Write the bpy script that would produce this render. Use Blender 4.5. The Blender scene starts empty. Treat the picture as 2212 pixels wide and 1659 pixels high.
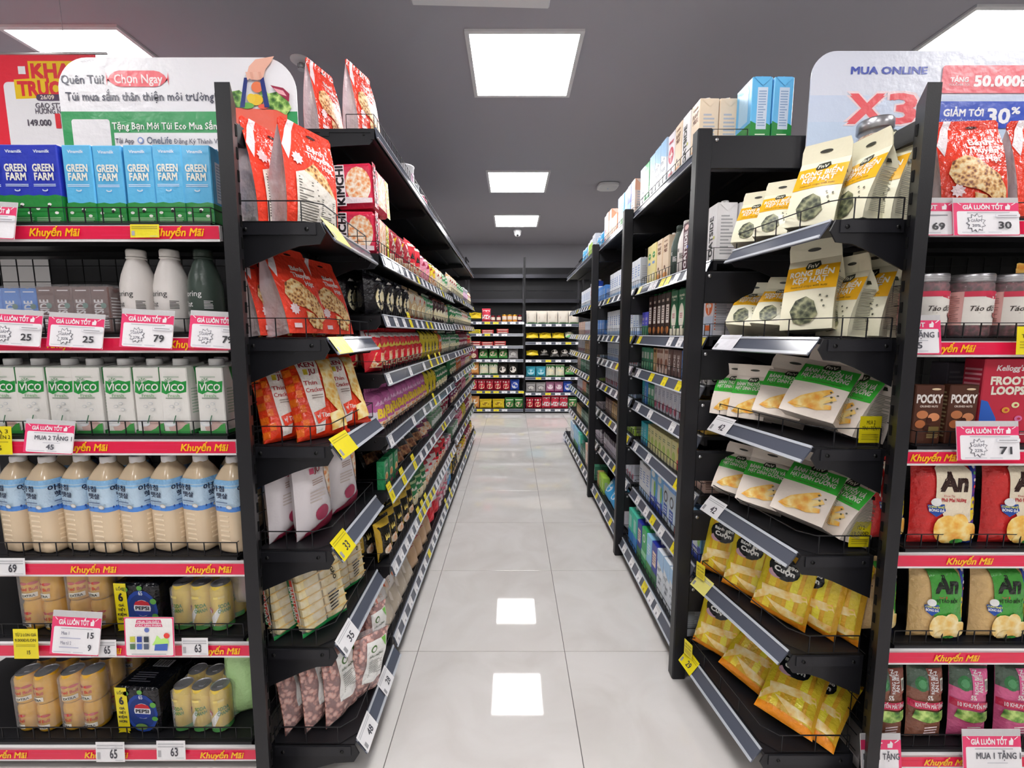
# A convenience-store aisle: noodle gondola, milk gondola, two promotion end units, back wall rack.
import bpy, math, random
import numpy as np
from mathutils import Vector, Matrix
from mathutils.geometry import tessellate_polygon
random.seed(7)
SC = bpy.context.scene
COL = SC.collection
PI = math.pi

# ---------------------------------------------------------------- camera, world, exposure
F_PX, CAM_H, HOR, VPX = 925.0, 1.30, 721.0, 1106.0
PITCH = math.atan((829.5 - HOR) / F_PX)
cam_d = bpy.data.cameras.new('camera')
cam = bpy.data.objects.new('camera', cam_d)
COL.objects.link(cam)
cam.location = (0, 0, CAM_H)
cam.rotation_euler = (PI / 2 - PITCH, 0, 0)
cam_d.sensor_width = 36.0
cam_d.lens = F_PX / 2212.0 * 36.0
cam_d.clip_start = 0.02
SC.camera = cam
world = bpy.data.worlds.new('world')
SC.world = world
world.use_nodes = True
world.node_tree.nodes['Background'].inputs[0].default_value = (0.8, 0.85, 1.0, 1)
world.node_tree.nodes['Background'].inputs[1].default_value = 0.05
SC.view_settings.view_transform = 'Standard'
SC.view_settings.look = 'None'
SC.view_settings.gamma = 1.0
SC.view_settings.exposure = EXPOSURE = 0.92
SC.view_settings.use_curve_mapping = False
SC.cycles.max_bounces = 8
SC.cycles.diffuse_bounces = 4
SC.cycles.glossy_bounces = 3
SC.cycles.transmission_bounces = 5
SC.cycles.transparent_max_bounces = 12
SC.cycles.caustics_reflective = False
SC.cycles.caustics_refractive = False
LIGHT = 13.0

# ---------------------------------------------------------------- materials
def lin(c):
    c = c / 255.0
    return c / 12.92 if c <= 0.04045 else ((c + 0.055) / 1.055) ** 2.4
def rgb(h):
    return (lin(int(h[0:2], 16)), lin(int(h[2:4], 16)), lin(int(h[4:6], 16)), 1.0)
def lift(c, k):                                   # print colours were read off goods standing in the racks
    k = max(1.0, min(k, .86 / max(c[:3])))
    return tuple(v * k for v in c[:3]) + (1.0,)
MATS = {}
FIN = {'paper': (0.45, 0.4, 0, 0), 'film': (0.2, 0.5, 0.55, 60), 'soft': (0.33, 0.45, 0.25, 30), 'matte': (0.7, 0.2, 0, 0),
       'metal': (0.3, 0.5, 0, 0), 'black': (0.42, 0.35, 0.05, 500), 'ink': (0.5, 0.3, 0, 0), 'gloss': (0.15, 0.5, 0, 0), 'foil': (0.28, 0.5, 0.1, 60)}
PICS = {  # small printed food pictures: (kind, scale, colours dark -> light)
    'granola': (90, ['4a1f14', '7a4326', 'c99a5c', 'f0dcae']), 'cracker': (60, ['b8762a', 'e0a544', 'f2cf7c', 'fbe9b8']),
    'seaweed': (60, ['1c2018', '33382a', '5c6048', '8c8c6c']), 'noodle': (70, ['a83a1c', 'd8824a', 'f0c49a', 'fbeee0']),
    'rice': (40, ['c98a3a', 'e6b75c', 'f2d488', 'fbeab8']), 'peanut': (62, ['7c4a44', 'bc8074', 'dca898', 'f0c8b8']),
    'crisp': (45, ['b8a878', 'd8c894', 'ecdfb4', 'f8f0d4']), 'greenleaf': (45, ['16300f', '2f5c22', '6b9440', 'b4cc78']),
    'berry': (80, ['1e080c', '3c141a', '5a2430', '84404a']), 'brown': (50, ['2c140c', '52281a', '7c4a30', 'b48a60']),
    'mix': (55, ['30201c', '7a5040', 'c0a080', 'ece0cc']), 'check': (38, ['d4321c', 'e04a20', 'ee6a1c', 'f47e24']),
    'choco': (60, ['28100a', '4a2014', '8a4c24', 'd89a5c']), 'cheese': (38, ['d87c1c', 'eea438', 'f8c860', 'fce49c'])}
def mat(c, fin='ink'):
    key = (c, fin)
    if key in MATS:
        return MATS[key]
    m = bpy.data.materials.new('%s_%s' % (fin, c))
    m.use_nodes = True
    nt = m.node_tree
    b = nt.nodes['Principled BSDF']
    MATS[key] = m
    if c in PICS:
        sc, cols = PICS[c]
        pc = lambda h: lift(rgb(h), 1.3)
        tc = nt.nodes.new('ShaderNodeTexCoord')
        vo = nt.nodes.new('ShaderNodeTexVoronoi'); vo.inputs['Scale'].default_value = sc
        no = nt.nodes.new('ShaderNodeTexNoise'); no.inputs['Scale'].default_value = sc * 2.2; no.inputs['Detail'].default_value = 2
        ad = nt.nodes.new('ShaderNodeMath'); ad.operation = 'MULTIPLY_ADD'; ad.inputs[1].default_value = 0.7
        cr = nt.nodes.new('ShaderNodeValToRGB')
        el = cr.color_ramp.elements
        if c == 'peanut':
            el[0].position = 0.2; el[0].color = pc(cols[3]); el[1].position = 0.8; el[1].color = pc(cols[0])
            e = el.new(0.5); e.color = pc(cols[2]); e = el.new(0.68); e.color = pc(cols[1])
            ad.inputs[1].default_value = 0.9
        else:
            el[0].position = 0.25; el[0].color = pc(cols[0]); el[1].position = 0.85; el[1].color = pc(cols[3])
            e = el.new(0.42); e.color = pc(cols[1]); e = el.new(0.62); e.color = pc(cols[2])
        for n in (vo, no):
            nt.links.new(tc.outputs['Object'], n.inputs['Vector'])
        sc2 = nt.nodes.new('ShaderNodeMath'); sc2.operation = 'MULTIPLY'; sc2.inputs[1].default_value = 0.55
        nt.links.new(no.outputs['Fac'], sc2.inputs[0])
        nt.links.new(vo.outputs['Distance'], ad.inputs[0]); nt.links.new(sc2.outputs[0], ad.inputs[2])
        nt.links.new(ad.outputs[0], cr.inputs[0]); nt.links.new(cr.outputs[0], b.inputs['Base Color'])
        b.inputs['Roughness'].default_value = 0.4
        if c == 'peanut':
            bp = nt.nodes.new('ShaderNodeBump'); bp.inputs['Strength'].default_value = 0.8; bp.inputs['Distance'].default_value = 0.004; bp.invert = True
            nt.links.new(vo.outputs['Distance'], bp.inputs['Height']); nt.links.new(bp.outputs[0], b.inputs['Normal'])
            b.inputs['Roughness'].default_value = 0.2
        return m
    b.inputs['Base Color'].default_value = lift(rgb(c), 1.0 if fin in ('black', 'metal', 'matte') else 1.3)
    r, sp, bump, bs = FIN.get(fin, FIN['ink'])
    b.inputs['Roughness'].default_value = r
    b.inputs['Specular IOR Level'].default_value = sp
    if fin in ('metal', 'foil'):
        b.inputs['Metallic'].default_value = 0.85 if fin == 'metal' else 0.25
    if bump:
        tc = nt.nodes.new('ShaderNodeTexCoord')
        no = nt.nodes.new('ShaderNodeTexNoise'); no.inputs['Scale'].default_value = bs; no.inputs['Detail'].default_value = 3
        bp = nt.nodes.new('ShaderNodeBump'); bp.inputs['Strength'].default_value = bump; bp.inputs['Distance'].default_value = 0.01
        nt.links.new(tc.outputs['Object'], no.inputs['Vector'])
        nt.links.new(no.outputs['Fac'], bp.inputs['Height']); nt.links.new(bp.outputs[0], b.inputs['Normal'])
    return m
def clear_mat(name, tint, fac, rough=0.15, bump=0.5):
    """thin clear film: mixes see-through and glossy film"""
    if name in MATS:
        return MATS[name]
    m = bpy.data.materials.new(name); m.use_nodes = True; MATS[name] = m
    nt = m.node_tree; b = nt.nodes['Principled BSDF']; out = nt.nodes['Material Output']
    b.inputs['Base Color'].default_value = rgb(tint); b.inputs['Roughness'].default_value = rough
    tr = nt.nodes.new('ShaderNodeBsdfTransparent'); mx = nt.nodes.new('ShaderNodeMixShader')
    tr.inputs[0].default_value = (0.96, 0.96, 0.97, 1)
    mx.inputs[0].default_value = fac
    nt.links.new(tr.outputs[0], mx.inputs[1]); nt.links.new(b.outputs[0], mx.inputs[2]); nt.links.new(mx.outputs[0], out.inputs[0])
    if bump:
        tc = nt.nodes.new('ShaderNodeTexCoord'); no = nt.nodes.new('ShaderNodeTexNoise'); no.inputs['Scale'].default_value = 28; no.inputs['Detail'].default_value = 3
        bp = nt.nodes.new('ShaderNodeBump'); bp.inputs['Strength'].default_value = bump; bp.inputs['Distance'].default_value = 0.02
        nt.links.new(tc.outputs['Object'], no.inputs['Vector']); nt.links.new(no.outputs['Fac'], bp.inputs['Height']); nt.links.new(bp.outputs[0], b.inputs['Normal'])
    return m
def emit_mat(name, col, s):
    m = bpy.data.materials.new(name); m.use_nodes = True
    nt = m.node_tree; b = nt.nodes['Principled BSDF']
    b.inputs['Base Color'].default_value = (1, 1, 1, 1)
    b.inputs['Emission Color'].default_value = col; b.inputs['Emission Strength'].default_value = s
    return m
BLACK = mat('1c1c20', 'black')
CHROME = mat('c8c8cc', 'metal')
FILM = clear_mat('clear_film', 'f4f2f4', 0.18, 0.1, 0.9)
FROST = clear_mat('frosted_film', 'f6e6ec', 0.62, 0.2)
GLASS = clear_mat('clear_glass', 'ffffff', 0.12, 0.03, 0)

# ---------------------------------------------------------------- mesh building
class MB:
    def __init__(s):
        s.v, s.f, s.m, s.sm, s.mats = [], [], [], [], []
    def mi(s, m):
        if isinstance(m, str):
            m = mat(m)
        if m not in s.mats:
            s.mats.append(m)
        return s.mats.index(m)
    def add(s, vs, fs, m, smooth=False):
        o = len(s.v); k = s.mi(m)
        s.v.extend(vs)
        for f in fs:
            s.f.append(tuple(i + o for i in f)); s.m.append(k); s.sm.append(smooth)
    def box(s, x0, x1, y0, y1, z0, z1, m, c=0.0):
        if c <= 0:
            vs = [(x, y, z) for z in (z0, z1) for y in (y0, y1) for x in (x0, x1)]
            s.add(vs, [(0, 2, 3, 1), (4, 5, 7, 6), (0, 1, 5, 4), (2, 6, 7, 3), (0, 4, 6, 2), (1, 3, 7, 5)], m)
            return
        cx, cy, cz = (x0 + x1) / 2, (y0 + y1) / 2, (z0 + z1) / 2
        hx, hy, hz = (x1 - x0) / 2, (y1 - y0) / 2, (z1 - z0) / 2
        vs = []; idx = {}
        for sx in (-1, 1):
            for sy in (-1, 1):
                for sz in (-1, 1):
                    for a in range(3):
                        d = [hx - c, hy - c, hz - c]; d[a] += c
                        idx[(sx, sy, sz, a)] = len(vs); vs.append((cx + sx * d[0], cy + sy * d[1], cz + sz * d[2]))
        fs = []
        for a in range(3):
            b, d = (a + 1) % 3, (a + 2) % 3
            for sg in (-1, 1):
                q = []
                for (p, r) in ((-1, -1), (1, -1), (1, 1), (-1, 1)):
                    k = [0, 0, 0]; k[a] = sg; k[b] = p; k[d] = r; q.append(idx[(*k, a)])
                fs.append(q if sg > 0 else q[::-1])
            for p in (-1, 1):
                for r in (-1, 1):
                    q = []
                    for sg in (-1, 1):
                        k = [0, 0, 0]; k[a] = sg; k[b] = p; k[d] = r
                        q.append((idx[(*k, b)], idx[(*k, d)]))
                    t = [q[0][0], q[0][1], q[1][1], q[1][0]]
                    fs.append(t if p * r < 0 else t[::-1])
        for sx in (-1, 1):
            for sy in (-1, 1):
                for sz in (-1, 1):
                    t = [idx[(sx, sy, sz, a)] for a in range(3)]
                    fs.append(t if sx * sy * sz > 0 else t[::-1])
        s.add(vs, fs, m)
    def prism(s, pts, axis, a0, a1, m):
        """pts 2-D outline extruded along an axis (the two other axes in order)"""
        n = len(pts)
        def P(p, a):
            q = [0, 0, 0]; r = [i for i in range(3) if i != axis]; q[r[0]] = p[0]; q[r[1]] = p[1]; q[axis] = a
            return tuple(q)
        vs = [P(p, a0) for p in pts] + [P(p, a1) for p in pts]
        s.add(vs, [(i, (i + 1) % n, n + (i + 1) % n, n + i) for i in range(n)], m)
        tr = tessellate_polygon([[Vector((p[0], p[1], 0)) for p in pts]])
        s.add(vs, [tuple(t) for t in tr] + [tuple(n + i for i in t[::-1]) for t in tr], m)
    def tube(s, pts, r, m, n=4, close=False):
        pts = [Vector(p) for p in pts]; k = len(pts); vs = []; fs = []
        for i, p in enumerate(pts):
            a = pts[(i - 1) % k] if (i or close) else p; b = pts[(i + 1) % k] if (i < k - 1 or close) else p
            d = (b - a).normalized()
            u = d.cross(Vector((0, 0, 1)));
            if u.length < 0.05: u = d.cross(Vector((0, 1, 0)))
            u.normalize(); w = d.cross(u)
            for j in range(n):
                t = 2 * PI * (j + .5) / n
                vs.append(tuple(p + u * r * math.cos(t) + w * r * math.sin(t)))
        for i in range(k if close else k - 1):
            for j in range(n):
                a, b = i * n + j, i * n + (j + 1) % n; c, d = ((i + 1) % k) * n + j, ((i + 1) % k) * n + (j + 1) % n
                fs.append((a, b, d, c))
        if not close:
            fs += [tuple(range(n))[::-1], tuple(range((k - 1) * n, k * n))]
        s.add(vs, fs, m, n > 5)
    def lathe(s, prof, m, n=16, cx=0, cy=0, sq=2.0, capb=True, capt=True, sx=1, sy=1, smooth=True):
        """prof (radius, z); sq > 2 squares the section"""
        vs = []; fs = []
        for (r, z) in prof:
            for j in range(n):
                t = 2 * PI * (j + .5) / n; c, q = math.cos(t), math.sin(t)
                k = (abs(c) ** sq + abs(q) ** sq) ** (-1 / sq)
                vs.append((cx + sx * r * k * c, cy + sy * r * k * q, z))
        for i in range(len(prof) - 1):
            for j in range(n):
                a, b = i * n + j, i * n + (j + 1) % n
                fs.append((a, b, b + n, a + n))
        s.add(vs, fs, m, smooth)
        o = len(s.v) - len(vs); k = s.mi(m)
        if capb: s.f.append(tuple(o + j for j in range(n))[::-1]); s.m.append(k); s.sm.append(False)
        if capt: s.f.append(tuple(o + len(vs) - n + j for j in range(n))); s.m.append(k); s.sm.append(False)
    def grid(s, fn, nu, nv, m, smooth=True, flip=False):
        vs = [fn(i / nu, j / nv) for j in range(nv + 1) for i in range(nu + 1)]
        fs = []
        for j in range(nv):
            for i in range(nu):
                a = j * (nu + 1) + i
                q = (a, a + 1, a + nu + 2, a + nu + 1)
                fs.append(q[::-1] if flip else q)
        s.add(vs, fs, m, smooth)
    def mesh(s, name='piece'):
        me = bpy.data.meshes.new(name)
        me.from_pydata(s.v, [], s.f)
        for m in s.mats: me.materials.append(m)
        me.polygons.foreach_set('material_index', s.m)
        me.polygons.foreach_set('use_smooth', s.sm)
        me.update()
        return me
    def xform(s, M, start=0):
        s.v[start:] = [tuple(M @ Vector(p)) for p in s.v[start:]]
        return s

_TX = {}
def text_tris(t, bold, shear):
    """flat triangles of a word with the built-in font: list of 2-D points, faces, width, cap height"""
    key = (t, bold, shear)
    if key in _TX: return _TX[key]
    def raw(q):
        c = bpy.data.curves.new('t', 'FONT'); c.body = q; c.size = 1; c.resolution_u = 1 if len(q) > 14 else 2; c.shear = shear
        o = bpy.data.objects.new('t', c); me = bpy.data.meshes.new_from_object(o)
        vs = [(v.co.x, v.co.y) for v in me.vertices]; fs = [tuple(p.vertices) for p in me.polygons]
        bpy.data.objects.remove(o); bpy.data.curves.remove(c); bpy.data.meshes.remove(me)
        return vs, fs
    # the font's horned o and barred D do not fill: draw the plain letter and add the horn or bar
    sub = t
    for a, b in zip('ơờớởỡợƠỜỚỞỠỢĐ', 'oòóỏõọOÒÓỎÕỌD'): sub = sub.replace(a, b)
    vs, fs = raw(sub)
    for k, ch in enumerate(t):
        if ch in 'ơờớởỡợƠỜỚỞỠỢ':
            base = 'o' if ch in 'ơờớởỡợ' else 'O'; y = .40 if base == 'o' else .60
            xm = max(p[0] for p in raw(sub[:k] + base)[0]) + shear * (y - .2); n = len(vs)
            vs += [(xm - .08, y - .03), (xm - .01, y - .06), (xm + .06, y + .02), (xm + .06, y + .12), (xm, y + .12), (xm, y + .04)]
            fs += [(n, n + 1, n + 2, n + 5), (n + 2, n + 3, n + 4, n + 5)]
        elif ch == 'Đ':
            q = raw('D')[0]; xm = max(p[0] for p in raw(sub[:k] + 'D')[0]) - (max(p[0] for p in q) - min(p[0] for p in q)); n = len(vs)
            vs += [(xm - .07, .31), (xm + .24, .31), (xm + .24, .38), (xm - .07, .38)]; fs += [(n, n + 1, n + 2, n + 3)]
    if not vs: vs, fs = [(0, 0), (.1, 0), (0, .1)], [(0, 1, 2)]
    if bold:
        d = 0.022 * bold; n = len(vs); v0, f0 = vs, fs; vs = []; fs = []
        for k, (dx, dy) in enumerate(((-d, -d), (d, -d), (-d, d), (d, d))):
            vs += [(x + dx, y + dy) for x, y in v0]; fs += [tuple(i + n * k for i in f) for f in f0]
    xs = [v[0] for v in vs]
    r = (vs, fs, min(xs), max(xs)); _TX[key] = r
    return r
def sub_tris(vs, fs, L):
    """split the faces until no edge is longer than L"""
    vs = list(vs); out = []; mid = {}
    st = []
    for f in fs:
        for i in range(1, len(f) - 1): st.append((f[0], f[i], f[i + 1]))
    while st:
        a, b, c = st.pop()
        e = sorted([(math.dist(vs[a], vs[b]), a, b, c), (math.dist(vs[b], vs[c]), b, c, a), (math.dist(vs[c], vs[a]), c, a, b)])[-1]
        if e[0] <= L: out.append((a, b, c)); continue
        _, p, q, r = e; k = (min(p, q), max(p, q))
        if k not in mid:
            mid[k] = len(vs); vs.append(((vs[p][0] + vs[q][0]) / 2, (vs[p][1] + vs[q][1]) / 2))
        m = mid[k]; st += [(p, m, r), (m, q, r)]
    return vs, out
def rrect(x0, z0, x1, z1, r, n=4):
    P = []
    for (cx, cz, a) in ((x1 - r, z1 - r, 0), (x0 + r, z1 - r, 90), (x0 + r, z0 + r, 180), (x1 - r, z0 + r, 270)):
        for i in range(n + 1):
            t = math.radians(a + 90 * i / n); P.append((cx + r * math.cos(t), cz + r * math.sin(t)))
    return P
def draw(mb, ops, w, h, surf, fin='ink', L=None, eps=0.0002, eps0=None):
    """flat print on a face. x,z in 0..1 of the face; surf(x, z, lift) -> point in local metres.
    ops: ('r',x0,z0,x1,z1,c) ('rr',x0,z0,x1,z1,c,rad_m) ('e',cx,cz,rx,rz,c) ('p',pts,c) ('t',text,cx,z,height,c,fitwidth,bold,shear,rot)
         ('l',x0,z0,x1,z1,n,c) lines of small print, ('b',x0,z0,x1,z1) barcode, ('s',cx,cz,r,n,c) star burst"""
    lift = eps if eps0 is None else eps0
    for op in ops:
        k = op[0]; c = None; P = []
        if k == 'r': x0, z0, x1, z1, c = op[1:6]; P = [(x0 * w, z0 * h), (x1 * w, z0 * h), (x1 * w, z1 * h), (x0 * w, z1 * h)]
        elif k == 'rr': x0, z0, x1, z1, c, rad = op[1:7]; P = rrect(x0 * w, z0 * h, x1 * w, z1 * h, rad)
        elif k == 'e':
            cx, cz, rx, rz, c = op[1:6]; P = [((cx + rx * math.cos(t * PI / 8)) * w, cz * h + rz * h * math.sin(t * PI / 8)) for t in range(16)]
        elif k == 'p': P = [(x * w, z * h) for x, z in op[1]]; c = op[2]
        elif k == 's':
            cx, cz, r, n, c = op[1:6]; P = [((cx * w + r * w * (1 if i % 2 else .7) * math.cos(PI * i / n)), cz * h + r * w * (1 if i % 2 else .7) * math.sin(PI * i / n)) for i in range(2 * n)]
        if k == 'l':
            x0, z0, x1, z1, n, c = op[1:7]; vs = []; fs = []; rr = random.Random(n)
            for i in range(n):
                z = z1 + (z0 - z1) * (i + .5) / n; t = abs(z1 - z0) / n * 0.22; e = x1 - (x1 - x0) * rr.choice((0, 0, .05, .3)); o = len(vs)
                vs += [(x0 * w, (z - t) * h), (e * w, (z - t) * h), (e * w, (z + t) * h), (x0 * w, (z + t) * h)]; fs.append((o, o + 1, o + 2, o + 3))
        elif k == 'b':
            x0, z0, x1, z1 = op[1:5]; c = '202020'; vs = []; fs = []; rr = random.Random(5); x = x0
            while x < x1:
                d = (x1 - x0) * rr.choice((.03, .05, .08)); o = len(vs)
                vs += [(x * w, z0 * h), (min(x1, x + d) * w, z0 * h), (min(x1, x + d) * w, z1 * h), (x * w, z1 * h)]; fs.append((o, o + 1, o + 2, o + 3)); x += d * 2
        elif k == 't':
            t, cx, z, hh, c = op[1:6]
            if not t: continue
            fit = op[6] if len(op) > 6 else None; bold = op[7] if len(op) > 7 else 0
            sh = op[8] if len(op) > 8 else 0; rot = math.radians(op[9]) if len(op) > 9 else 0
            v2, fs, xa, xb = text_tris(t, bold, sh)
            sz = hh * h / 0.66
            sx = (fit * (w if not rot else h) / (xb - xa)) if fit else sz
            mx = (xa + xb) / 2; ca, sa = math.cos(rot), math.sin(rot)
            vs = []
            for (x, y) in v2:
                px, py = (x - mx) * sx, y * sz
                if rot: py -= 0.33 * sz
                vs.append((cx * w + px * ca - py * sa, z * h + px * sa + py * ca))
            nf = len(fs) // (4 if bold else 1)
            chunks = [fs[i * nf:(i + 1) * nf] for i in range(4 if bold else 1)]
            if L:
                ch2 = []
                for ch in chunks: vs, q = sub_tris(vs, ch, L * 1.6); ch2.append(q)
                chunks = ch2
            lift += eps
            for i, ch in enumerate(chunks):
                used = sorted({j for f in ch for j in f}); re = {j: a for a, j in enumerate(used)}
                mm = mat(c, fin) if isinstance(c, str) else c
                mb.add([surf(vs[j][0], vs[j][1], lift + i * eps * .22) for j in used], [tuple(re[j] for j in f) for f in ch], mm, bool(L))
            continue
        elif P:
            if k in ('e', 's') : fs = [(i, (i + 1) % len(P), len(P)) for i in range(len(P))]; vs = P + [(sum(p[0] for p in P) / len(P), sum(p[1] for p in P) / len(P))]
            elif len(P) == 4 and k == 'r': vs, fs = P, [(0, 1, 2, 3)]
            else:
                vs = P; fs = [tuple(f) for f in tessellate_polygon([[Vector((p[0], p[1], 0)) for p in P]])]
            if L: vs, fs = sub_tris(vs, fs, L)
        lift += eps
        out = []
        for f in fs:
            a = 0
            for i in range(len(f)):
                p, q = vs[f[i]], vs[f[(i + 1) % len(f)]]; a += p[0] * q[1] - p[1] * q[0]
            out.append(f if a > 0 else tuple(f)[::-1])
        mm = mat(c, fin) if isinstance(c, str) else c
        mb.add([surf(x, z, lift) for x, z in vs], out, mm, bool(L))
def front(w, y=0.0, z0=0.0):
    return lambda x, z, e: (x - w / 2, y - e, z + z0)
def back(w, y, z0=0.0):
    return lambda x, z, e: (w / 2 - x, y + e, z + z0)
def side(xs, d, z0=0.0, y0=0.0):
    """print on a +x or -x face: x runs from the front edge on +x, from the back edge on -x"""
    if xs > 0: return lambda x, z, e: (xs + e, y0 + x, z + z0)
    return lambda x, z, e: (xs - e, y0 + d - x, z + z0)
def topf(w, d, z, y0=0.0):
    return lambda x, y, e: (x - w / 2, y0 + y, z + e)

# ---------------------------------------------------------------- objects
ORD = ['first', 'second', 'third', 'fourth', 'fifth', 'sixth', 'seventh', 'eighth', 'ninth', 'tenth', 'eleventh', 'twelfth',
       'thirteenth', 'fourteenth', 'fifteenth', 'sixteenth', 'seventeenth', 'eighteenth', 'nineteenth', 'twentieth'] + \
      ['twenty-' + s for s in 'first second third fourth fifth sixth seventh eighth ninth'.split()] + ['thirtieth'] + \
      ['thirty-' + s for s in 'first second third fourth fifth sixth seventh eighth ninth'.split()] + ['fortieth'] + \
      ['forty-' + s for s in 'first second third fourth fifth sixth seventh eighth ninth'.split()]
def link(name, data, parent=None, loc=None, rot=None):
    o = bpy.data.objects.new(name, data); COL.objects.link(o)
    if parent: o.parent = parent
    if loc: o.location = loc
    if rot: o.rotation_euler = rot
    return o
def part(name, mb, parent, loc=None, label=None, kind=None):
    o = link(name, mb.mesh(name) if isinstance(mb, MB) else mb, parent, loc)
    if label: o['label'] = label
    if kind: o['kind'] = kind
    return o
def struct(name, mb, loc=None):
    o = link(name, mb.mesh(name), None, loc); o['kind'] = 'structure'; return o
USED = {}
def tag(o, label, cat, group=None):
    n = len(label.split())
    if n > 16 or n < 4: print('LABEL LEN', n, label)
    if label in USED: print('DUP LABEL', label)
    USED[label] = 1
    o['label'] = label; o['category'] = cat
    if group: o['group'] = group
    return o
class Spec:
    """a kind of product: parts [(name, mesh, sub)] in local space, front towards -y, base at z = 0, front face at y = 0"""
    def __init__(s, name, cat, desc, w, d, h, parts):
        s.name, s.cat, s.desc, s.w, s.d, s.h = name, cat, desc, w, d, h
        s.parts = [(n, m.mesh(n) if isinstance(m, MB) else m, lb) for n, m, lb in parts]
def ext(sp, M):
    """lowest and highest corner of a product after the rotation M"""
    if not hasattr(sp, 'pts'):
        sp.pts = np.concatenate([np.array([v.co[:] for v in m.vertices]) for _n, m, _l in sp.parts if len(m.vertices)])
    q = sp.pts @ np.array(M.to_3x3()).T
    return q.min(0), q.max(0)
def put(sp, label, loc, rz=0, rx=0, ry=0, group=None, scale=None, rest=None):
    if rest or (rest is None and (rx or ry)):
        Mr = Matrix.Rotation(rz, 4, 'Z') @ Matrix.Rotation(rx, 4, 'X') @ Matrix.Rotation(ry, 4, 'Y') @ Matrix.Diagonal((*(scale or (1, 1, 1)), 1))
        loc = (loc[0], loc[1], loc[2] - ext(sp, Mr)[0][2])
    if len(sp.parts) == 1:
        o = link(sp.name, sp.parts[0][1])
    else:
        o = link(sp.name, None); o.empty_display_size = 0.03
        for n, m, lb in sp.parts:
            c = link(n, m, o)
            if lb: c['label'] = lb
    M = Matrix.Translation(loc) @ Matrix.Rotation(rz, 4, 'Z') @ Matrix.Rotation(rx, 4, 'X') @ Matrix.Rotation(ry, 4, 'Y')
    o.location = M.to_translation(); o.rotation_euler = M.to_euler()
    if scale: o.scale = scale
    return tag(o, label, sp.cat, group)

# ---------------------------------------------------------------- the room
HC = 2.80
def tile_material():
    m = bpy.data.materials.new('polished_tile'); m.use_nodes = True; nt = m.node_tree; b = nt.nodes['Principled BSDF']
    tc = nt.nodes.new('ShaderNodeTexCoord'); oi = nt.nodes.new('ShaderNodeObjectInfo')
    ad = nt.nodes.new('ShaderNodeVectorMath'); ad.operation = 'MULTIPLY_ADD'
    cb = nt.nodes.new('ShaderNodeCombineXYZ'); nt.links.new(oi.outputs['Random'], cb.inputs[0]); nt.links.new(oi.outputs['Random'], cb.inputs[1])
    ad.inputs[1].default_value = (9, 7, 5); nt.links.new(cb.outputs[0], ad.inputs[0]); nt.links.new(tc.outputs['Object'], ad.inputs[2])
    no = nt.nodes.new('ShaderNodeTexNoise'); no.inputs['Scale'].default_value = 3.5; no.inputs['Detail'].default_value = 6; no.inputs['Distortion'].default_value = 1.2
    nt.links.new(ad.outputs[0], no.inputs['Vector'])
    cr = nt.nodes.new('ShaderNodeValToRGB'); cr.color_ramp.elements[0].color = rgb('d4cfcc'); cr.color_ramp.elements[0].position = .3
    cr.color_ramp.elements[1].color = rgb('dedad8'); cr.color_ramp.elements[1].position = .62
    nt.links.new(no.outputs['Fac'], cr.inputs[0]); nt.links.new(cr.outputs[0], b.inputs['Base Color'])
    b.inputs['Roughness'].default_value = 0.035; b.inputs['Specular IOR Level'].default_value = 0.5
    return m
TILE = tile_material()
mb = MB(); mb.box(-5.2, 5.4, -2.2, 7.46, -0.1, -0.006, '5a5656'); floor = struct('floor', mb)
P_ = 0.605
mb = MB(); mb.box(0.0012, P_ - 0.0012, 0.0012, P_ - 0.0012, -0.006, 0.0, TILE, 0.0008)
tile_me = mb.mesh('tile')
for i in range(-7, 9):
    for j in range(-5, 10):
        part('tile', tile_me, floor, (-0.388 + P_ * i, 1.625 + P_ * j - P_, 0))
mb = MB(); mb.box(-5.2, 5.4, -2.2, 7.46, HC, HC + .1, mat('b0aeb6', 'matte')); struct('ceiling', mb)
mb = MB(); mb.box(-5.2, 5.4, 7.46, 7.6, -.1, HC + .1, mat('a8a8ae', 'matte')); struct('wall_back', mb)
mb = MB(); mb.box(-5.3, -5.2, -2.2, 7.46, -.1, HC + .1, mat('b8b6b4', 'matte')); struct('wall_left', mb)
mb = MB(); mb.box(5.4, 5.5, -2.2, 7.46, -.1, HC + .1, mat('b8b6b4', 'matte')); struct('wall_right', mb)
mb = MB(); mb.box(-5.2, 5.4, -2.3, -2.2, -.1, HC + .1, mat('d0ceca', 'matte')); struct('wall_front', mb)

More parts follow.
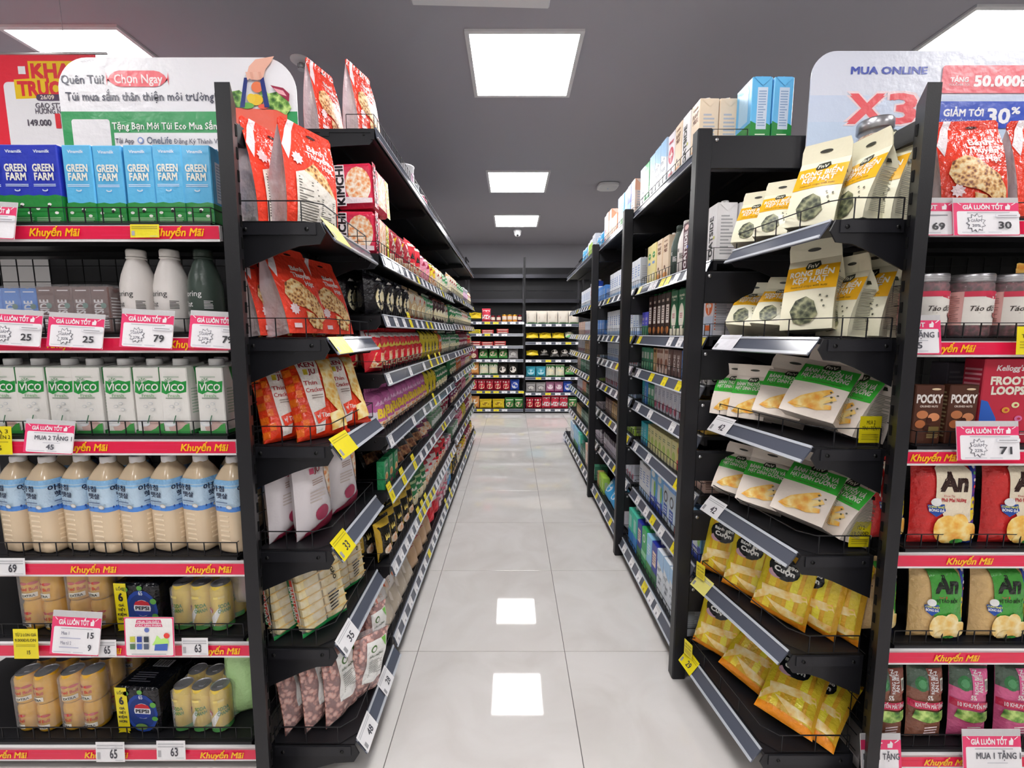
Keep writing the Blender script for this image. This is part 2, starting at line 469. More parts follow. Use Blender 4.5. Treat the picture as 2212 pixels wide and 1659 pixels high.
PANEL = emit_mat('light_panel', (1.0, 0.985, 0.97, 1), LIGHT)
WHITEM = mat('e6e6e8', 'matte')
fr = MB()
for a in ((-.3, .3, -.3, -.278), (-.3, .3, .278, .3), (-.3, -.278, -.278, .278), (.278, .3, -.278, .278)):
    fr.box(a[0], a[1], a[2], a[3], -.012, 0, WHITEM)
df = MB(); df.box(-.278, .278, -.278, .278, -.008, 0, PANEL)
light_sp = Spec('ceiling_light', 'ceiling light', '', .6, .6, .01, [('frame', fr, None), ('diffuser', df, None)])
for lb, x, y in (('large square LED ceiling panel over the middle of the aisle', .063, 2.61), ('mid-sized LED ceiling panel, second along the aisle', .058, 4.46),
                 ('smallest LED ceiling panel beside the dome camera', .06, 5.93), ('LED ceiling panel above the hanging red sale banner', -2.23, 2.58),
                 ('LED ceiling panel cut by the white and blue online-sale board', 2.43, 2.45), ('LED ceiling panel over the noodle racks, far', -2.23, 4.46),
                 ('LED ceiling panel over the milk racks, far', 2.43, 4.46), ('LED ceiling panel near the back wall, behind the noodle racks', -2.23, 5.93),
                 ('LED ceiling panel near the back wall, behind the milk racks', 2.43, 5.93), ('LED ceiling panel overhead of the photographer', .06, .7),
                 ('LED ceiling panel over the promotion rack of milk cartons', -2.23, .7), ('LED ceiling panel over the promotion rack of biscuits', 2.43, .7),
                 ('LED ceiling panel at the shop front, middle', .06, -1.1), ('LED ceiling panel at the shop front, milk carton side', -2.23, -1.1),
                 ('LED ceiling panel at the shop front, biscuit side', 2.43, -1.1)):
    put(light_sp, lb, (x, y, HC))
# air unit, sprinkler, access point, camera
b_ = MB(); b_.box(-.31, .31, -.31, .31, -.03, 0, WHITEM, .006)
v_ = MB()
for k in range(5): v_.box(-.2, .2, -.18 + k * .08, -.14 + k * .08, -.034, -.03, 'b4b4b8')
o = put(Spec('air_unit', 'air conditioner', '', .6, .6, .03, [('cover', b_, None), ('grille', v_, None)]),
    'white square ceiling air unit just above the first light panel', (-.13, 1.82, HC), rz=math.radians(2))
b_ = MB(); b_.lathe([(.055, 0), (.055, -.006), (.045, -.014), (.03, -.016)], WHITEM, 20, capb=False)
h_ = MB(); h_.lathe([(.012, -.014), (.012, -.035), (.006, -.04), (.02, -.048), (.02, -.05)], CHROME, 10)
for a in range(2): h_.tube([(.018 * (1 if a else -1), 0, -.012), (.02 * (1 if a else -1), 0, -.03), (.008 * (1 if a else -1), 0, -.046)], .003, CHROME)
put(Spec('sprinkler', 'sprinkler', '', .1, .1, .05, [('rosette', b_, None), ('spray_head', h_, None)]),
    'chrome sprinkler head on the grey ceiling beside the green bag board', (-1.165, 2.556, HC))
b_ = MB(); b_.lathe([(.085, -.0), (.1, -.008), (.1, -.03), (.085, -.04)], WHITEM, 24, sq=5, smooth=False)
l_ = MB(); l_.lathe([(.006, -.0405), (.006, -.042)], mat('9cc4ff', 'gloss'), 8)
put(Spec('access_point', 'wifi access point', '', .2, .2, .04, [('housing', b_, None), ('status_light', l_, None)]),
    'flat white square access point on the ceiling above the milk gondola', (.97, 4.54, HC))
b_ = MB(); b_.lathe([(.06, 0), (.058, -.03), (.05, -.05), (.05, -.07)], WHITEM, 20)
d_ = MB(); d_.lathe([(.048, -.07), (.044, -.085), (.03, -.1), (.001, -.106)], mat('e8e8ea', 'gloss'), 16)
e_ = MB(); e_.lathe([(.016, 0), (.014, .012), (.002, .015)], mat('16161a', 'gloss'), 12); e_.xform(Matrix.Translation((0, -.034, -.086)) @ Matrix.Rotation(math.radians(120), 4, 'X'))
put(Spec('dome_camera', 'security camera', '', .12, .12, .1, [('base', b_, None), ('dome', d_, None), ('lens', e_, None)]),
    'white dome security camera hanging below the farthest light panel', (.08, 6.42, HC))

# ---------------------------------------------------------------- racks
class Frame:
    """a rack's own frame: x along its face, y into the rack, front face at y = 0"""
    def __init__(s, x, y, rz):
        s.x, s.y, s.rz = x, y, rz; s.M = Matrix.Translation((x, y, 0)) @ Matrix.Rotation(rz, 4, 'Z')
    def w(s, x, y, z): return tuple(s.M @ Vector((x, y, z)))
RAILF = mat('4c505c', 'gloss'); RAILE = mat('a8acb4', 'gloss'); RAILW = mat('d8dade', 'gloss')
def rail_mb(x0, x1, z, style='dark', tilt=0.012, hh=.042, ytop=-.002):
    """plastic price channel along the shelf edge; tilt = how far the lower edge stands out"""
    mb = MB(); y0, y1 = ytop, ytop - tilt; z0, z1 = z + .004, z - hh
    mb.prism([(y0, z0), (y1, z1), (y1 + .003, z1 - .001), (y0 + .004, z0)], 0, x0, x1, RAILF if style == 'dark' else RAILE)
    for t0, t1, st in ((0, .1, .003), (.9, 1.0, .004)):
        ya, za, yb, zb = y0 + (y1 - y0) * t0, z0 + (z1 - z0) * t0, y0 + (y1 - y0) * t1, z0 + (z1 - z0) * t1
        mb.prism([(ya - st, za), (yb - st, zb), (yb + .001, zb), (ya + .001, za)], 0, x0, x1, RAILE)
    return mb
def rail_point(z, t, tilt=0.012, hh=.042, ytop=-.002, lift=.0012):
    """point on the channel's face, t = 0 top .. 1 bottom"""
    return (ytop - tilt * t - lift, z + .004 - (hh + .004) * t)
def guard_mb(x0, x1, d, z, h=.045, step=.042, r=.0014, y=.006, sides=True):
    mb = MB()
    if sides: pts = [(x0, d, z + h), (x0, y, z + h), (x1, y, z + h), (x1, d, z + h)]; lo = [(x0, d, z + .004), (x0, y, z + .004), (x1, y, z + .004), (x1, d, z + .004)]
    else: pts = [(x0, y, z + h), (x1, y, z + h)]; lo = [(x0, y, z + .004), (x1, y, z + .004)]
    mb.tube(pts, r, BLACK); mb.tube(lo, r, BLACK)
    n = max(1, round((x1 - x0) / step))
    for i in range(n + 1):
        x = x0 + (x1 - x0) * i / n; mb.tube([(x, y, z), (x, y, z + h)], r, BLACK)
    if sides:
        for x in (x0, x1): mb.tube([(x, d, z), (x, d, z + h)], r, BLACK)
    return mb
def board_mb(x0, x1, d, z, y0=.004):
    mb = MB(); mb.box(x0, x1, y0, d, z - .012, z, BLACK); mb.box(x0, x1, y0, y0 + .012, z - .034, z - .012, BLACK)
    for t in (.35, .7): mb.box(x0, x1, y0 + (d - y0) * t, y0 + (d - y0) * t + .03, z - .024, z - .012, BLACK)
    return mb
def bracket_mb(x, d, z, y0=.01, drop=.11, th=.004, wave=True):
    """side plate of a shelf: deep at the upright, waved towards the front"""
    mb = MB(); L = d - y0
    P = [(y0, z - .002), (y0 - .004, z - .03), (y0 + .012, z - .05)]
    if wave: P += [(y0 + L * .3, z - .056), (y0 + L * .5, z - .068), (y0 + L * .68, z - drop * .86), (y0 + L * .8, z - drop * .96), (d, z - drop)]
    else: P += [(d, z - drop)]
    P += [(d, z - .002)]
    mb.prism(P, 0, x - th / 2, x + th / 2, BLACK)
    for yy in (y0 + .03, d - .04): mb.tube([(x - th, yy, z - .018), (x + th, yy, z - .018)], .004, mat('0c0c0e', 'black'), 6)
    return mb
def upright_mb(x, y, h, w=.045, dp=.045, slots=True, face=-1):
    mb = MB(); mb.box(x - w / 2, x + w / 2, y, y + dp, 0.0, h, BLACK, .002)
    if slots:
        k = int((h - .15) / .05)
        for i in range(k):
            for sx in (-1, 1): mb.box(x + sx * w / 2 - (.0008 if sx > 0 else 0.0002), x + sx * w / 2 + (.0002 if sx > 0 else .0008), y + dp * .55, y + dp * .55 + .005, .1 + i * .05, .125 + i * .05, mat('050506', 'matte'))
    return mb
FOOT = MB(); FOOT.lathe([(.018, 0), (.02, .006), (.012, .012), (.007, .014), (.007, .05)], mat('101012', 'black'), 10)
FOOT_ME = FOOT.mesh('levelling_foot')

# ---------------- noodle gondola (faces +x), milk gondola (faces -x), back wall rack, two promotion end units
NF = Frame(-.46, 1.53, PI / 2)                 # local x = distance from the near end
NZ = [1.575, 1.365, 1.155, .925, .715, .425, .135]
NTOP = 1.985
def unit(name, label, fr):
    o = link(name, None, None, (fr.x, fr.y, 0), (0, 0, fr.rz)); o.empty_display_size = .1
    return tag(o, label, 'shelving')
noodle = unit('gondola', 'long black noodle gondola with tilted price rails, plain tan paper packs lowest', NF)
noodle['label'] = 'long black metal gondola holding the noodle packs, empty-looking top shelf'
L_ = 3.64; D_ = .44
for x in (0.02, .91, 1.82, 2.73, 3.62):
    part('upright', upright_mb(x, D_, 2.0), noodle)
mb = MB()
for k in range(4): mb.box(.04 + k * .91, .89 + k * .91, D_ + .01, D_ + .02, .1, 1.98, mat('141417', 'black'))
part('back_panel', mb, noodle)
mb = MB(); mb.box(0.0, L_, .03, D_, .02, .1, BLACK); part('plinth', mb, noodle)
mb = MB(); mb.box(-.004, 0.0, D_ + .03, D_ + .71, .1, 1.72, mat('121214', 'black')); part('end_panel', mb, noodle)
for z in (.14, .5, .85, 1.2, 1.6):
    part('rear_shelf', (lambda q: (q.box(0, L_, D_ + .03, D_ + .70, z - .02, z, BLACK), q)[1])(MB()), noodle)
for xx in (.03, 1.82, 3.6): part('levelling_foot', FOOT_ME, noodle, (xx, .03, 0))
for bi, (xa, xb) in enumerate(((0, .908), (.912, 1.818), (1.822, 2.728), (2.732, 3.64))):
    s = part('shelf', board_mb(xa, xb, D_, NTOP), noodle)
    part('wire_guard', guard_mb(xa + .01, xb - .01, .1, NTOP, .05, .035), s)
    part('shelf_edge', rail_mb(xa, xb, NTOP, 'dark', .004, .03), s)
    part('bracket', bracket_mb(xa + .004, D_, NTOP, drop=.1), noodle); part('bracket', bracket_mb(xb - .004, D_, NTOP, drop=.1), noodle)
for lv, z in enumerate(NZ):
    for xa, xb in ((0, 1.815), (1.825, 3.64)):
        zz = z if xa == 0 else z + (.035, .01, .0, .035, .02, .03, .0)[lv]
        s = part('shelf', board_mb(xa, xb, D_, zz), noodle)
        part('wire_guard', guard_mb(xa + .012, xb - .012, .2, zz, .045, .034), s)
        part('price_rail', rail_mb(xa, xb, zz, 'dark', .014), s)
        part('bracket', bracket_mb(xa + .004, D_, zz, drop=.1), noodle); part('bracket', bracket_mb(xb - .004, D_, zz, drop=.1), noodle)
        part('bracket', bracket_mb((xa + xb) / 2, D_, zz, drop=.1), noodle)

# milk gondola: front posts at y 1.5, 2.41, 3.32 ; local x = 0 far end (y = 5.15)
MF = Frame(.70, 5.15, -PI / 2)
MZ = [1.555, 1.29, 1.11, .925, .70, .42, .115]
MTOP = 1.945
milk = unit('gondola', 'long black metal gondola with front posts holding cartons of milk', MF)
MD = .30
def mx(y): return 5.15 - y
for y in (1.5, 2.41, 3.32):
    x = mx(y)
    mb = MB(); mb.box(x - .022, x + .022, -.095, -.045, 0, 1.965, BLACK, .004); part('front_post', mb, milk)
    for z in [MTOP] + MZ[:-1]:
        mb = MB(); zt = z if z == MTOP else z - .045
        mb.box(x - .015, x + .015, -.05, MD, zt - .105, zt, BLACK, .003)
        mb.tube([(x + .0145, -.03, zt - .015), (x + .018, -.03, zt - .015)], .006, mat('b8b8bc', 'metal'), 8)
        part('cross_beam', mb, milk)
    mb = MB(); mb.box(x - .015, x + .015, -.05, MD, .03, .07, BLACK, .003); part('cross_beam', mb, milk)
    part('levelling_foot', FOOT_ME, milk, (x - .03, .03, 0)); part('levelling_foot', FOOT_ME, milk, (x + .03, MD - .05, 0))
for y in (1.5, 2.41, 3.32, 4.24, 5.13): part('upright', upright_mb(mx(y), MD + .01, 1.96), milk)
mb = MB()
for ya, yb in ((1.53, 2.39), (2.43, 3.3), (3.34, 4.22), (4.26, 5.11)): mb.box(mx(yb), mx(ya), MD + .012, MD + .02, .1, 1.945, mat('141417', 'black'))
part('back_panel', mb, milk)
MB_BAYS = ((1.535, 2.395), (2.445, 3.305), (3.345, 4.235), (4.24, 5.14))
for bi, (ya, yb) in enumerate(MB_BAYS):
    xa, xb = mx(yb), mx(ya)
    fy = -.04 if bi < 2 else -.05
    s = part('shelf', board_mb(xa, xb, MD + .012, MTOP, fy), milk)
    part('shelf_edge', rail_mb(xa, xb, MTOP, 'dark', .003, .03, fy - .002), s)
    part('wire_guard', guard_mb(xa + .01, xb - .01, .1, MTOP, .045, .05, y=fy + .008), s)
    for lv, z in enumerate(MZ):
        zz = z + ((0, 0, 0, 0), (0, .0, 0, 0), (0, 0, 0, 0), (0, 0, 0, 0), (0, 0, 0, 0), (0, 0, 0, 0), (0, 0, 0, 0))[lv][bi]
        y0 = 0.0 if lv < 6 else -.05
        s = part('shelf', board_mb(xa, xb, MD + .012, zz, y0 + .004), milk)
        part('wire_guard', guard_mb(xa + .012, xb - .012, .12, zz, .045, .04, y=y0 + .008), s)
        part('price_rail', rail_mb(xa + .004, xb - .004, zz - .002, 'dark', .02, .045, y0 - .002), s)
        if bi >= 2:
            part('bracket', bracket_mb(xa + .004, MD, zz, drop=.09), milk); part('bracket', bracket_mb(xb - .004, MD, zz, drop=.09), milk)

# back wall rack
BF = Frame(-.73, 6.95, 0)
BZL = [1.49, 1.30, 1.105, .885, .63, .37, .07]
BZR = [1.455, 1.165, .88, .595, .34, .07]
wallrack = unit('wall_rack', 'black wall rack of food packs across the end of the aisle', BF)
for x in (-.93, 0, .93, 1.86, 2.79):
    mb = MB(); mb.box(x - .014, x + .014, -.005, .03, 0, 2.5, BLACK, .002); part('front_post', mb, wallrack)
mb = MB()
for k in range(-1, 3):
    for j in range(6): mb.box(k * .93 + .02, k * .93 + .91, .45, .47, .1 + j * .385, .48 + j * .385, mat('26262a', 'black'))
part('back_panel', mb, wallrack)
mb = MB(); mb.tube([(0, .02, 2.5), (0, .45, 2.5)], .012, BLACK); mb.tube([(1.86, .02, 2.5), (1.86, .45, 2.5)], .012, BLACK); part('top_arm', mb, wallrack)
for k in range(-1, 3):
    xa, xb = k * .93 + .016, k * .93 + .914
    for z in (BZL if k <= 0 else BZR):
        s = part('shelf', board_mb(xa, xb, .42, z), wallrack)
        part('price_rail', rail_mb(xa, xb, z, 'dark', .008, .04), s)
    for z in (2.26, 1.86):
        mb = MB(); mb.box(xa, xb, .25, .44, z - .03, z, BLACK); mb.box(xa, xb, .24, .25, z - .05, z + .01, mat('4a4a50', 'metal')); part('shelf', mb, wallrack)
    mb = MB(); mb.box(xa, xb, .03, .42, 0.0, .02, BLACK); part('plinth', mb, wallrack)

# promotion end units: posts, front shelves with red strips, side shelves towards the aisle
FZL = [1.557, 1.30, 1.049, .733, .509, .207]
FZR = [1.568, 1.29, 1.023, .755, .489, .185]
EZ = [1.568, 1.285, 1.008, .722, .44, .142]
def strip_mb(x0, x1, z, words):
    """front edge of a promotion shelf: red strip between white rails"""
    mb = MB(); mb.box(x0, x1, -.004, .004, z - .042, z - .008, 'e8e4e6')
    mb.box(x0, x1, -.007, -.004, z - .045, z - .040, 'f2eef0')
    W = x1 - x0; H = .029
    ops = [('r', 0, 0, 1, 1, 'd01c44')]
    for i in range(9): ops.append(('r', (i * .37) % .9, .1 + .09 * i, (i * .37) % .9 + .1, .13 + .09 * i, 'dc3860'))
    for cx in words: ops.append(('t', 'Khuyến Mãi', (cx - x0) / W, .22, .56, 'ffc21e', .118 / W, 1, .28))
    draw(mb, ops, W, H, lambda x, z_, e: (x0 + x, -.0075 - e, z - .0395 + z_), 'gloss')
    return mb
def end_unit(name, label, fr, W, words, sgn):
    """sgn = +1 when the aisle side is at the local +x end (noodle side), -1 at the -x end; local x 0..W from the aisle post outwards handled by caller"""
    u = unit(name, label, fr)
    D = .43
    H = 1.835
    xp = W + .022 if sgn > 0 else -.022
    xq = -.022 if sgn > 0 else W + .022
    q = .0705 if sgn > 0 else -.0145 - .0705          # aisle post: leans back towards the unit in plan
    fx = (1.071, 1.1045) if sgn > 0 else (-.095, -.063)
    bx = (W, W + .034) if sgn > 0 else (-.03, -.008)
    lean = .013 if sgn > 0 else -.015
    mb = MB(); mb.prism([(fx[0], -.045), (fx[1], -.045), (bx[1], .05), (bx[0], .05)], 2, 0, H, BLACK)
    for i in range(34):
        sx = fx[1] if sgn > 0 else fx[0]; ex = bx[1] if sgn > 0 else bx[0]
        a, b = (sx + (ex - sx) * .55, -.045 + .095 * .55), (sx + (ex - sx) * .62, -.045 + .095 * .62); o_ = .0006 * sgn
        mb.box(min(a[0], b[0]) - .0005 + o_, max(a[0], b[0]) + .0005 + o_, a[1], b[1], .1 + i * .05, .125 + i * .05, mat('050506', 'matte'))
    mb.v = [(x + lean * (z_ - .9) / .9, y, z_) for x, y, z_ in mb.v]
    part('front_post', mb, u)
    part('front_post', upright_mb(xq, .03, H, .036, .05), u)
    part('rear_post', upright_mb(xp, D - .03, H, .036, .05), u); part('rear_post', upright_mb(xq, D - .03, H, .036, .05), u)
    for xx in (xp, xq):
        mb = MB(); mb.box(xx - .014, xx + .014, .06, D, H - .075, H - .03, BLACK); part('top_rail', mb, u); mb = MB(); mb.box(xx - .014, xx + .014, .06, D, .03, .06, BLACK); part('bottom_rail', mb, u)
    mb = MB(); mb.box(0, W, D, D + .02, H - .06, H - .01, BLACK); part('top_rail', mb, u)
    mb = MB()                                       # wire mesh back
    k = 0
    x = .02
    while x < W: mb.tube([(x, D, .1), (x, D, 1.55)], .0016, BLACK); x += .055
    z = .12
    while z < 1.56: mb.tube([(0, D, z), (W, D, z)], .0016, BLACK); z += .052
    part('mesh_back', mb, u)
    mb = MB()                                       # wire mesh on the aisle side
    y = .09
    while y < D - .03: mb.tube([(xp, y, .1), (xp, y, 1.5)], .0013, BLACK); y += .05
    z = .12
    while z < 1.5: mb.tube([(xp, .06, z), (xp, D - .02, z)], .0013, BLACK); z += .05
    part('mesh_side', mb, u)
    for i, z in enumerate(FZL if sgn > 0 else FZR):
        s = part('shelf', board_mb(.002, W - .002, D, z, .004), u)
        part('promotion_strip', strip_mb(0 if sgn > 0 else -.034, W + (.024 if sgn > 0 else 0), z, words[i]), s, label='red strip with yellow lettering on the shelf edge')
        part('wire_guard', guard_mb(.005, W - .005, .1, z, .036, .042, y=.012), s)
    mb = MB(); mb.box(0, W, .05, D, 0, .08, mat('b8b4b2', 'paper')); part('plinth', mb, u)
    mb = MB(); mb.box(0, W, D + .004, D + .012, .08, 1.27 if sgn > 0 else 1.75, mat('121214', 'black')); part('back_panel', mb, u)
    return u
# noodle side end unit: x from -1.72 to -.72 ; local x = world x + 1.72
LW = 1.022
LF = Frame(-1.722, 1.03, 0)
lw = lambda px, z: None
RF = Frame(1.0, 1.03, 0)
def wx(px, py):                                   # world x of a picture column on the plane y = 1.03 (used once for lettering positions)
    rx = (px - VPX) / F_PX; ru = -(py - 829.5) / F_PX
    return rx * 1.03 / (math.cos(PITCH) + ru * math.sin(PITCH))
LWORDS = [[wx(127, 500), wx(393, 500)], [wx(163, 741), wx(425, 741)], [wx(190, 965), wx(448, 965)], [wx(210, 1226), wx(457, 1226)], [wx(222, 1403), wx(476, 1403)], [wx(22, 1635), wx(238, 1630), wx(485, 1622)]]
LWORDS = [[x + 1.722 for x in r] for r in LWORDS]
left_unit = end_unit('end_unit', 'black end unit with red edge strips holding milk cartons and drinks', LF, LW, LWORDS, 1)
RWORDS = [[], [wx(2045, 752)], [wx(2010, 990)], [wx(2086, 1212)], [wx(2058, 1421)], [wx(2035, 1650)]]
RWORDS = [[x - 1.0 for x in r] for r in RWORDS]
right_unit = end_unit('end_unit', 'black end unit with red edge strips holding jars, biscuits and cereal', RF, LW, RWORDS, -1)

# side shelves hang on the end units: plan as a trapezoid
CLIP = clear_mat('clear_plastic', 'dfe3ea', .55, .1, 0)
def side_shelf(parent, fr, xin, xo_near, xo_far, y0, y1, z, step=.06, tip=None):
    """world coordinates given, converted to the unit's frame; sgn from the outer edge"""
    sg = 1 if xo_near > xin else -1
    ox, oy = fr.x, fr.y
    def L(p): return (p[0] - ox, p[1] - oy, p[2])
    def V(x, y, z_): return L((x, y, z_))
    mb = MB()
    pl = [(xin - ox, y0 - oy), (xo_near - ox, y0 - oy), (xo_far - ox, y1 - oy), (xin - ox, y1 - oy)]
    mb.prism(pl, 2, z - .012, z, BLACK)
    s = part('side_shelf', mb, parent)
    # bracket plates at both ends: profile in x-z
    for yy, xo in ((y0, xo_near), (y1, xo_far)):
        Ln = abs(xo - xin); b = MB()
        P = [(0, 0), (Ln, 0), (Ln + .012, -.026), (Ln - .004, -.052), (Ln * .75, -.056), (Ln * .55, -.07), (Ln * .3, -.092), (0, -.118)]
        P = [(xin + sg * p - ox, z + q) for p, q in P]
        b.prism(P, 1, yy - oy - .002, yy - oy + .002, BLACK)
        b.prism([(xin + sg * .012 - ox, z - .002), (xin + sg * (Ln - .01) - ox, z - .002), (xin + sg * (Ln - .01) - ox, z - .03), (xin + sg * .012 - ox, z - .03)], 1, yy - oy - .005, yy - oy - .002, mat('232328', 'black'))
        for t in (.15, .85): b.tube([V(xin + sg * Ln * t, yy - .007, z - .017), V(xin + sg * Ln * t, yy - .004, z - .017)], .005, mat('08080a', 'black'), 8)
        part('bracket', b, s)
    # wire guard
    g = MB(); h = .052; e = .006
    a = (xin + sg * .01, y0 + .004); b_ = (xo_near - sg * e - sg * .035, y0 + .004); b2 = (xo_near - sg * e, y0 + .035); c = (xo_far - sg * e, y1 - .004); d = (xin + sg * .02, y1 - .004)
    for zz in (z + h, z + .003): g.tube([V(*a, zz), V(*b_, zz), V(*b2, zz), V(*c, zz), V(*d, zz)], .0017, BLACK)
    g.tube([V(*a, z), V(*a, z + h)], .0017, BLACK)
    for t in (.5, 1.0):
        g.tube([V(a[0] + (b_[0] - a[0]) * t * .96, a[1], z), V(a[0] + (b_[0] - a[0]) * t * .96, a[1], z + h)], .0015, BLACK)
    n = 4
    for i in range(1, n + 1):
        t = i / n; g.tube([V(b2[0] + (c[0] - b2[0]) * t, b2[1] + (c[1] - b2[1]) * t, z), V(b2[0] + (c[0] - b2[0]) * t, b2[1] + (c[1] - b2[1]) * t, z + h)], .0015, BLACK)
    part('wire_guard', g, s)
    # clear price channel, leaning outwards
    r = MB(); out = .03; dz = -.04
    q = [(xo_near, y0 + .012, z + .003), (xo_far, y1, z + .003), (xo_far + sg * out, y1, z + dz), (xo_near + sg * out, y0 + .012, z + dz)]
    vs = [V(*p) for p in q] + [V(p[0] - sg * .003, p[1], p[2] - .002) for p in q]
    fs = [(0, 1, 2, 3), (4, 7, 6, 5), (0, 4, 5, 1), (1, 5, 6, 2), (2, 6, 7, 3), (3, 7, 4, 0)]
    r.add(vs, fs, RAILF)
    for t0, t1 in ((0, .14), (.84, 1.0)):
        k = [tuple(q[0][i] + (q[3][i] - q[0][i]) * t0 for i in range(3)), tuple(q[1][i] + (q[2][i] - q[1][i]) * t0 for i in range(3)),
             tuple(q[1][i] + (q[2][i] - q[1][i]) * t1 for i in range(3)), tuple(q[0][i] + (q[3][i] - q[0][i]) * t1 for i in range(3))]
        vs = [V(p[0] + sg * .002, p[1], p[2] + .002) for p in k] + [V(*p) for p in k]
        r.add(vs, fs, RAILE)
    part('price_rail', r, s)
    return q
SIDE_Q = {}
for i, z in enumerate(EZ):
    xo = (-.468, -.472, -.476, -.487, -.492, -.445)[i]
    SIDE_Q['L', i] = side_shelf(left_unit, LF, -.682, xo, (-.48, -.485, -.48, -.49, -.495, -.445)[i], 1.085, 1.475, z + .002)
    SIDE_Q['R', i] = side_shelf(right_unit, RF, .945, (.772, .767, .772, .756, .754, .70)[i], (.73, .707, .705, .695, .675, .646)[i], 1.06, 1.45, z + .002)

# ---------------------------------------------------------------- kinds of product
def body_box(w, d, h, m, c=.0025, fold=False):
    mb = MB(); mb.box(-w / 2, w / 2, 0, d, 0, h, m, c)
    if fold:
        mb.box(-w / 2 + .004, w / 2 - .004, d / 2 - .001, d / 2 + .001, h, h + .004, m)
        for sx in (-1, 1):   # folded ears on the sides
            x = sx * w / 2
            mb.add([(x + sx * .0012, .004, h - .002), (x + sx * .0012, d - .004, h - .002), (x + sx * .0022, d / 2, h - d * .42)], [(0, 1, 2) if sx > 0 else (2, 1, 0)], m)
    return mb
def cap_mb(r, h, z, y, x=0.0, m=None, n=14):
    mb = MB(); mb.lathe([(r, 0), (r, h * .85), (r * .93, h)], m or mat('f0f0f2', 'soft'), n, smooth=True); mb.xform(Matrix.Translation((x, y, z))); return mb
def carton(name, cat, desc, w, d, h, base, ops, sops=None, cap=None, fin='soft', fold=True, tops=None, slant=0.0, capc=None, bops=None):
    mb = body_box(w, d, h, mat(base, fin), .002, fold and not slant)
    if slant:   # gable-like slanted top
        mb.v = [(x, y, z + (slant * (y / d) if z > h * .9 else 0)) for x, y, z in mb.v]
    draw(mb, ops, w, h, front(w), fin)
    so = sops if sops is not None else [o for o in ops if o[0] in ('r',) and o[1] <= 0 and o[3] >= 1]
    draw(mb, so, d, h, side(w / 2, d), fin); draw(mb, so, d, h, side(-w / 2, d), fin)
    if bops: draw(mb, bops, w, h, back(w, d), fin)
    if tops: draw(mb, tops, w, d, topf(w, d, h), fin)
    parts = [('body', mb, None)]
    if cap:
        r, hh, yy = cap
        parts.append(('cap', cap_mb(r, hh, h + slant * yy / d - .001, yy, 0, capc), None))
    return Spec(name, cat, desc, w, d, h, parts)

def pillow_surf(w, h, T, y0=None, wob=0.0, ph=0.0, pw=(2.6, .55)):
    yc = T if y0 is None else y0
    def S(x, z, e, sgn=-1):
        a = abs(2 * x / w - 1); b = abs(2 * z / h - 1)
        t = T * max(0.0, 1 - a ** pw[0]) ** pw[1] * max(0.0, 1 - b ** 5) ** .6
        t += wob * (math.sin(61 * x + ph) * math.sin(47 * z + 2 * ph) + .6 * math.sin(130 * x + 70 * z + ph)) * (t / T)
        pinch = 1 - .06 * (1 - b ** 3)
        return ((x - w / 2) * (1 if b > .93 else pinch + .0), yc + sgn * (t + e), z)
    return S
def pillow(name, cat, desc, w, h, T, base, ops, fin='film', nu=8, nv=10, wob=.0012, crimp=True, backc=None, L=.016, ph=0.0, extra=None, bops=None, pw=(2.6, .55)):
    S = pillow_surf(w, h, T, None, wob, ph, pw)
    mb = MB(); m = mat(base, fin) if isinstance(base, str) else base
    mb.grid(lambda u, v: S(u * w, v * h, 0), nu, nv, m)
    mb.grid(lambda u, v: S(u * w, v * h, 0, 1), nu, nv, (mat(backc, fin) if backc else m), flip=True)
    if crimp:
        for z0, z1, sg in ((h - .001, h + .012, 1), (-.0, -.0, -1)):
            if sg < 0: continue
            n = 14; vs = []; fs = []
            for i in range(n + 1):
                x = -w / 2 + w * i / n; vs += [(x, T + (.0012 if i % 2 else -.0012), z0), (x, T + (.0012 if i % 2 else -.0012), z1 + (.002 if i % 2 else 0))]
            for i in range(n): a = 2 * i; fs.append((a, a + 2, a + 3, a + 1))
            mb.add(vs, fs, m)
    if ops: draw(mb, ops, w, h, S, fin, L, .0003, .0009)
    if bops: draw(mb, bops, w, h, lambda x, z, e: S(w - x, z, e, 1), fin, L, .0003, .0009)
    parts = [('bag', mb, None)]
    if extra: parts += extra
    return Spec(name, cat, desc, w, 2 * T, h, parts)

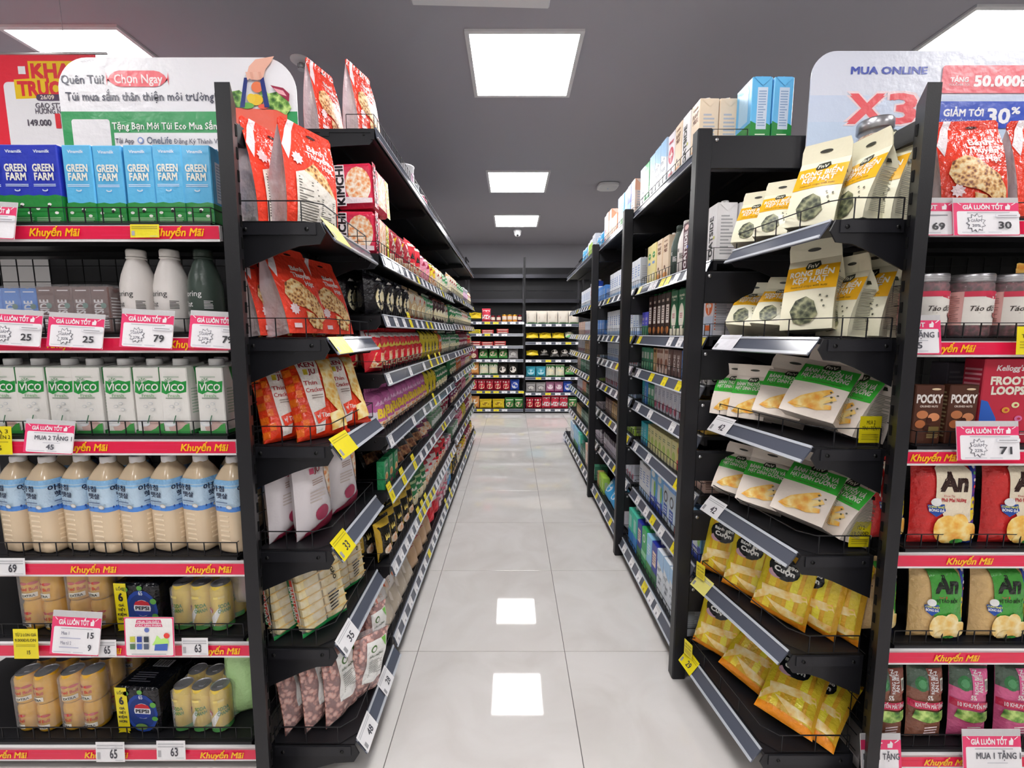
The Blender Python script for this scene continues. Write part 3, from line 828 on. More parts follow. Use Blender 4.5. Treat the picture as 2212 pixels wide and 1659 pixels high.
def pouch(name, cat, desc, w, d, h, base, ops, gops=None, fin='film', gm=None, nu=8, nv=12, seam=.022, backc=None, inside=None, curve=0.0, flap=None):
    """stand-up pouch: deep at the bottom, pinched to a seam at the top; folded side panels"""
    hb = h - seam
    def half(v): return d / 2 * (1 - v ** 2.2) + .001
    def F(x, z, e, sg=-1):
        v = min(1.0, max(0.0, z / hb)); u = 2 * x / w - 1
        b = half(v) + .010 * (1 - u * u) * math.sin(PI * min(1, v * 1.02)) * (1 if v < 1 else 0)
        wv = .0012 * math.sin(50 * x + 31 * z) * (1 - v) ** .3 if v < 1 else 0
        bend = curve * max(0.0, z / h - .55) ** 2
        return (x - w / 2, d / 2 + sg * (b + wv + e) + bend, z)
    mb = MB(); m = mat(base, fin)
    mb.grid(lambda u, v: F(u * w, v * hb, 0), nu, nv, m)
    mb.grid(lambda u, v: F(u * w, v * hb, 0, 1), nu, nv, mat(backc, fin) if backc else m, flip=True)
    rd = .012
    n = 10
    def seamp(u, v):
        z = hb + v * seam; x = u * w
        if v > .5: x = w / 2 + (x - w / 2) * (1 - .10 * ((v - .5) * 2) ** 2)
        return (x - w / 2, d / 2 - .0012 + curve * max(0.0, z / h - .55) ** 2, z)
    mb.grid(seamp, n, 3, m); mb.grid(lambda u, v: (seamp(u, v)[0], seamp(u, v)[1] + .0024, seamp(u, v)[2]), n, 3, m, flip=True)
    draw(mb, ops, w, h, lambda x, z, e: F(x, z, e) if z < hb else (x - w / 2, d / 2 - .0016 - e + curve * max(0.0, z / h - .55) ** 2, z), fin, .016, .0003, .0008)
    gs = []; gmm = gm or m
    for sx in (-1, 1):
        g = MB(); gs.append(g)
        def G(u, v, e=0):
            v = min(1.0, v); hv = half(v) + .0; yy = -hv + 2 * hv * u
            inn = (.004 + .012 * v) * (1 - abs(2 * u - 1)) if v < 1 else 0
            bend = curve * max(0.0, v * hb / h - .55) ** 2
            return (sx * (w / 2 - inn + e), d / 2 + yy + bend, v * hb)
        g.grid(lambda u, v: G(u, v), 4, nv, gmm, True, sx < 0)
        if gops: draw(g, gops, 1, 1, (lambda x, z, e, G=G: G(x if sx > 0 else 1 - x, z, e)), fin, None, .0004, .0012)
    b = MB(); b.box(-w / 2 + .002, w / 2 - .002, .003, d - .003, 0, .002, m)
    if gm is None:
        mb.v += []; o = len(mb.v)
        for src in gs + [b]:
            o = len(mb.v); mb.v += src.v
            for f, k, s_ in zip(src.f, src.m, src.sm): mb.f.append(tuple(i + o for i in f)); mb.m.append(mb.mi(src.mats[k])); mb.sm.append(s_)
        parts = [('bag', mb, None)]
    else:
        parts = [('bag', mb, None), ('side_window', gs[0], 'see-through side panel'), ('side_window', gs[1], 'see-through side panel')]
        if inside:
            ins = MB(); q = random.Random(3)
            # crackers seen through the window: small slabs
            for i in range(26):
                zz = .012 + (hb * .62) * (i // 2) / 13; dd = half(zz / hb) * 2 - .012
                for sx in (-1, 1):
                    cy = d / 2 + q.uniform(-.3, .3) * dd * .5; r = min(.017, dd * .4)
                    o = len(ins.v); ins.box(-.006, .006, -r, r, -.009, .009, mat(inside), .002)
                    ins.xform(Matrix.Translation((sx * (w / 2 - .028), cy, zz)) @ Matrix.Rotation(q.uniform(-.9, .9), 4, 'X') @ Matrix.Rotation(q.uniform(-.4, .4), 4, 'Z'), o)
            parts.append(('snacks', ins, None))
    return Spec(name, cat, desc, w, d, h, parts)

def can_mb(r, h, m, n=18):
    mb = MB(); mb.lathe([(r * .86, 0), (r, .006), (r, h - .012), (r * .88, h - .003), (r * .88, h)], m, n, capt=False)
    mb.lathe([(r * .88, h), (r * .82, h - .003)], CHROME, n, capb=False); mb.box(-.006, .006, -.004, .008, h - .003, h - .0015, CHROME)
    return mb
def cyl_surf(r, z0=0.0, cx=0.0, cy=None):
    cy = r if cy is None else cy
    return lambda x, z, e: (cx + (r + e) * math.sin(x / r), cy - (r + e) * math.cos(x / r), z + z0)
def draw_cyl(mb, ops, r, h, fin='gloss', z0=0.0, cx=0.0, cy=0.0, span=PI):
    w = span * r; f = cyl_surf(r, z0, cx, cy); draw(mb, ops, w, h, lambda x, z, e: f(x - w / 2, z, e), fin, r * .35, .0003, .0006)

K = {}
# --- noodle-side end unit, front
def cows(zt, q, c='f4f4ee'):
    return [('e', .15 + .32 * i + .1 * (i % 2), zt * (.4 + .3 * ((i * 7 + q) % 3) / 2), .07, .018, c) for i in range(3)] + [('e', .55, zt * .62, .05, .02, '1a1a1a'), ('l', .08, .03, .92, .09, 3, '9cc89c')]
for k, c, zt, nm in (('navy', '2434a8', .36, 'deep blue and green milk carton with white lettering'), ('sky', '5cb8e8', .27, 'sky blue and green milk carton with white lettering')):
    ops = [('r', 0, 0, 1, zt, '1f7c34'), ('p', [(0, zt), (.25, zt + .012), (.5, zt - .004), (.8, zt + .014), (1, zt), (1, zt - .05), (0, zt - .05)], '1f7c34')] + cows(zt, 1) + \
          [('t', 'Vinamilk', .5, .895, .035, 'e8f0f8', .55, 1), ('t', 'GREEN', .5, .665, .085, 'f2f0e4', .74, 1.4), ('t', 'FARM', .5, .555, .085, 'f2f0e4', .66, 1.4),
           ('l', .12, .47, .88, .51, 2, 'dce8f4'), ('e', .5, .43, .1, .018, 'dce8f4'), ('e', .5, .438, .07, .012, c)]
    K[k] = carton('milk_carton', 'milk carton', nm, .069, .069, .179, c, ops, [('r', 0, 0, 1, zt, '1f7c34'), ('r', .2, .3, .8, .82, 'd8e4f0'), ('l', .25, .34, .75, .8, 12, '8098b0')], (.014, .014, .045))
def small_row_pack(name, desc, n, cw, cd, ch, c, word, wc, cat='drink pack'):
    """several small cartons shrink-wrapped side by side"""
    parts = []
    for i in range(n):
        mb = body_box(cw - .001, cd, ch, mat(c, 'soft'), .002, True)
        draw(mb, [('t', word, .42, .42, .16, wc, .62, 1.2, 0, 90), ('l', .2, .9, .8, .95, 1, wc), ('e', .68, .6, .16, .06, '6c8a80'), ('l', .62, .1, .9, .4, 6, wc)], cw, ch, front(cw), 'soft')
        draw(mb, [('l', .15, .2, .85, .8, 9, wc)], cd, ch, side((cw - .001) / 2, cd), 'soft')
        mb.xform(Matrix.Translation(((i - (n - 1) / 2) * cw, 0, 0))); parts.append(('carton', mb, None))
    W = n * cw
    f = MB(); f.box(-W / 2 - .001, W / 2 + .001, -.0015, cd + .0015, .0005, ch + .0085, FILM, .006); parts.append(('shrink_wrap', f, 'clear plastic wrap'))
    return Spec(name, cat, desc, W, cd, ch, parts)
K['oat_brown'] = small_row_pack('drink_pack', 'brown oat drink cartons in clear wrap', 4, .052, .042, .145, '6e5450', 'OATSIDE', 'f0ecec')
K['oat_blue'] = small_row_pack('drink_pack', 'blue oat drink cartons in clear wrap', 4, .052, .042, .14, '4a80c8', 'OATSIDE', 'e8f0f8')
def boring(c, tc, cc, desc):
    mb = MB(); m = mat(c, 'soft'); r = .0415
    mb.lathe([(r * .9, 0), (r, .005), (r, .115), (r * .985, .13), (r * .86, .158), (r * .62, .188), (r * .5, .2), (r * .47, .212)], m, 28)
    draw_cyl(mb, [('t', 'Boring', .36, .76, .11, tc, .42), ('t', 'Oat', .28, .55, .11, tc, .22), ('t', 'Milk', .29, .34, .11, tc, .25), ('l', .15, .1, .42, .2, 2, tc), ('l', .6, .5, .75, .68, 6, tc)], r, .13, 'soft', 0, 0, 0)
    cp = MB(); cp.lathe([(.0215, .206), (.0225, .209), (.0225, .222), (.0205, .226)], mat(cc, 'soft'), 20)
    rg = MB(); rg.lathe([(.0205, .2), (.0235, .202), (.0235, .205), (.0205, .206)], mat(cc, 'soft'), 20)
    for x in (mb, cp, rg): x.xform(Matrix.Translation((0, r, 0)))
    return Spec('milk_bottle', 'bottle', desc, 2 * r, 2 * r, .226, [('body', mb, None), ('cap', cp, None), ('neck_ring', rg, None)])
K['boring_w'] = boring('d4cfcc', '303030', 'e8e4e0', 'matte white oat milk bottle with plain dark lettering')
K['boring_g'] = boring('38453f', 'f0f0f0', '2c3832', 'dark green oat milk bottle with white lettering')
flag = [(.04, .63), (.08, .80), (.3, .775), (.55, .81), (.8, .785), (.98, .80), (.94, .635), (.7, .615), (.4, .635), (.2, .6)]
pal = [('p', [(.3, .74), (.33, .74), (.36, .82), (.33, .82)], 'f2f6f2')] + [('p', [(.34, .8), (.34 + .17 * math.cos(a), .8 + .05 * math.sin(a)), (.34 + .12 * math.cos(a + .25), .795 + .045 * math.sin(a + .25))], '4c8c5c') for a in (.2, .8, 1.6, 2.4, 3.0, -.3, 3.6)]
coco = [('e', .62, .105, .38, .1, 'b89c96'), ('p', [(.35, 0), (1, 0), (1, .17), (.85, .15), (.7, .09), (.5, .05)], '3c8c44'), ('r', 0, 0, 1, .055, '2c7c3c'), ('e', .3, .17, .22, .05, 'c8ccd0'), ('e', .3, .17, .15, .03, 'eceef0'),
        ('p', [(.42, .17), (.46, .17), (.56, .29), (.52, .29)], '3c6c50')]
K['vico'] = carton('coconut_carton', 'coconut water carton', 'white coconut water carton with a green flag emblem', .068, .066, .168, 'e2e0dc',
    [('p', flag, '1f8c3c')] + pal + [('t', 'VICO', .52, .655, .095, 'f6f8f4', .76, .8, .15), ('t', 'Fresh', .5, .56, .045, '5c9c60', .42), ('l', .18, .84, .74, .88, 1, 'a8b4a8'), ('l', .2, .53, .8, .56, 1, '7c8c7c'),
    ('e', .58, .46, .08, .022, 'b8bcc0'), ('e', .4, .42, .08, .022, 'b8bcc0'), ('e', .64, .37, .08, .022, 'b8bcc0'), ('e', .58, .46, .06, .016, 'e2e0dc'), ('e', .4, .42, .06, .016, 'e2e0dc'), ('e', .64, .37, .06, .016, 'e2e0dc')] + coco,
    [('r', 0, 0, 1, .06, '2c7c3c'), ('l', .15, .3, .6, .7, 9, 'a0b4a4'), ('p', [(.5, .8), (1, .75), (1, 1), (.35, 1)], '1f7c3c')], (.017, .017, .03), slant=.01, tops=[('r', 0, 0, 1, 1, '1f7c3c')])
# rice drink bottle: square with rounded edges, moulded ribs, blue sleeve
def rice_bottle():
    r = .041; mb = MB(); cream = mat('c8b498', 'gloss')
    prof = [(r * .86, 0), (r * .98, .006), (r, .02), (r, .118), (r * .985, .124), (r * .985, .192), (r * .9, .206), (r * .62, .228), (r * .42, .24), (r * .36, .246)]
    mb.lathe(prof, cream, 28, sq=4.2)
    for i in range(6):
        z = .032 + i * .014
        for a in range(4):
            o = len(mb.v); mb.box(-.016, .016, -r - .0012, -r + .002, z, z + .006, mat('d8c6ac', 'gloss'), .0012); mb.xform(Matrix.Rotation(a * PI / 2, 4, 'Z'), o)
    lb = MB()
    lb.lathe([(r * 1.012, .118), (r * 1.012, .191)], mat('b8d0e4', 'film'), 28, sq=4.2, capb=False, capt=False)
    lb.lathe([(r * 1.013, .183), (r * 1.011, .194), (r * .95, .204)], mat('84b4dc', 'film'), 28, sq=4.2, capb=False, capt=False)
    lb.lathe([(r * 1.016, .118), (r * 1.016, .131)], mat('4c84d0', 'film'), 28, sq=4.2, capb=False, capt=False)
    sf = lambda x, z, e: (x - r, -r * 1.03 - .0006 - e, z)
    for a in range(4):
        o = len(lb.v)
        draw(lb, [('t', '아침', .36, .712, .046, '16203c', .5, .9), ('t', '햇살', .5, .635, .044, '16203c', .46, .8), ('l', .25, .575, .72, .595, 1, '4c5c80'), ('l', .3, .555, .7, .565, 1, '7c8ca8'),
                  ('e', .78, .54, .13, .022, 'b0a898'), ('e', .78, .54, .1, .016, 'd8dce0'), ('e', .15, .535, .03, .012, '2c4c8c'), ('e', .32, .532, .02, .012, '2c4c8c'), ('e', .45, .535, .03, .01, '2c4c8c')], 2 * r, .246, sf, 'ink', None, .0002)
        lb.xform(Matrix.Rotation(a * PI / 2, 4, 'Z'), o)
    cp = MB(); cp.lathe([(.017, .243), (.018, .246), (.018, .258), (.016, .262)], mat('eceaea', 'soft'), 18)
    for x in (mb, lb, cp): x.xform(Matrix.Translation((0, r, 0)))
    return Spec('rice_drink_bottle', 'bottle', 'cream rice drink bottle with blue sleeve', 2 * r, 2 * r, .262, [('body', mb, 'cream ribbed plastic'), ('sleeve', lb, 'light blue printed sleeve'), ('cap', cp, 'white screw cap')])
K['rice'] = rice_bottle()
def can_pack(name, desc, nx, ny, nz, r, h, c, ops, film=True):
    base = can_mb(r, h, mat(c, 'foil')); draw_cyl(base, ops, r, h - .014, 'gloss', .004)
    me = base.mesh('can'); parts = []; W = nx * 2 * r; Dp = ny * 2 * r
    sp = Spec(name, 'can pack', desc, W, Dp, nz * h, [])
    sp.cans = [((i - (nx - 1) / 2) * 2 * r, (j + .5) * 2 * r, k * h) for k in range(nz) for j in range(ny) for i in range(nx)]
    sp.canme = me
    if film:
        f = MB(); f.box(-W / 2 - .001, W / 2 + .001, -.001, Dp + .001, .004, nz * h + .001, FILM, .012); sp.film = f.mesh('shrink_wrap')
    else: sp.film = None
    return sp
def put_pack(sp, label, loc, rz=0, group=None):
    o = link(sp.name, None, None, loc, (0, 0, rz)); o.empty_display_size = .03
    for i, p in enumerate(sp.cans): link('can', sp.canme, o, p, (0, 0, (i * 1.3) % .9 - .4))
    if sp.film: link('shrink_wrap', sp.film, o)['label'] = 'clear plastic wrap'
    return tag(o, label, sp.cat, group)
K['gold'] = can_pack('can_pack', 'gold energy drink cans', 2, 2, 2, .0275, .083, 'f0b830', [('e', .38, .68, .12, .06, 'b82c1c'), ('e', .62, .68, .12, .06, 'b82c1c'), ('t', 'Red Bull', .5, .4, .12, 'b82c1c', .42, 1), ('r', .3, .12, .7, .3, 'd8d4c4'), ('t', 'EXTRA', .5, .15, .09, '2c2c2c', .3, 1)])
K['soda'] = can_pack('can_pack', 'yellow lime soda cans', 3, 2, 1, .026, .125, 'e4c850', [('r', 0, 0, 1, .12, '4c8c4c'), ('p', [(.3, .1), (.55, .5), (.5, .6), (.2, .3)], 'f0f0ea'), ('t', 'SODA', .62, .56, .09, '3c7c3c', .3, 1), ('t', 'CHANH', .62, .44, .09, '3c7c3c', .34, 1),
    ('e', .2, .5, .1, .07, 'b83038'), ('t', '7up', .2, .46, .09, 'f4f4f4', .14, 1), ('r', .35, .8, .65, .86, 'e4d078')])
def cola_box():
    w, d, h = .125, .19, .135
    mb = body_box(w, d, h, mat('0c0e14', 'film'), .006)
    draw(mb, [('e', .62, .45, .36, .42, '1c3c8c'), ('e', .62, .45, .3, .34, '163070'), ('e', .64, .5, .19, .17, 'e8e8f0'), ('p', [(.46, .56), (.5, .63), (.64, .665), (.78, .63), (.82, .56), (.64, .56)], 'b82430'), ('p', [(.46, .44), (.5, .37), (.64, .335), (.78, .37), (.82, .44), (.64, .44)], '1c3484'),
              ('t', 'PEPSI', .64, .465, .07, '101420', .3, 1.2), ('e', .3, .88, .06, .05, '4c8c3c'), ('e', .62, .92, .06, .05, '5c9c44'), ('e', .9, .65, .07, .06, '5c9c44'), ('e', .92, .35, .07, .05, '4c8c3c'), ('e', .6, .16, .14, .07, '5c7c3c'), ('t', '65', .64, .78, .08, 'd8e0f0', .09, 1)], w, h, front(w), 'ink')
    draw(mb, [('t', 'PEPSI', .5, .62, .12, '8c8c94', .6, 1.2, .2), ('r', .35, .4, .75, .54, 'a8a8ac'), ('b', .38, .41, .72, .53), ('l', .2, .1, .7, .3, 5, '4c4c54')], w, d, topf(w, d, h), 'ink')
    t = MB(); draw(t, [('r', 0, 0, 1, 1, 'e4d41c'), ('t', 'LỐC', .5, .85, .055, '18182c', .6, 1), ('t', '6', .5, .62, .16, '18182c', .4, 1.6), ('t', 'GIÁ', .5, .5, .05, '18182c', .45, 1), ('t', 'TIẾT', .5, .4, .05, '18182c', .6, 1), ('t', 'KIỆM', .5, .3, .05, '18182c', .7, 1), ('t', 'HƠN', .5, .2, .05, '18182c', .65, 1),
                      ('p', [(.1, .0), (.5, .04), (.9, 0), (1, -.04), (.5, -.02), (0, -.04)], 'd4c41c')], .034, .13, lambda x, z, e: (x - .056, -.0012 - e, z + .006), 'soft')
    return Spec('cola_pack', 'cola pack', 'black cola six-pack with yellow banner', w, d, h, [('box', mb, None), ('offer_banner', t, 'yellow offer banner with dark lettering')])
K['cola'] = cola_box()
# --- pouches
RED = 'e0402c'
red_ops = [('p', [(.0, .74), (.16, 1), (.27, 1), (.08, .62)], 'f0e4e8'), ('e', .58, .93, .09, .012, '3a1010'), ('t', 'Bánh', .62, .73, .055, 'f6e8e4', .34, 1.2), ('t', 'Thuyền', .64, .645, .055, 'f6e8e4', .48, 1.2), ('t', 'Hạt', .78, .555, .055, 'f6e8e4', .24, 1.2),
           ('s', .22, .27, .11, 9, 'f2d8dc'), ('p', [(.1, .44), (.16, .56), (.34, .62), (.52, .58), (.66, .5), (.84, .42), (.95, .28), (.94, .16), (.82, .12), (.66, .22), (.52, .27), (.34, .3), (.18, .34)], 'granola'), ('p', [(.45, .25), (.62, .22), (.84, .1), (.8, .04), (.6, .06), (.48, .14)], 'granola'), ('r', .12, .06, .3, .11, 'f2d8dc')]
K['red'] = pouch('snack_pouch', 'snack pouch', 'red granola snack pouch', .165, .075, .26, RED, red_ops, None, 'film', FROST, inside='granola')
back_ops = [('p', [(.0, .74), (.16, 1), (.27, 1), (.08, .62)], 'f0e4e8'), ('e', .58, .93, .09, .012, '3a1010'), ('t', 'Bánh', .62, .78, .05, 'f6e8e4', .34, 1.2), ('t', 'Thuyền', .64, .71, .05, 'f6e8e4', .48, 1.2), ('t', 'Hạt', .8, .64, .05, 'f6e8e4', .22, 1.2), ('s', .22, .66, .1, 9, 'f2d8dc'),
            ('p', [(.3, .56), (.5, .66), (.75, .56), (.92, .4), (.9, .3), (.7, .4), (.45, .5)], 'granola'), ('p', [(.16, .03), (.94, .03), (.94, .38), (.3, .56), (.16, .52)], 'd8d2ca'), ('l', .2, .08, .55, .5, 16, '6c6862'), ('l', .6, .06, .9, .34, 14, '6c6862'), ('b', .62, .06, .9, .13)]
K['redb'] = pouch('snack_pouch', 'snack pouch', 'red granola snack pouch', .165, .075, .26, RED, back_ops, None, 'film', FROST, inside='granola')
def fnv(hexc, l1, l2, sub, pic, tone):
    ops = [('r', 0, .44, 1, .72, hexc), ('e', .5, .9, .13, .018, '3a3a34'), ('p', [(.36, .7), (.4, .76), (.62, .775), (.66, .72), (.6, .68), (.4, .67)], '262a20'), ('t', 'FnV', .51, .695, .045, 'd8d8c8', .2, 1), ('t', l1, .5, .60, .06, 'f2f0e6', .84, 1.3), ('t', l2, .5, .52, .06, 'f2f0e6', .66 if len(l2) < 9 else .84, 1.3),
           ('t', sub, .5, .465, .026, '4a4420', .7), ('p', pic[1], pic[0])] + [('e', x, z, .02, .012, '5a5a4a') for x, z in ((.8, .3), (.88, .34), (.84, .24), (.76, .36))]
    gops = [('l', .12, .1, .88, .72, 26, '8c8a7c'), ('p', [(.3, .78), (.36, .84), (.66, .84), (.7, .79)], '2c3024')]
    return ops, gops
sea = ('seaweed', [(.28, .08), (.2, .2), (.3, .32), (.5, .36), (.66, .3), (.74, .16), (.6, .07), (.42, .05)])
ops, gops = fnv('f0b41c', 'RONG BIỂN', 'KẸP HẠT', 'Seaweed crisps with nuts', sea, 0)
K['fnv_y'] = pouch('seaweed_pouch', 'snack pouch', 'cream pouch with yellow band of seaweed crisps', .125, .10, .25, 'dcd8c0', ops, gops, 'soft', None, seam=.05, curve=-.10)
boat = ('granola', [(.12, .1), (.2, .2), (.42, .3), (.7, .36), (.84, .34), (.88, .24), (.9, .1), (.7, .06), (.5, .05), (.25, .05)])
boat = ('cheese', [(.12, .1), (.3, .24), (.56, .34), (.74, .4), (.8, .37), (.66, .27), (.84, .32), (.9, .28), (.72, .19), (.86, .2), (.88, .15), (.66, .1), (.46, .1), (.3, .07)])
ops, gops = fnv('38a838', 'BÁNH THUYỀN VÀ', 'HẠT DINH DƯỠNG', 'Boat cake and nutritional nuts', boat, 0)
K['fnv_g'] = pouch('cake_pouch', 'snack pouch', 'off-white pouch with green band of boat cakes', .14, .09, .225, 'd8cec4', ops, gops, 'soft', None, seam=.045, curve=-.10)
ken = [('r', .0 + .1 * (j % 2), .04 + .09 * j, .1 + .1 * (j % 2), .13 + .09 * j, 'e86c1c') for j in range(10)] + [('p', [(.2, .97), (.62, .99), (.6, .5), (.55, .3), (.46, .06), (.3, .04)], 'e4dcd6'), ('p', [(.62, .99), (.98, .97), (.98, .25), (.8, .28), (.62, .45), (.66, .7)], 'cracker'),
       ('t', 'KEN', .41, .85, .06, '8c2430', .3, 1), ('t', 'JU', .47, .76, .06, '8c2430', .15, 1), ('r', .3, .75, .38, .82, 'b8a430'), ('t', 'Thin', .38, .62, .05, 'a83c3c', .26, .6), ('t', 'Cracker', .43, .53, .05, 'a83c3c', .34, .6), ('l', .34, .44, .56, .5, 2, '8c8078'),
       ('p', [(.3, .28), (.62, .34), (.66, .22), (.34, .14)], 'd83c20'), ('t', 'vị Tôm', .48, .21, .05, 'f8ece4', .26, 1), ('p', [(.6, .24), (.95, .3), (.95, .08), (.6, .04)], 'rice'), ('r', 0, 0, 1, .035, 'd03418')]
K['ken_o'] = pillow('cracker_bag', 'cracker bag', 'orange checked cracker bag', .15, .235, .028, 'd03818', ken, 'film', 10, 12, .0015, bops=[('r', .25 * i, .12 * j, .25 * i + .25, .12 * j + .12, 'e86c1c') for i in range(4) for j in range(8) if (i + j) % 2])
kenw = [('t', 'KEN', .36, .84, .055, '5c5450', .36, 1), ('t', 'JU', .44, .75, .055, '8c2430', .18, 1), ('r', .24, .745, .34, .81, 'b84c6c'), ('l', .28, .6, .6, .68, 3, 'a89088'), ('p', [(.62, .98), (.97, .96), (.97, .3), (.75, .45), (.64, .7)], 'noodle'), ('p', [(.1, .08), (.9, .2), (.95, .0), (.05, .0)], '8c2440'), ('e', .5, .25, .2, .09, 'a83c5c'), ('l', .2, .4, .6, .55, 4, 'b8aca8')]
K['ken_w'] = pillow('cracker_bag', 'cracker bag', 'white and maroon cracker bag', .15, .25, .03, 'dcd6da', kenw, 'soft', 10, 12, .0015, bops=[('r', 0, 0, 1, .07, '9c2444'), ('r', .05, .9, .2, .99, 'd87830')])
def clear_cracker():
    w, h, T = .15, .23, .03; parts = []
    for i in range(2):
        for j in range(2):
            mb = MB(); mb.box(-.034, .034, .008 + j * .025, .029 + j * .025, .012, .2, mat('crisp', 'ink'), .006)
            for q in range(7): mb.box(-.035, .035, .006 + j * .025, .031 + j * .025, .03 + q * .025, .034 + q * .025, mat('d8b878', 'ink'), .001)
            mb.xform(Matrix.Translation(((i - .5) * .072, 0, 0))); parts.append(('cracker_stack', mb, None))
    S = pillow_surf(w, h, T, None, .002, 1.0)
    f = MB(); f.grid(lambda u, v: S(u * w, v * h, 0), 8, 12, FILM); f.grid(lambda u, v: S(u * w, v * h, 0, 1), 8, 12, FILM, flip=True)
    for sx in (-1, 1):
        f.add([(sx * w / 2, T - .004, .02), (sx * w / 2, T + .004, .02), (sx * w / 2, T + .004, h - .02), (sx * w / 2, T - .004, h - .02)], [(0, 1, 2, 3)], FILM)
    p = MB()
    draw(p, [('t', 'BÁNH GẠO', .72, .72, .045, '1c1814', .42, 1.2, 0, -78), ('l', .55, .15, .95, .4, 6, '2c2420'), ('p', [(0, .0), (1, .0), (1, .05), (.5, .09), (0, .05)], '2c9c54')], w, h, S, 'film', .02, .0004, .0012)
    # label on the camera side (-x)
    q = MB(); q.box(-w / 2 - .004, -w / 2 - .003, T - .012, T + .012, .05, .17, 'e8e4dc')
    draw(p, [('r', 0, 0, .5, 1, '2c7c4c'), ('r', .5, 0, 1, 1, 'd84c3c'), ('t', 'BÁNH GẠO', .52, .45, .14, 'f4f0ec', .8, 1.3, 0, -90)], .024, .12, lambda x, z, e: (-w / 2 - .0045 - e, T + .012 - x, z + .05), 'ink')
    parts += [('film', f, 'clear plastic film'), ('print', p, None), ('side_label', q, None)]
    return Spec('cracker_pack', 'cracker pack', 'clear pack of pale crackers', w, 2 * T, h, parts)
K['clear'] = clear_cracker()
def peanuts():
    w, h, T = .13, .215, .029
    S = pillow_surf(w, h, T, None, .004, .5)
    mb = MB(); mb.grid(lambda u, v: S(u * w, v * h, 0), 10, 14, mat('peanut', 'ink')); mb.grid(lambda u, v: S(u * w, v * h, 0, 1), 10, 14, mat('peanut', 'ink'), flip=True)
    f = MB(); f.grid(lambda u, v: S(u * w, v * h, .0025), 8, 12, FILM); f.grid(lambda u, v: S(u * w, v * h, .0025, 1), 8, 12, FILM, flip=True)
    f.grid(lambda u, v: (-.05 + .1 * u, T + .004 * math.sin(9 * u), -.03 * v + .004), 6, 2, clear_mat('clear_tail', 'd8d8dc', .3))
    f.grid(lambda u, v: (-.06 + .12 * u, T + .003 * math.sin(7 * u), h - .004 + .025 * v), 6, 2, clear_mat('clear_tail', 'd8d8dc', .3))
    p = MB(); draw(p, [('r', .26, .3, .86, .95, 'dcdcda'), ('e', .45, .84, .09, .055, '4c6c3c'), ('e', .45, .84, .055, .034, 'dcdcda'), ('t', 'ĐẬU PHỘNG', .56, .7, .03, '3c4c34', .42, 1), ('p', [(.66, .95), (.82, .95), (.82, .8)], '6ca848'), ('l', .35, .4, .78, .66, 9, '8c8c88')], w, h, S, 'film', .014, .0004, .0034)
    return Spec('peanut_bag', 'peanut bag', 'clear bag of pink peanuts with white label', w, 2 * T, h, [('peanuts', mb, 'pink-skinned peanuts'), ('film', f, 'clear plastic film'), ('paper_label', p, 'white paper label')])
K['peanut'] = peanuts()
roll_ops = [('r', 0, .0, 1, .09, 'd8841c')] + [('r', .02 + .2 * i, .1, .15 + .2 * i, .93, ('c8b428', 'd8c038', 'c09c30', 'd4c83c', 'c8b030')[i]) for i in range(5)] + \
    [('p', [(.1, .38), (.9, .48), (.95, .38), (.15, .27)], 'rice'), ('p', [(.25, .24), (.6, .1), (.95, .12), (.95, .2), (.6, .22)], 'rice'), ('p', [(.03, .1), (.3, .28), (.2, .34), (.0, .2)], 'rice'), ('r', 0, .92, 1, 1, 'e0c41c'),
     ('e', .42, .7, .29, .155, '14181c'), ('e', .3, .6, .14, .06, 'b894a0'), ('e', .44, .7, .26, .14, '14181c'), ('t', 'Bánh gạo', .44, .735, .042, 'f0f0ec', .44, 1.4), ('t', 'Cuộn', .44, .645, .062, 'f4f4f0', .38, 1.8)]
K['roll'] = pillow('rice_roll_bag', 'rice roll bag', 'yellow bag of rolled rice cakes', .15, .22, .03, 'd0a030', roll_ops, 'film', 10, 12, .0018, ph=2.0, bops=[('r', .1, .2, .9, .8, 'd8d060'), ('l', .15, .3, .85, .7, 12, '8c7c28')])
# --- biscuit-side end unit, front
def jar():
    r, h = .046, .155; mb = MB(); mb.lathe([(r * .92, 0), (r, .006), (r, h - .028), (r * .94, h - .02)], mat('berry', 'ink'), 28)
    g = MB(); g.lathe([(r * .95, 0), (r * 1.03, .006), (r * 1.03, h - .028), (r * .97, h - .018)], GLASS, 28, capt=False)
    lid = MB(); lid.lathe([(r * .98, h - .02), (r, h - .018), (r, h - .003), (r * .97, h)], mat('b8b8bc', 'metal'), 32)
    for q in range(3): lid.lathe([(r * 1.01, h - .016 + q * .004), (r * 1.01, h - .0145 + q * .004)], mat('d8d8dc', 'metal'), 32)
    lb = MB(); lb.lathe([(r * 1.04, .03), (r * 1.04, .112)], mat('d8a8a4', 'soft'), 28, capb=False, capt=False)
    draw_cyl(lb, [('r', .18, 0, .82, 1, 'dcd8d2'), ('p', [(.18, 1), (.82, 1), (.82, .84), (.6, .76), (.4, .84), (.18, .84)], 'c4304c'), ('t', 'nutty', .68, .86, .08, 'f4e8ec', .13, 1), ('t', 'Táo đỏ', .43, .42, .14, '2c2420', .34, .4, .3), ('l', .36, .34, .6, .38, 1, 'a89c94'), ('e', .66, .3, .08, .09, '8c3c3c'), ('e', .73, .2, .05, .12, 'a89484'), ('l', .02, .1, .14, .9, 12, 'a87c78')], r * 1.042, .082, 'soft', .03)
    for x in (mb, g, lid, lb): x.xform(Matrix.Translation((0, r, 0)))
    return Spec('date_jar', 'jar', 'glass jar of dark red dates', 2 * r, 2 * r, h, [('dates', mb, 'dark red dried dates'), ('glass', g, 'clear glass'), ('lid', lid, 'silver screw lid'), ('paper_label', lb, 'pink and white label')])
K['jar'] = jar()
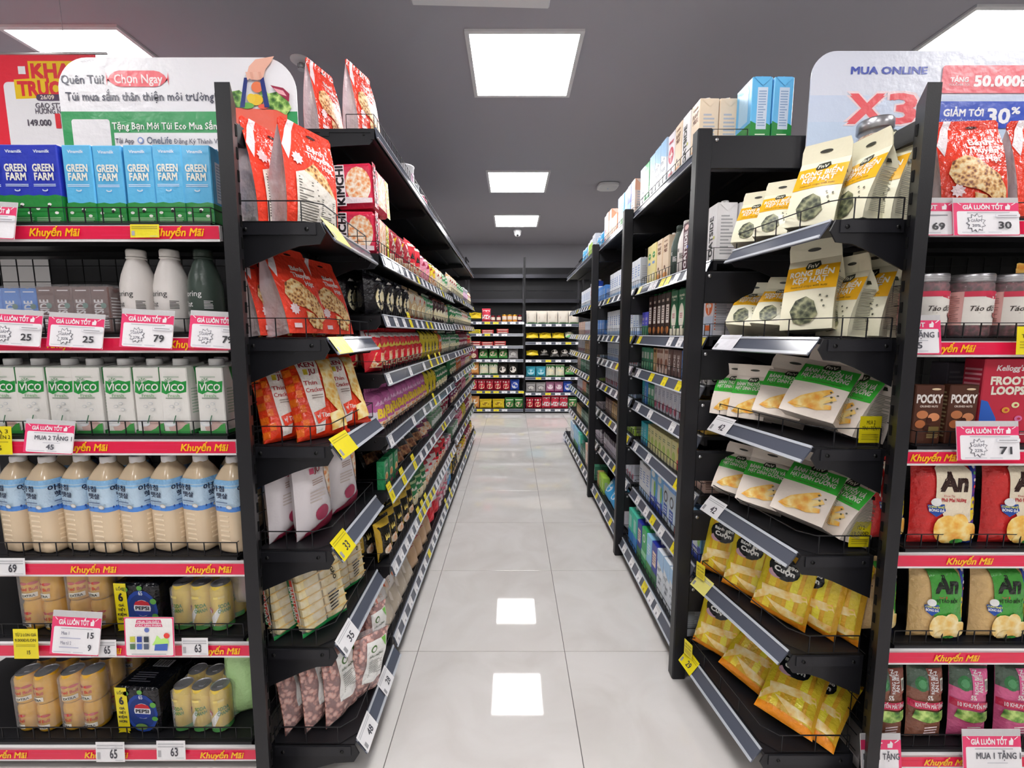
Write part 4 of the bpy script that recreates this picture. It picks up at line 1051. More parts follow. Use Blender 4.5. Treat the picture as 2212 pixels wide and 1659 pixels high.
K['pocky'] = carton('stick_box', 'biscuit box', 'brown box of chocolate almond sticks', .07, .022, .15, '4c2c20',
    [('t', 'POCKY', .5, .7, .13, 'f2ece8', .88, 1.6), ('t', 'CRUSHED NUTS', .5, .625, .03, 'e0d0c4', .62, 1), ('e', .3, .5, .2, .07, 'b8744c'), ('e', .7, .46, .2, .07, 'c8845c'), ('e', .25, .34, .18, .07, 'a8643c'), ('e', .55, .4, .1, .05, '3c1c14'), ('e', .5, .28, .14, .05, '341810'), ('r', .55, .2, .9, .3, '6c5c34'), ('l', .5, .1, .9, .18, 3, '9c8c5c'), ('e', .68, .93, .16, .018, 'd8c0a0')], [('l', .2, .1, .8, .9, 12, '8c7c5c')], fin='ink', fold=False)
K['greybox'] = carton('biscuit_box', 'biscuit box', 'plain grey box end behind stick boxes', .085, .05, .11, '6c6874', [('l', .1, .1, .9, .9, 12, '8c8894')], None, fin='ink', fold=False)
K['loops'] = carton('cereal_box', 'cereal box', 'crimson box of ring cereal', .14, .05, .215, 'b42c40',
    [('t', "Kellogg's", .46, .86, .06, 'f4e8e8', .5, 1, .2), ('t', 'FROOT', .46, .7, .085, 'f4f0e0', .66, 2), ('t', 'LOOPS', .46, .585, .085, 'f4f0e0', .6, 2), ('p', [(0, 0), (.34, 0), (.3, .3), (.12, .5), (0, .52)], '2c5cb4')] +
    [('e', x, z, .07, .035, c) for x, z, c in ((.62, .46, 'd8d8a0'), (.86, .4, 'e0904c'), (.7, .3, 'c86c9c'), (.9, .62, 'e0b84c'), (.55, .2, '9ccc6c'), (.45, .4, 'e0a03c'))] + [('e', x, z, .03, .014, 'b42c40') for x, z in ((.62, .46), (.86, .4), (.7, .3), (.9, .62), (.55, .2), (.45, .4))] + [('l', .6, .1, .95, .16, 2, 'f0e0e0')], [('l', .1, .1, .9, .9, 14, 'd88c98')], fin='ink', fold=False)
def an(c, c2, pal, pm, sub):
    ops = [('r', .82, 0, 1, 1, '1c3c9c'), ('p', [(.8, .6), (.98, .6), (.98, .35), (.84, .3)], 'e0cc30')] + [('e', .9, z, .03, .02, q) for z, q in ((.95, 'f0f0f0'), (.88, '3c9c5c'), (.8, 'f0f0f0'), (.72, 'd8404c'), (.25, '7c3c9c'))] + \
          [('p', pal, c2), ('t', 'An', .52, .68, .2, '2c1410' if c2 != '3c8c34' else '101810', .44, 2.2, .1), ('t', sub[0], .44, .605, .025, 'a83030', .16), ('t', sub[1], .52, .55, .04, 'b02c34' if c2 != '3c8c34' else '14300c', .4, 1),
           ('p', [(.14, .5), (.36, .52), (.38, .44), (.26, .36), (.16, .42)], '1c4494'), ('e', .25, .54, .07, .05, 'f0f0f0'), ('t', 'BÓNG ĐÁ', .26, .425, .03, 'f0f4f8', .2, 1.2), ('t', 'CÙNG NHIỆT', .26, .47, .022, 'd8dc6c', .22, 1)] + \
          [('e', .42, .22, .2, .17, pm), ('e', .6, .28, .16, .13, pm), ('e', .78, .18, .18, .12, pm), ('e', .5, .1, .16, .08, pm), ('e', .62, .06, .1, .04, '3c8c3c')]
    return ops
K['an_r'] = pillow('biscuit_bag', 'biscuit bag', 'red baked cheese biscuit bag', .165, .215, .03, 'c02c2c', an('c02c2c', 'e8dcc4', [(.26, .94), (.38, 1), (.7, 1), (.82, .9), (.82, .3), (.4, .3), (.24, .6)], 'cheese', ('Khoai Tây', 'Phô Mai Nướng')), 'film', 10, 12, .001)
K['an_g'] = pillow('biscuit_bag', 'biscuit bag', 'green bag of toasted seaweed biscuits', .15, .2, .03, 'c4a470', an('c8b480', '3c8c34', [(.2, 1), (.74, 1), (.84, .7), (.86, .2), (.7, .02), (.42, .05), (.26, .5)], 'rice', ('vị', 'VỊ TẢO BIỂN')), 'film', 10, 12, .001)
def leafpack(c, c2, desc, txt):
    ops = [('r', 0, .72, 1, 1, '4c5c50'), ('e', .26, .8, .16, .1, '2c6c3c'), ('e', .26, .8, .1, .06, '4c8c5c'), ('r', .45, .66, .95, .98, c2), ('t', 'RONG BIỂN', .56, .82, .05, 'f0ecec', .3, 1, 0, 90), ('t', 'ĂN LIỀN', .68, .82, .05, 'f0ecec', .26, 1, 0, 90), ('r', .8, .7, .93, .86, 'e0e0d4'), ('b', .82, .72, .91, .84),
           ('r', 0, .46, 1, .56, 'b8284c'), ('t', txt, .5, .485, .05, 'f0dce4', .8, 1.2), ('p', [(.1, .44), (.9, .44), (.95, .32), (.5, .28), (.05, .32)], 'greenleaf'), ('l', .3, .12, .7, .24, 3, 'f0dce0'), ('t', '5%', .45, .6, .06, 'f0ece8', .16, 1)]
    return pillow('seaweed_pack', 'seaweed pack', desc, .1, .2, .022, c, ops, 'film', 8, 10, .002)
K['leaf_b'] = leafpack('7c5040', '7c4438', 'brown instant seaweed pack', 'KHUYẾN MÃI TẶNG')
K['leaf_p'] = leafpack('c85c88', 'cc5c8c', 'pink instant seaweed pack', '10 KHUYẾN MÃI')
K['nutbag'] = pillow('nut_bag', 'nut bag', 'clear bag of golden snacks', .1, .17, .025, 'cheese', [('r', .2, .7, .8, .9, 'd8d8d8')], 'ink')
K['tealbag'] = pillow('vegetable_bag', 'snack bag', 'pale green crinkled bag', .09, .24, .03, 'a4c88c', [], 'film')

# ---------------------------------------------------------------- near goods
def U(px, py, Y):
    """world x, z where the line of sight through a picture point meets the plane y = Y"""
    rx = (px - VPX) / F_PX; ru = -(py - 829.5) / F_PX
    dx, dy, dz = rx, math.cos(PITCH) + ru * math.sin(PITCH), -math.sin(PITCH) + ru * math.cos(PITCH)
    return dx * Y / dy, CAM_H + dz * Y / dy
def R(a): return math.radians(a)
rnd = random.Random(11)
def jit(a): return rnd.uniform(-a, a)
TOPP = 'on the top promotion shelf'
# row 1: milk cartons
sky = [181, 243, 311, 374, 433]; navy = [111, 52, -9]
for i, px in enumerate(sky):
    x = U(px, 480, 1.055)[0]
    put(K['sky'], 'sky blue and green milk carton, %s from the black post, top promotion shelf' % ORD[4 - i + 0], (x, 1.055 + jit(.003), FZL[0] + .001), R(jit(1)), group='sky blue milk cartons', scale=(.98, 1, 1))
for i, px in enumerate(navy):
    x = U(px, 480, 1.055)[0]
    put(K['navy'], 'navy and green milk carton, %s from the sky blue ones, top promotion shelf' % ORD[i], (x, 1.055 + jit(.003), FZL[0] + .001), R(jit(2)), group='navy milk cartons')
for k, nm in ((0, 'sky'), (1, 'navy')):
    for i, px in enumerate((sky, navy)[k]):
        x = U(px, 480, 1.055)[0]
        put(K[nm], '%s milk carton behind the %s front one of its colour, second row' % (('sky blue', 'navy')[k], ORD[(4 - i) if k == 0 else i]), (x + jit(.003), 1.135, FZL[0] + .001), 0, group='rear row of milk cartons')
put(K['sky'], 'sky blue milk carton seen through the frame beside the clear pouch', (-.765, 1.16, FZL[0] + .001), R(4), group='sky blue milk cartons')
# row 2
put(K['oat_brown'], 'pack of brown oat drink cartons beside the white bottles', (U(168, 728, 1.06)[0] - .012, 1.07, FZL[1] + .001), 0, scale=(.86, .9, .78))
put(K['oat_brown'], 'pack of brown oat drink cartons behind the front brown pack', (U(180, 728, 1.06)[0] + .01, 1.125, FZL[1] + .001), 0, scale=(.86, .9, .78))
put(K['oat_blue'], 'pack of blue oat drink cartons at the row end of the oat drinks', (U(14, 728, 1.06)[0] - .01, 1.07, FZL[1] + .001), 0, scale=(.86, .9, .78))
for nm, px, lb in (('boring_w', 318, 'matte white oat milk bottle next to the brown carton pack'), ('boring_w', 388, 'matte white oat milk bottle next to the dark green bottle'), ('boring_g', 459, 'dark green oat milk bottle beside the black post')):
    put(K[nm], lb, (U(px, 728, 1.1)[0], 1.06, FZL[1] + .001), R(8), scale=(.92, .92, .91))
# row 3, 4
for i, px in enumerate((464, 388, 330, 266, 199, 144, 77, 18)):
    put(K['vico'], 'white coconut water carton with green flag, %s from the black post' % ORD[i], (U(px, 945, 1.055)[0], 1.055 + jit(.004), FZL[2] + .001), R(jit(2.5)), group='coconut water cartons')
for i, px in enumerate((430, 360, 295, 235, 170, 100)):
    put(K['vico'], 'rear coconut water carton, %s from the black post, mostly hidden' % ORD[i], (U(px, 945, 1.055)[0], 1.13, FZL[2] + .001), 0, group='coconut water cartons')
for i, (px, dy) in enumerate(((512, 0), (436, .012), (372, .008), (309, .002), (252, -.002), (186, .01), (124, -.002), (56, .006))):
    put(K['rice'], 'cream rice drink bottle with blue sleeve, %s from the black post' % ORD[i], (U(px, 1195, 1.09)[0], 1.052 + dy, FZL[3] + .001), R(-14 + jit(3)), group='rice drink bottles', scale=(.93, .93, .96))
for i, px in enumerate((480, 345, 225, 100)):
    put(K['rice'], 'rear rice drink bottle in shadow, %s from the black post' % ORD[i], (U(px, 1195, 1.09)[0], 1.15, FZL[3] + .001), 0, group='rice drink bottles')
# rows 5, 6
for r, z, y0, pxs in ((0, FZL[4], 1385, ((99, 198), 310, 437)), (1, FZL[5], 1600, ((85, 182), 310, 437))):
    nm = ('fifth', 'lowest')[r]; gp = 'gold can packs'
    for i, px in enumerate(pxs[0]):
        x = U(px, y0, 1.07)[0]
        put_pack(K['gold'], 'pack of gold energy drink cans %s, %s promotion shelf' % (('far from', 'beside')[i] + ' the black cola pack', nm), (x, 1.06 + .004 * i, z + .001), R(-2 + 4 * i), gp)
        put_pack(K['gold'], 'second-row pack of gold cans %s, %s promotion shelf' % (('far from', 'beside')[i] + ' the cola pack', nm), (x + .01, 1.18, z + .001), R(2), gp)
    x = U(pxs[1], y0, 1.07)[0]
    put(K['cola'], 'black cola six-pack with yellow banner on the %s promotion shelf' % nm, (x, 1.06, z + .001), R(-3))
    x = U(pxs[2], y0, 1.07)[0]
    put_pack(K['soda'], 'wrapped yellow lime soda cans on the %s promotion shelf' % nm, (x, 1.06, z + .001), R(-2), 'soda can packs')
put(K['tealbag'], 'pale green crinkled bag wedged behind the lower post of the drinks unit', (U(536, 1590, 1.12)[0] , 1.1, FZL[5] + .002), R(20), R(-4))
mb = MB()
S = pillow_surf(.1, .13, .03, None, .004, 3)
mb.grid(lambda u, v: S(u * .1, v * .13, 0), 8, 8, clear_mat('clear_bag', 'e8e4e6', .4)); mb.grid(lambda u, v: S(u * .1, v * .13, 0, 1), 8, 8, clear_mat('clear_bag', 'e8e4e6', .4), flip=True)
m2 = MB(); m2.lathe([(.001, .02), (.03, .03), (.04, .06), (.03, .09), (.001, .1)], mat('e8b4ac', 'soft'), 14, cy=.03, sy=.5)
put(Spec('vegetable_bag', 'bag', '', .1, .06, .13, [('film', mb, 'clear plastic'), ('contents', m2, 'pink root vegetable')]), 'clear bag of something pink wedged beside the soda cans', (U(520, 1300, 1.12)[0] - .01, 1.11, FZL[4] + .03), R(10))

# biscuit-side end unit
RB = 'promotion shelf of the biscuit unit'
put(K['red'], 'red granola pouch seen behind the price cards, beside the post', (1.12, 1.08, FZR[0] + .001), R(-4), R(-3), scale=(.92, 1, .96))
put(K['red'], 'red granola pouch at the picture edge with clear side window', (1.30, 1.075, FZR[0] + .001), R(-4), R(-3), scale=(.92, 1, .96))
for i, px in enumerate((1992, 2082, 2166)):
    put(K['jar'], 'glass jar of dark red dates, %s from the black post' % ORD[i], (U(px, 735, 1.1)[0], 1.055, FZR[1] + .001), R((14, 6, 2)[i]), group='jars of dates')
put(K['nutbag'], 'clear bag of golden snacks beside the jars of dates', (U(2225, 735, 1.08)[0], 1.06, FZR[1] + .001), R(-8))
for i, px in enumerate((1987, 2060)):
    put(K['pocky'], 'brown box of chocolate almond sticks %s' % ('beside the black post', 'beside the crimson cereal box')[i], (U(px, 965, 1.06)[0] + .006, 1.055, FZR[2] + .001), R(-2))
for i, px in enumerate((2052, 2098)):
    put(K['greybox'], 'plain grey box standing behind the stick boxes, %s' % ('nearer the post', 'nearer the cereal'), (U(px, 860, 1.2)[0], 1.13 + .06 * i, FZR[2] + .001), 0, scale=(.6, 1, 1.75)) if False else \
    put(K['greybox'], ('plain grey box behind the stick boxes, nearer the post', 'plain grey box behind the stick boxes, nearer the cereal')[i], (U(px, 860, 1.2)[0] - .02, 1.17, FZR[2] + .001), 0, scale=(.6, 1, 1.8))
put(K['loops'], 'crimson box of ring-shaped cereal with big cream lettering', (U(2166, 960, 1.06)[0], 1.06, FZR[2] + .001), 0)
for i, px in enumerate((2033, 2188)):
    put(K['an_r'], ('red baked cheese biscuit bag in the middle of its shelf', 'red baked cheese biscuit bag cut by the picture edge')[i], (U(px, 1185, 1.06)[0], 1.04 + .0 * i, FZR[3] + .001), R(-2), R(-4), group='red biscuit bags')
put(K['an_r'], 'red baked cheese biscuit bag half behind the black post', (U(1935, 1185, 1.06)[0] , 1.075, FZR[3] + .001), R(2), R(-4), group='red biscuit bags', scale=(.6, .8, .96))
for i, px in enumerate((2018, 2150)):
    put(K['an_g'], ('green seaweed biscuit bag in the middle of its shelf', 'green seaweed biscuit bag cut by the picture edge')[i], (U(px, 1395, 1.06)[0], 1.04, FZR[4] + .001), R(-2), R(-4), group='green biscuit bags', scale=(.94, 1, 1))
put(K['an_g'], 'green seaweed biscuit bag half behind the black post', (U(1920, 1395, 1.06)[0], 1.075, FZR[4] + .001), R(2), R(-4), group='green biscuit bags', scale=(.6, .8, .96))
for i, (nm, px) in enumerate((('leaf_b', 1915), ('leaf_b', 1998), ('leaf_p', 2090), ('leaf_p', 2190))):
    put(K[nm], ('brown instant seaweed pack behind the black post', 'brown instant seaweed pack between post and pink packs', 'pink instant seaweed pack beside the brown packs', 'pink instant seaweed pack cut by the picture edge')[i],
        (U(px, 1610, 1.06)[0] , 1.05, FZR[5] + .001), R(-2 + jit(3)), R(-5), group='instant seaweed packs', scale=(.98, 1, 1.02))
# tall oat jar behind the cream pouches
mb = MB(); mb.lathe([(.05, 0), (.054, .01), (.054, .26), (.048, .275)], mat('mix', 'ink'), 24)
g = MB(); g.lathe([(.052, 0), (.0565, .01), (.0565, .27), (.05, .285)], GLASS, 24, capt=False)
l_ = MB(); l_.lathe([(.052, .285), (.0575, .288), (.0575, .31), (.054, .314), (.05, .312)], mat('b8b8bc', 'metal'), 28)
q = MB(); draw_cyl(q, [('rr', .1, 0, .9, 1, '3c4440', .012), ('rr', .16, .15, .84, .85, 'e0dcd4', .01), ('l', .25, .3, .75, .7, 2, '5a605c')], .057, .045, 'soft', .215, 0, 0, 1.6); q.xform(Matrix.Translation((0, -.057 + .0575 - .0575, 0)))
for x in (mb, g, l_): x.xform(Matrix.Translation((0, .057, 0)))
q.xform(Matrix.Translation((0, .057, 0)))
put(Spec('oat_jar', 'jar', '', .11, .11, .31, [('oats', mb, None), ('glass', g, 'clear glass'), ('lid', l_, 'silver lid'), ('oval_label', q, None)]), 'tall glass jar with silver lid behind the cream snack pouches', (1.055, 1.30, FZR[0] + .001), R(-20), scale=(.78, .78, 1.12))

# ---- side shelves, noodle side
def near_bag(k, label, x, y, lv, rz, rx=0, ry=0, group=None, sc=None, dz=0.0):
    return put(K[k], label, (x, y, EZ[lv] + .003 + dz), R(rz), R(rx), R(ry), group, sc, rest=True)
near_bag('redb', 'red granola pouch turned to show its white back label, near the rail', -.535, 1.195, 0, 66, 6, 0, 'red granola pouches')
near_bag('redb', 'red granola pouch behind the one with the tilted back label', -.612, 1.19, 0, 74, 0, 0, 'red granola pouches')
near_bag('red', 'red granola pouch with a wide frosted side, second side shelf', -.555, 1.185, 1, 74, -10, 0, 'red granola pouches', (.9, 1, .93))
near_bag('red', 'red granola pouch squeezed behind its neighbours, second side shelf', -.54, 1.345, 1, 76, -10, 0, 'red granola pouches', (.9, .8, .90))
near_bag('red', 'half-hidden red granola pouch nearest the black post, second side shelf', -.635, 1.18, 1, 78, -6, 0, 'red granola pouches', (.85, .9, .9))
near_bag('ken_o', 'orange checked cracker bag, largest in view, third side shelf', -.505, 1.16, 2, 52, -24, 0, 'orange cracker bags')
near_bag('ken_o', 'orange checked cracker bag farthest along the third side shelf', -.485, 1.31, 2, 56, -24, 0, 'orange cracker bags', (.95, 1, .98))
near_bag('ken_o', 'orange checked cracker bag nearest the black post', -.585, 1.135, 2, 52, -22, 0, 'orange cracker bags', (.95, 1, .92))
near_bag('ken_w', 'white and maroon cracker bag in front on the fourth side shelf', -.548, 1.19, 3, 76, -2, 0, 'white cracker bags', (.95, 1.1, .98))
near_bag('ken_w', 'white and maroon cracker bag nearest the black post', -.62, 1.18, 3, 78, -2, 0, 'white cracker bags', (.95, 1.1, .96))
near_bag('ken_w', 'white and maroon cracker bag standing apart, farther along', -.53, 1.355, 3, 76, -2, 0, 'white cracker bags', (.95, 1.1, .98))
near_bag('clear', 'clear pack of pale crackers with tricolour label, near the rail', -.53, 1.17, 4, 60, -14, 0, 'clear cracker packs')
near_bag('clear', 'clear pack of pale crackers with tricolour label, near the post', -.61, 1.16, 4, 62, -14, 0, 'clear cracker packs', (.95, 1, .98))
near_bag('clear', 'clear pack of pale crackers at the far end of its shelf', -.53, 1.35, 4, 66, -8, 0, 'clear cracker packs', (.95, 1, 1.0))
for i, (x, y, rz, rx, ry, dz, sc) in enumerate(((-.610, 1.165, 76, -8, 0, -.026, 1), (-.550, 1.165, 72, -6, 2, -.026, 1), (-.492, 1.175, 66, -4, 2, -.026, 1), (-.462, 1.235, 52, 8, 8, -.024, .97), (-.475, 1.35, 64, 4, 6, -.01, .95), (-.51, 1.40, 56, -6, 0, .06, .9))):
    near_bag('peanut', ('bag of pink peanuts nearest the black post', 'bag of pink peanuts, second from the post', 'bag of pink peanuts, third from the post', 'bag of pink peanuts leaning on the rail with label facing up',
             'bag of pink peanuts behind the leaning one', 'topmost bag of pink peanuts at the far end')[i], x, y, 5, rz, rx, ry, 'peanut bags', (sc, sc, sc), dz)
# pink pouches on the top shelf of the noodle gondola
put(K['red'], 'pale red snack pouch on the gondola top, nearer the ceiling light row', (-.505, 1.62, NTOP + .001), R(72), R(-3), 0, 'pouches on the gondola top', (.8, .8, .92))
put(K['red'], 'pale red snack pouch on the gondola top, nearer the bag board', (-.64, 1.62, NTOP + .001), R(72), R(-3), 0, 'pouches on the gondola top', (.8, .8, .94))

# ---- side shelves, milk side
yl = 'cream and yellow seaweed crisp pouch'
for i, (x, y, lv, rz, rx, ry, lb, sc, dz) in enumerate((
    (.80, 1.20, 0, -52, -8, 3, 'largest on the first side shelf', .93, .004), (.865, 1.16, 0, -84, -8, 0, 'turned to its text side, first side shelf', .9, .004), (.918, 1.15, 0, -76, -4, 0, 'against the black post, first side shelf', .92, 0),
    (.775, 1.335, 0, -44, -16, 4, 'second from the far end, first side shelf', .74, 0), (.75, 1.42, 0, -44, -16, 4, 'at the far end, first side shelf', .72, 0),
    (.80, 1.18, 1, -54, -6, -3, 'largest on the second side shelf', 1, .01), (.865, 1.17, 1, -86, -4, 0, 'turned to its text side, second side shelf', .86, 0), (.915, 1.15, 1, -72, -4, 0, 'against the black post, second side shelf', .92, 0),
    (.775, 1.32, 1, -44, -30, 6, 'slumped beside the largest, second side shelf', .74, 0), (.745, 1.42, 1, -44, -30, 6, 'slumped at the far end, second side shelf', .72, 0))):
    near_bag('fnv_y', yl + ' ' + lb, x, y, lv, rz, rx, ry, 'seaweed crisp pouches', (sc, sc, sc), dz)
gl = 'off-white and green boat cake pouch'
for i, (x, y, lv, rz, rx, ry, lb, sc, dz) in enumerate((
    (.805, 1.16, 2, -52, -26, 10, 'lying on its neighbour, third side shelf', .98, .015), (.785, 1.26, 2, -42, -28, 8, 'middle of the third side shelf', .92, .0), (.885, 1.16, 2, -86, -14, 4, 'against the black post, third side shelf', .96, 0),
    (.725, 1.43, 2, -50, -12, 0, 'at the far end, third side shelf', .8, 0), (.75, 1.36, 2, -50, -14, 0, 'second from the far end, third side shelf', .8, 0),
    (.80, 1.16, 3, -54, -30, 6, 'largest on the fourth side shelf', .98, .01), (.76, 1.285, 3, -42, -30, 6, 'middle of the fourth side shelf', .86, 0), (.735, 1.405, 3, -42, -30, 6, 'at the far end, fourth side shelf', .8, 0), (.87, 1.15, 3, -84, -20, 4, 'against the black post, fourth side shelf', .92, 0))):
    near_bag('fnv_g', gl + ' ' + lb, x, y, lv, rz, rx, ry, 'boat cake pouches', (sc, sc, sc), dz)
rl = 'yellow rice roll bag'
for i, (x, y, lv, rz, rx, ry, lb, sc, dz) in enumerate((
    (.775, 1.18, 4, -48, -12, 8, 'third from the far end, fifth side shelf', 1, 0), (.745, 1.30, 4, -46, -12, 6, 'second from the far end, fifth side shelf', 1, 0), (.72, 1.41, 4, -44, -12, 4, 'at the far end, fifth side shelf', 1, 0),
    (.845, 1.16, 4, -66, -8, 4, 'fourth from the far end, fifth side shelf', 1, 0), (.895, 1.14, 4, -66, -6, 2, 'against the black post, fifth side shelf', 1, 0),
    (.70, 1.385, 5, -42, -16, 6, 'at the far end, lowest side shelf', 1.02, 0.02), (.735, 1.27, 5, -42, -44, 16, 'tipped over, middle of the lowest side shelf', 1.0, .01), (.775, 1.11, 5, -38, -60, 10, 'lying nearest, lowest side shelf', 1.0, .022), (.83, 1.10, 5, -42, -66, 12, 'underneath the nearest one, lowest side shelf', 1, .0))):
    near_bag('roll', rl + ' ' + lb, x, y, lv, rz, rx, ry, 'rice roll bags', (sc, sc, sc), dz)

# ---------------------------------------------------------------- price cards and tags on the promotion units
def flat_obj(name, w, h, ops, label, cat, loc, tilt=0.0, rz=0.0, yaw=0.0, base='f0eef0', th=.0012, group=None, fin='soft'):
    mb = MB(); mb.box(-w / 2, w / 2, 0, th, 0, h, mat(base, fin))
    draw(mb, ops, w, h, front(w), fin)
    o = link(name, mb.mesh(name)); M = Matrix.Translation(loc) @ Matrix.Rotation(rz, 4, 'Z') @ Matrix.Rotation(tilt, 4, 'X') @ Matrix.Rotation(yaw, 4, 'Y')
    o.location = M.to_translation(); o.rotation_euler = M.to_euler()
    return tag(o, label, cat, group)
def card_ops(kind, a='', b=''):
    ops = [('r', 0, .86, 1, 1, 'b4b2b4'), ('r', 0, 0, 1, .86, 'd83868'), ('rr', .05, .02, 1, .64, 'f2f0f4', .004), ('t', 'GIÁ LUÔN TỐT', .45, .69, .105, 'f8f0f4', .62, 1.6),
           ('p', [(.79, .68), (.86, .68), (.87, .78), (.83, .84), (.82, .78), (.79, .77)], 'f8f0f4'), ('p', [(.89, .79), (.95, .85), (.94, .86), (.88, .8)], 'f8f0f4'), ('p', [(.06, .85), (.11, .79), (.12, .8), (.07, .86)], 'f8f0f4'), ('l', .2, .585, .85, .62, 1, '9c9aa0')]
    if kind == 'star':
        ops += [('s', .33, .32, .155, 11, '4c4c58'), ('s', .33, .32, .14, 11, 'f2f0f4'), ('t', 'GIẢM', .33, .35, .065, '6c6c78', .17, .6), ('t', b, .33, .22, .065, '6c6c78', .13, .6), ('rr', .62, .47, 1, .56, 'c8c8d0', .002), ('rr', .63, .48, .995, .55, 'f2f0f4', .002), ('l', .66, .495, .95, .535, 1, '7c7c84'), ('t', a, .76, .17, .17, '3c3c40', .2, 1)]
    elif kind == 'two':
        ops += [('t', 'Mua 1', .3, .46, .07, '7c7c8c', .16, .6), ('l', .2, .36, .62, .41, 1, 'a4a4b8'), ('t', '15', .82, .4, .13, '3c3c44', .13, .8), ('t', 'Mua từ 2', .33, .24, .07, '7c7c8c', .22, .6), ('l', .2, .15, .6, .2, 1, 'a4a4b8'), ('t', '9', .82, .12, .13, '3c3c44', .07, .8)]
    else:
        ops += [('t', 'MUA %s TẶNG 1' % b, .60, .40, .12, '54545c', .76, .8), ('t', a, .55, .12, .14, '54545c', .16, .8), ('l', .4, .3, .75, .33, 1, 'a8a8b0')]
    ops += [('l', .1, .05, .45, .09, 1, 'b4b4bc'), ('l', .5, .05, .7, .09, 1, 'b4b4bc')]
    return ops
def card(px0, px1, py0, py1, kind, a, b, label, Y=.992, skew=True):
    x0, z1 = U(px0, py0, Y); x1, z0 = U(px1, py1, Y)
    return flat_obj('price_card', x1 - x0, (z1 - z0) * 1.02, card_ops(kind, a, b), label, 'price card', ((x0 + x1) / 2, Y + .012, z0), R(-9), 0, R(3) if skew else 0, group='large sale price cards')
card(78, 210, 676, 752, 'star', '25', '22%', 'sale price card reading 25, in front of the brown oat cartons')
card(-58, 74, 668, 748, 'star', '25', '22%', 'sale price card reading 25, in front of the blue oat cartons')
card(238, 362, 668, 752, 'star', '79', '27%', 'sale price card reading 79, in front of the white bottles')
card(390, 512, 672, 754, 'star', '79', '27%', 'sale price card reading 79, beside the black post')
card(-100, 17, 428, 512, 'star', '', '', 'sale price card cut by the picture edge, beneath the navy cartons')
card(28, 145, 912, 982, 'mua', '45', '2', 'sale price card reading MUA 2 TẶNG, under the coconut cartons')
def tagf(px0, px1, py0, py1, c, num, label, Y=1.016, ops=None, tilt=-4, cat='price tag', group='small price tags on the red strips'):
    x0, z1 = U(px0, py0, Y); x1, z0 = U(px1, py1, Y)
    o = ops or [('l', .05, .62, .95, .9, 2, 'a8a8ac' if c != 'e8d820' else '9c8c20'), ('rr', .05, .15, .16, .5, '9c9ca0', .001), ('t', num, .62, .2, .42, '3c3c44', .26, .8), ('l', .68, .06, .95, .14, 1, 'b0b0b4')]
    return flat_obj('price_tag', x1 - x0, z1 - z0, o, label, cat, ((x0 + x1) / 2, Y, z0), R(tilt), 0, 0, c, .0006, group)
YEL = 'e8d820'
tagf(279, 344, 484, 513, YEL, '', 'yellow price tag over the lettering of the top red strip')
tagf(-50, 27, 922, 982, YEL, '5', 'yellow price tag beside the card reading MUA 2 TẶNG', ops=[('t', 'MUA 3', .55, .76, .13, '4c4410', .7, .6), ('t', 'TÍNH TIỀN 2', .52, .56, .12, '4c4410', .9, .6), ('l', .1, .42, .9, .48, 1, '9c8c20'), ('t', '5', .62, .15, .16, '4c4410', .12, .8)])
tagf(-20, 55, 1207, 1243, 'ecebee', '69', 'white price tag reading 69 under the rice drink bottles')
tagf(22, 84, 1362, 1423, YEL, '15', 'yellow price tag beside the card reading 15 and 9', ops=[('t', 'TỪ 2 LON GIÁ', .52, .76, .09, '4c4410', .86, .8), ('t', '9.000Đ/LON', .5, .58, .09, '4c4410', .86, .8), ('l', .1, .4, .9, .5, 2, 'a89820'), ('t', '15', .62, .16, .12, '4c4410', .14, .8)], Y=1.008)
card(84, 203, 1337, 1422, 'two', '', '', 'sale price card reading 15 and 9 in front of the gold cans')
tagf(197, 252, 1384, 1419, 'ecebee', '65', 'white price tag reading 65 under the upper cola pack', Y=1.014)
gc = [('r', 0, 0, 1, 1, 'd83868'), ('rr', .025, .025, .975, .975, 'f2f0ee', .004), ('p', [(.24, .86), (.76, .86), (.74, .94), (.26, .94)], 'c83c68'), ('t', 'MUA TẠI ĐÂY', .5, .865, .05, 'f8e8f0', .44, 1), ('p', [(.22, .76), (.78, .76), (.76, .84), (.24, .84)], 'c83c68'), ('t', 'CÁC SẢN PHẨM', .5, .775, .045, 'f8e8f0', .5, 1), ('e', .46, .68, .05, .06, '5c6cac'),
      ('p', [(.56, .3), (.62, .42), (.66, .55), (.74, .45), (.86, .5), (.9, .38), (.88, .28)], 'a8d470'), ('p', [(.6, .16), (.86, .16), (.88, .34), (.62, .32)], '3c5cac'), ('e', .86, .54, .06, .07, 'd83c34')] + [('r', .12 + .14 * i, .38 - .18 * j, .22 + .14 * i, .52 - .18 * j, c) for j, row in enumerate((('b8b840', '2c3c8c', '2c3440'), ('4c6c4c', '3c5cac', '4c5468'))) for i, c in enumerate(row)] + [('l', .15, .06, .85, .1, 1, '8c8c94')]
tagf(262, 378, 1337, 1418, 'f2f0ee', '', 'white promotion card with red border and green fruit picture', Y=1.0, ops=gc, cat='promotion card', group=None)
tagf(390, 450, 1380, 1416, 'ecebee', '63', 'white price tag reading 63 under the upper soda cans', Y=1.014)
tagf(203, 270, 1606, 1646, 'ecebee', '65', 'white price tag reading 65 just below the lower cola pack', Y=1.014)
tagf(335, 401, 1603, 1641, 'ecebee', '63', 'white price tag reading 63 just below the lower soda cans', Y=1.014)
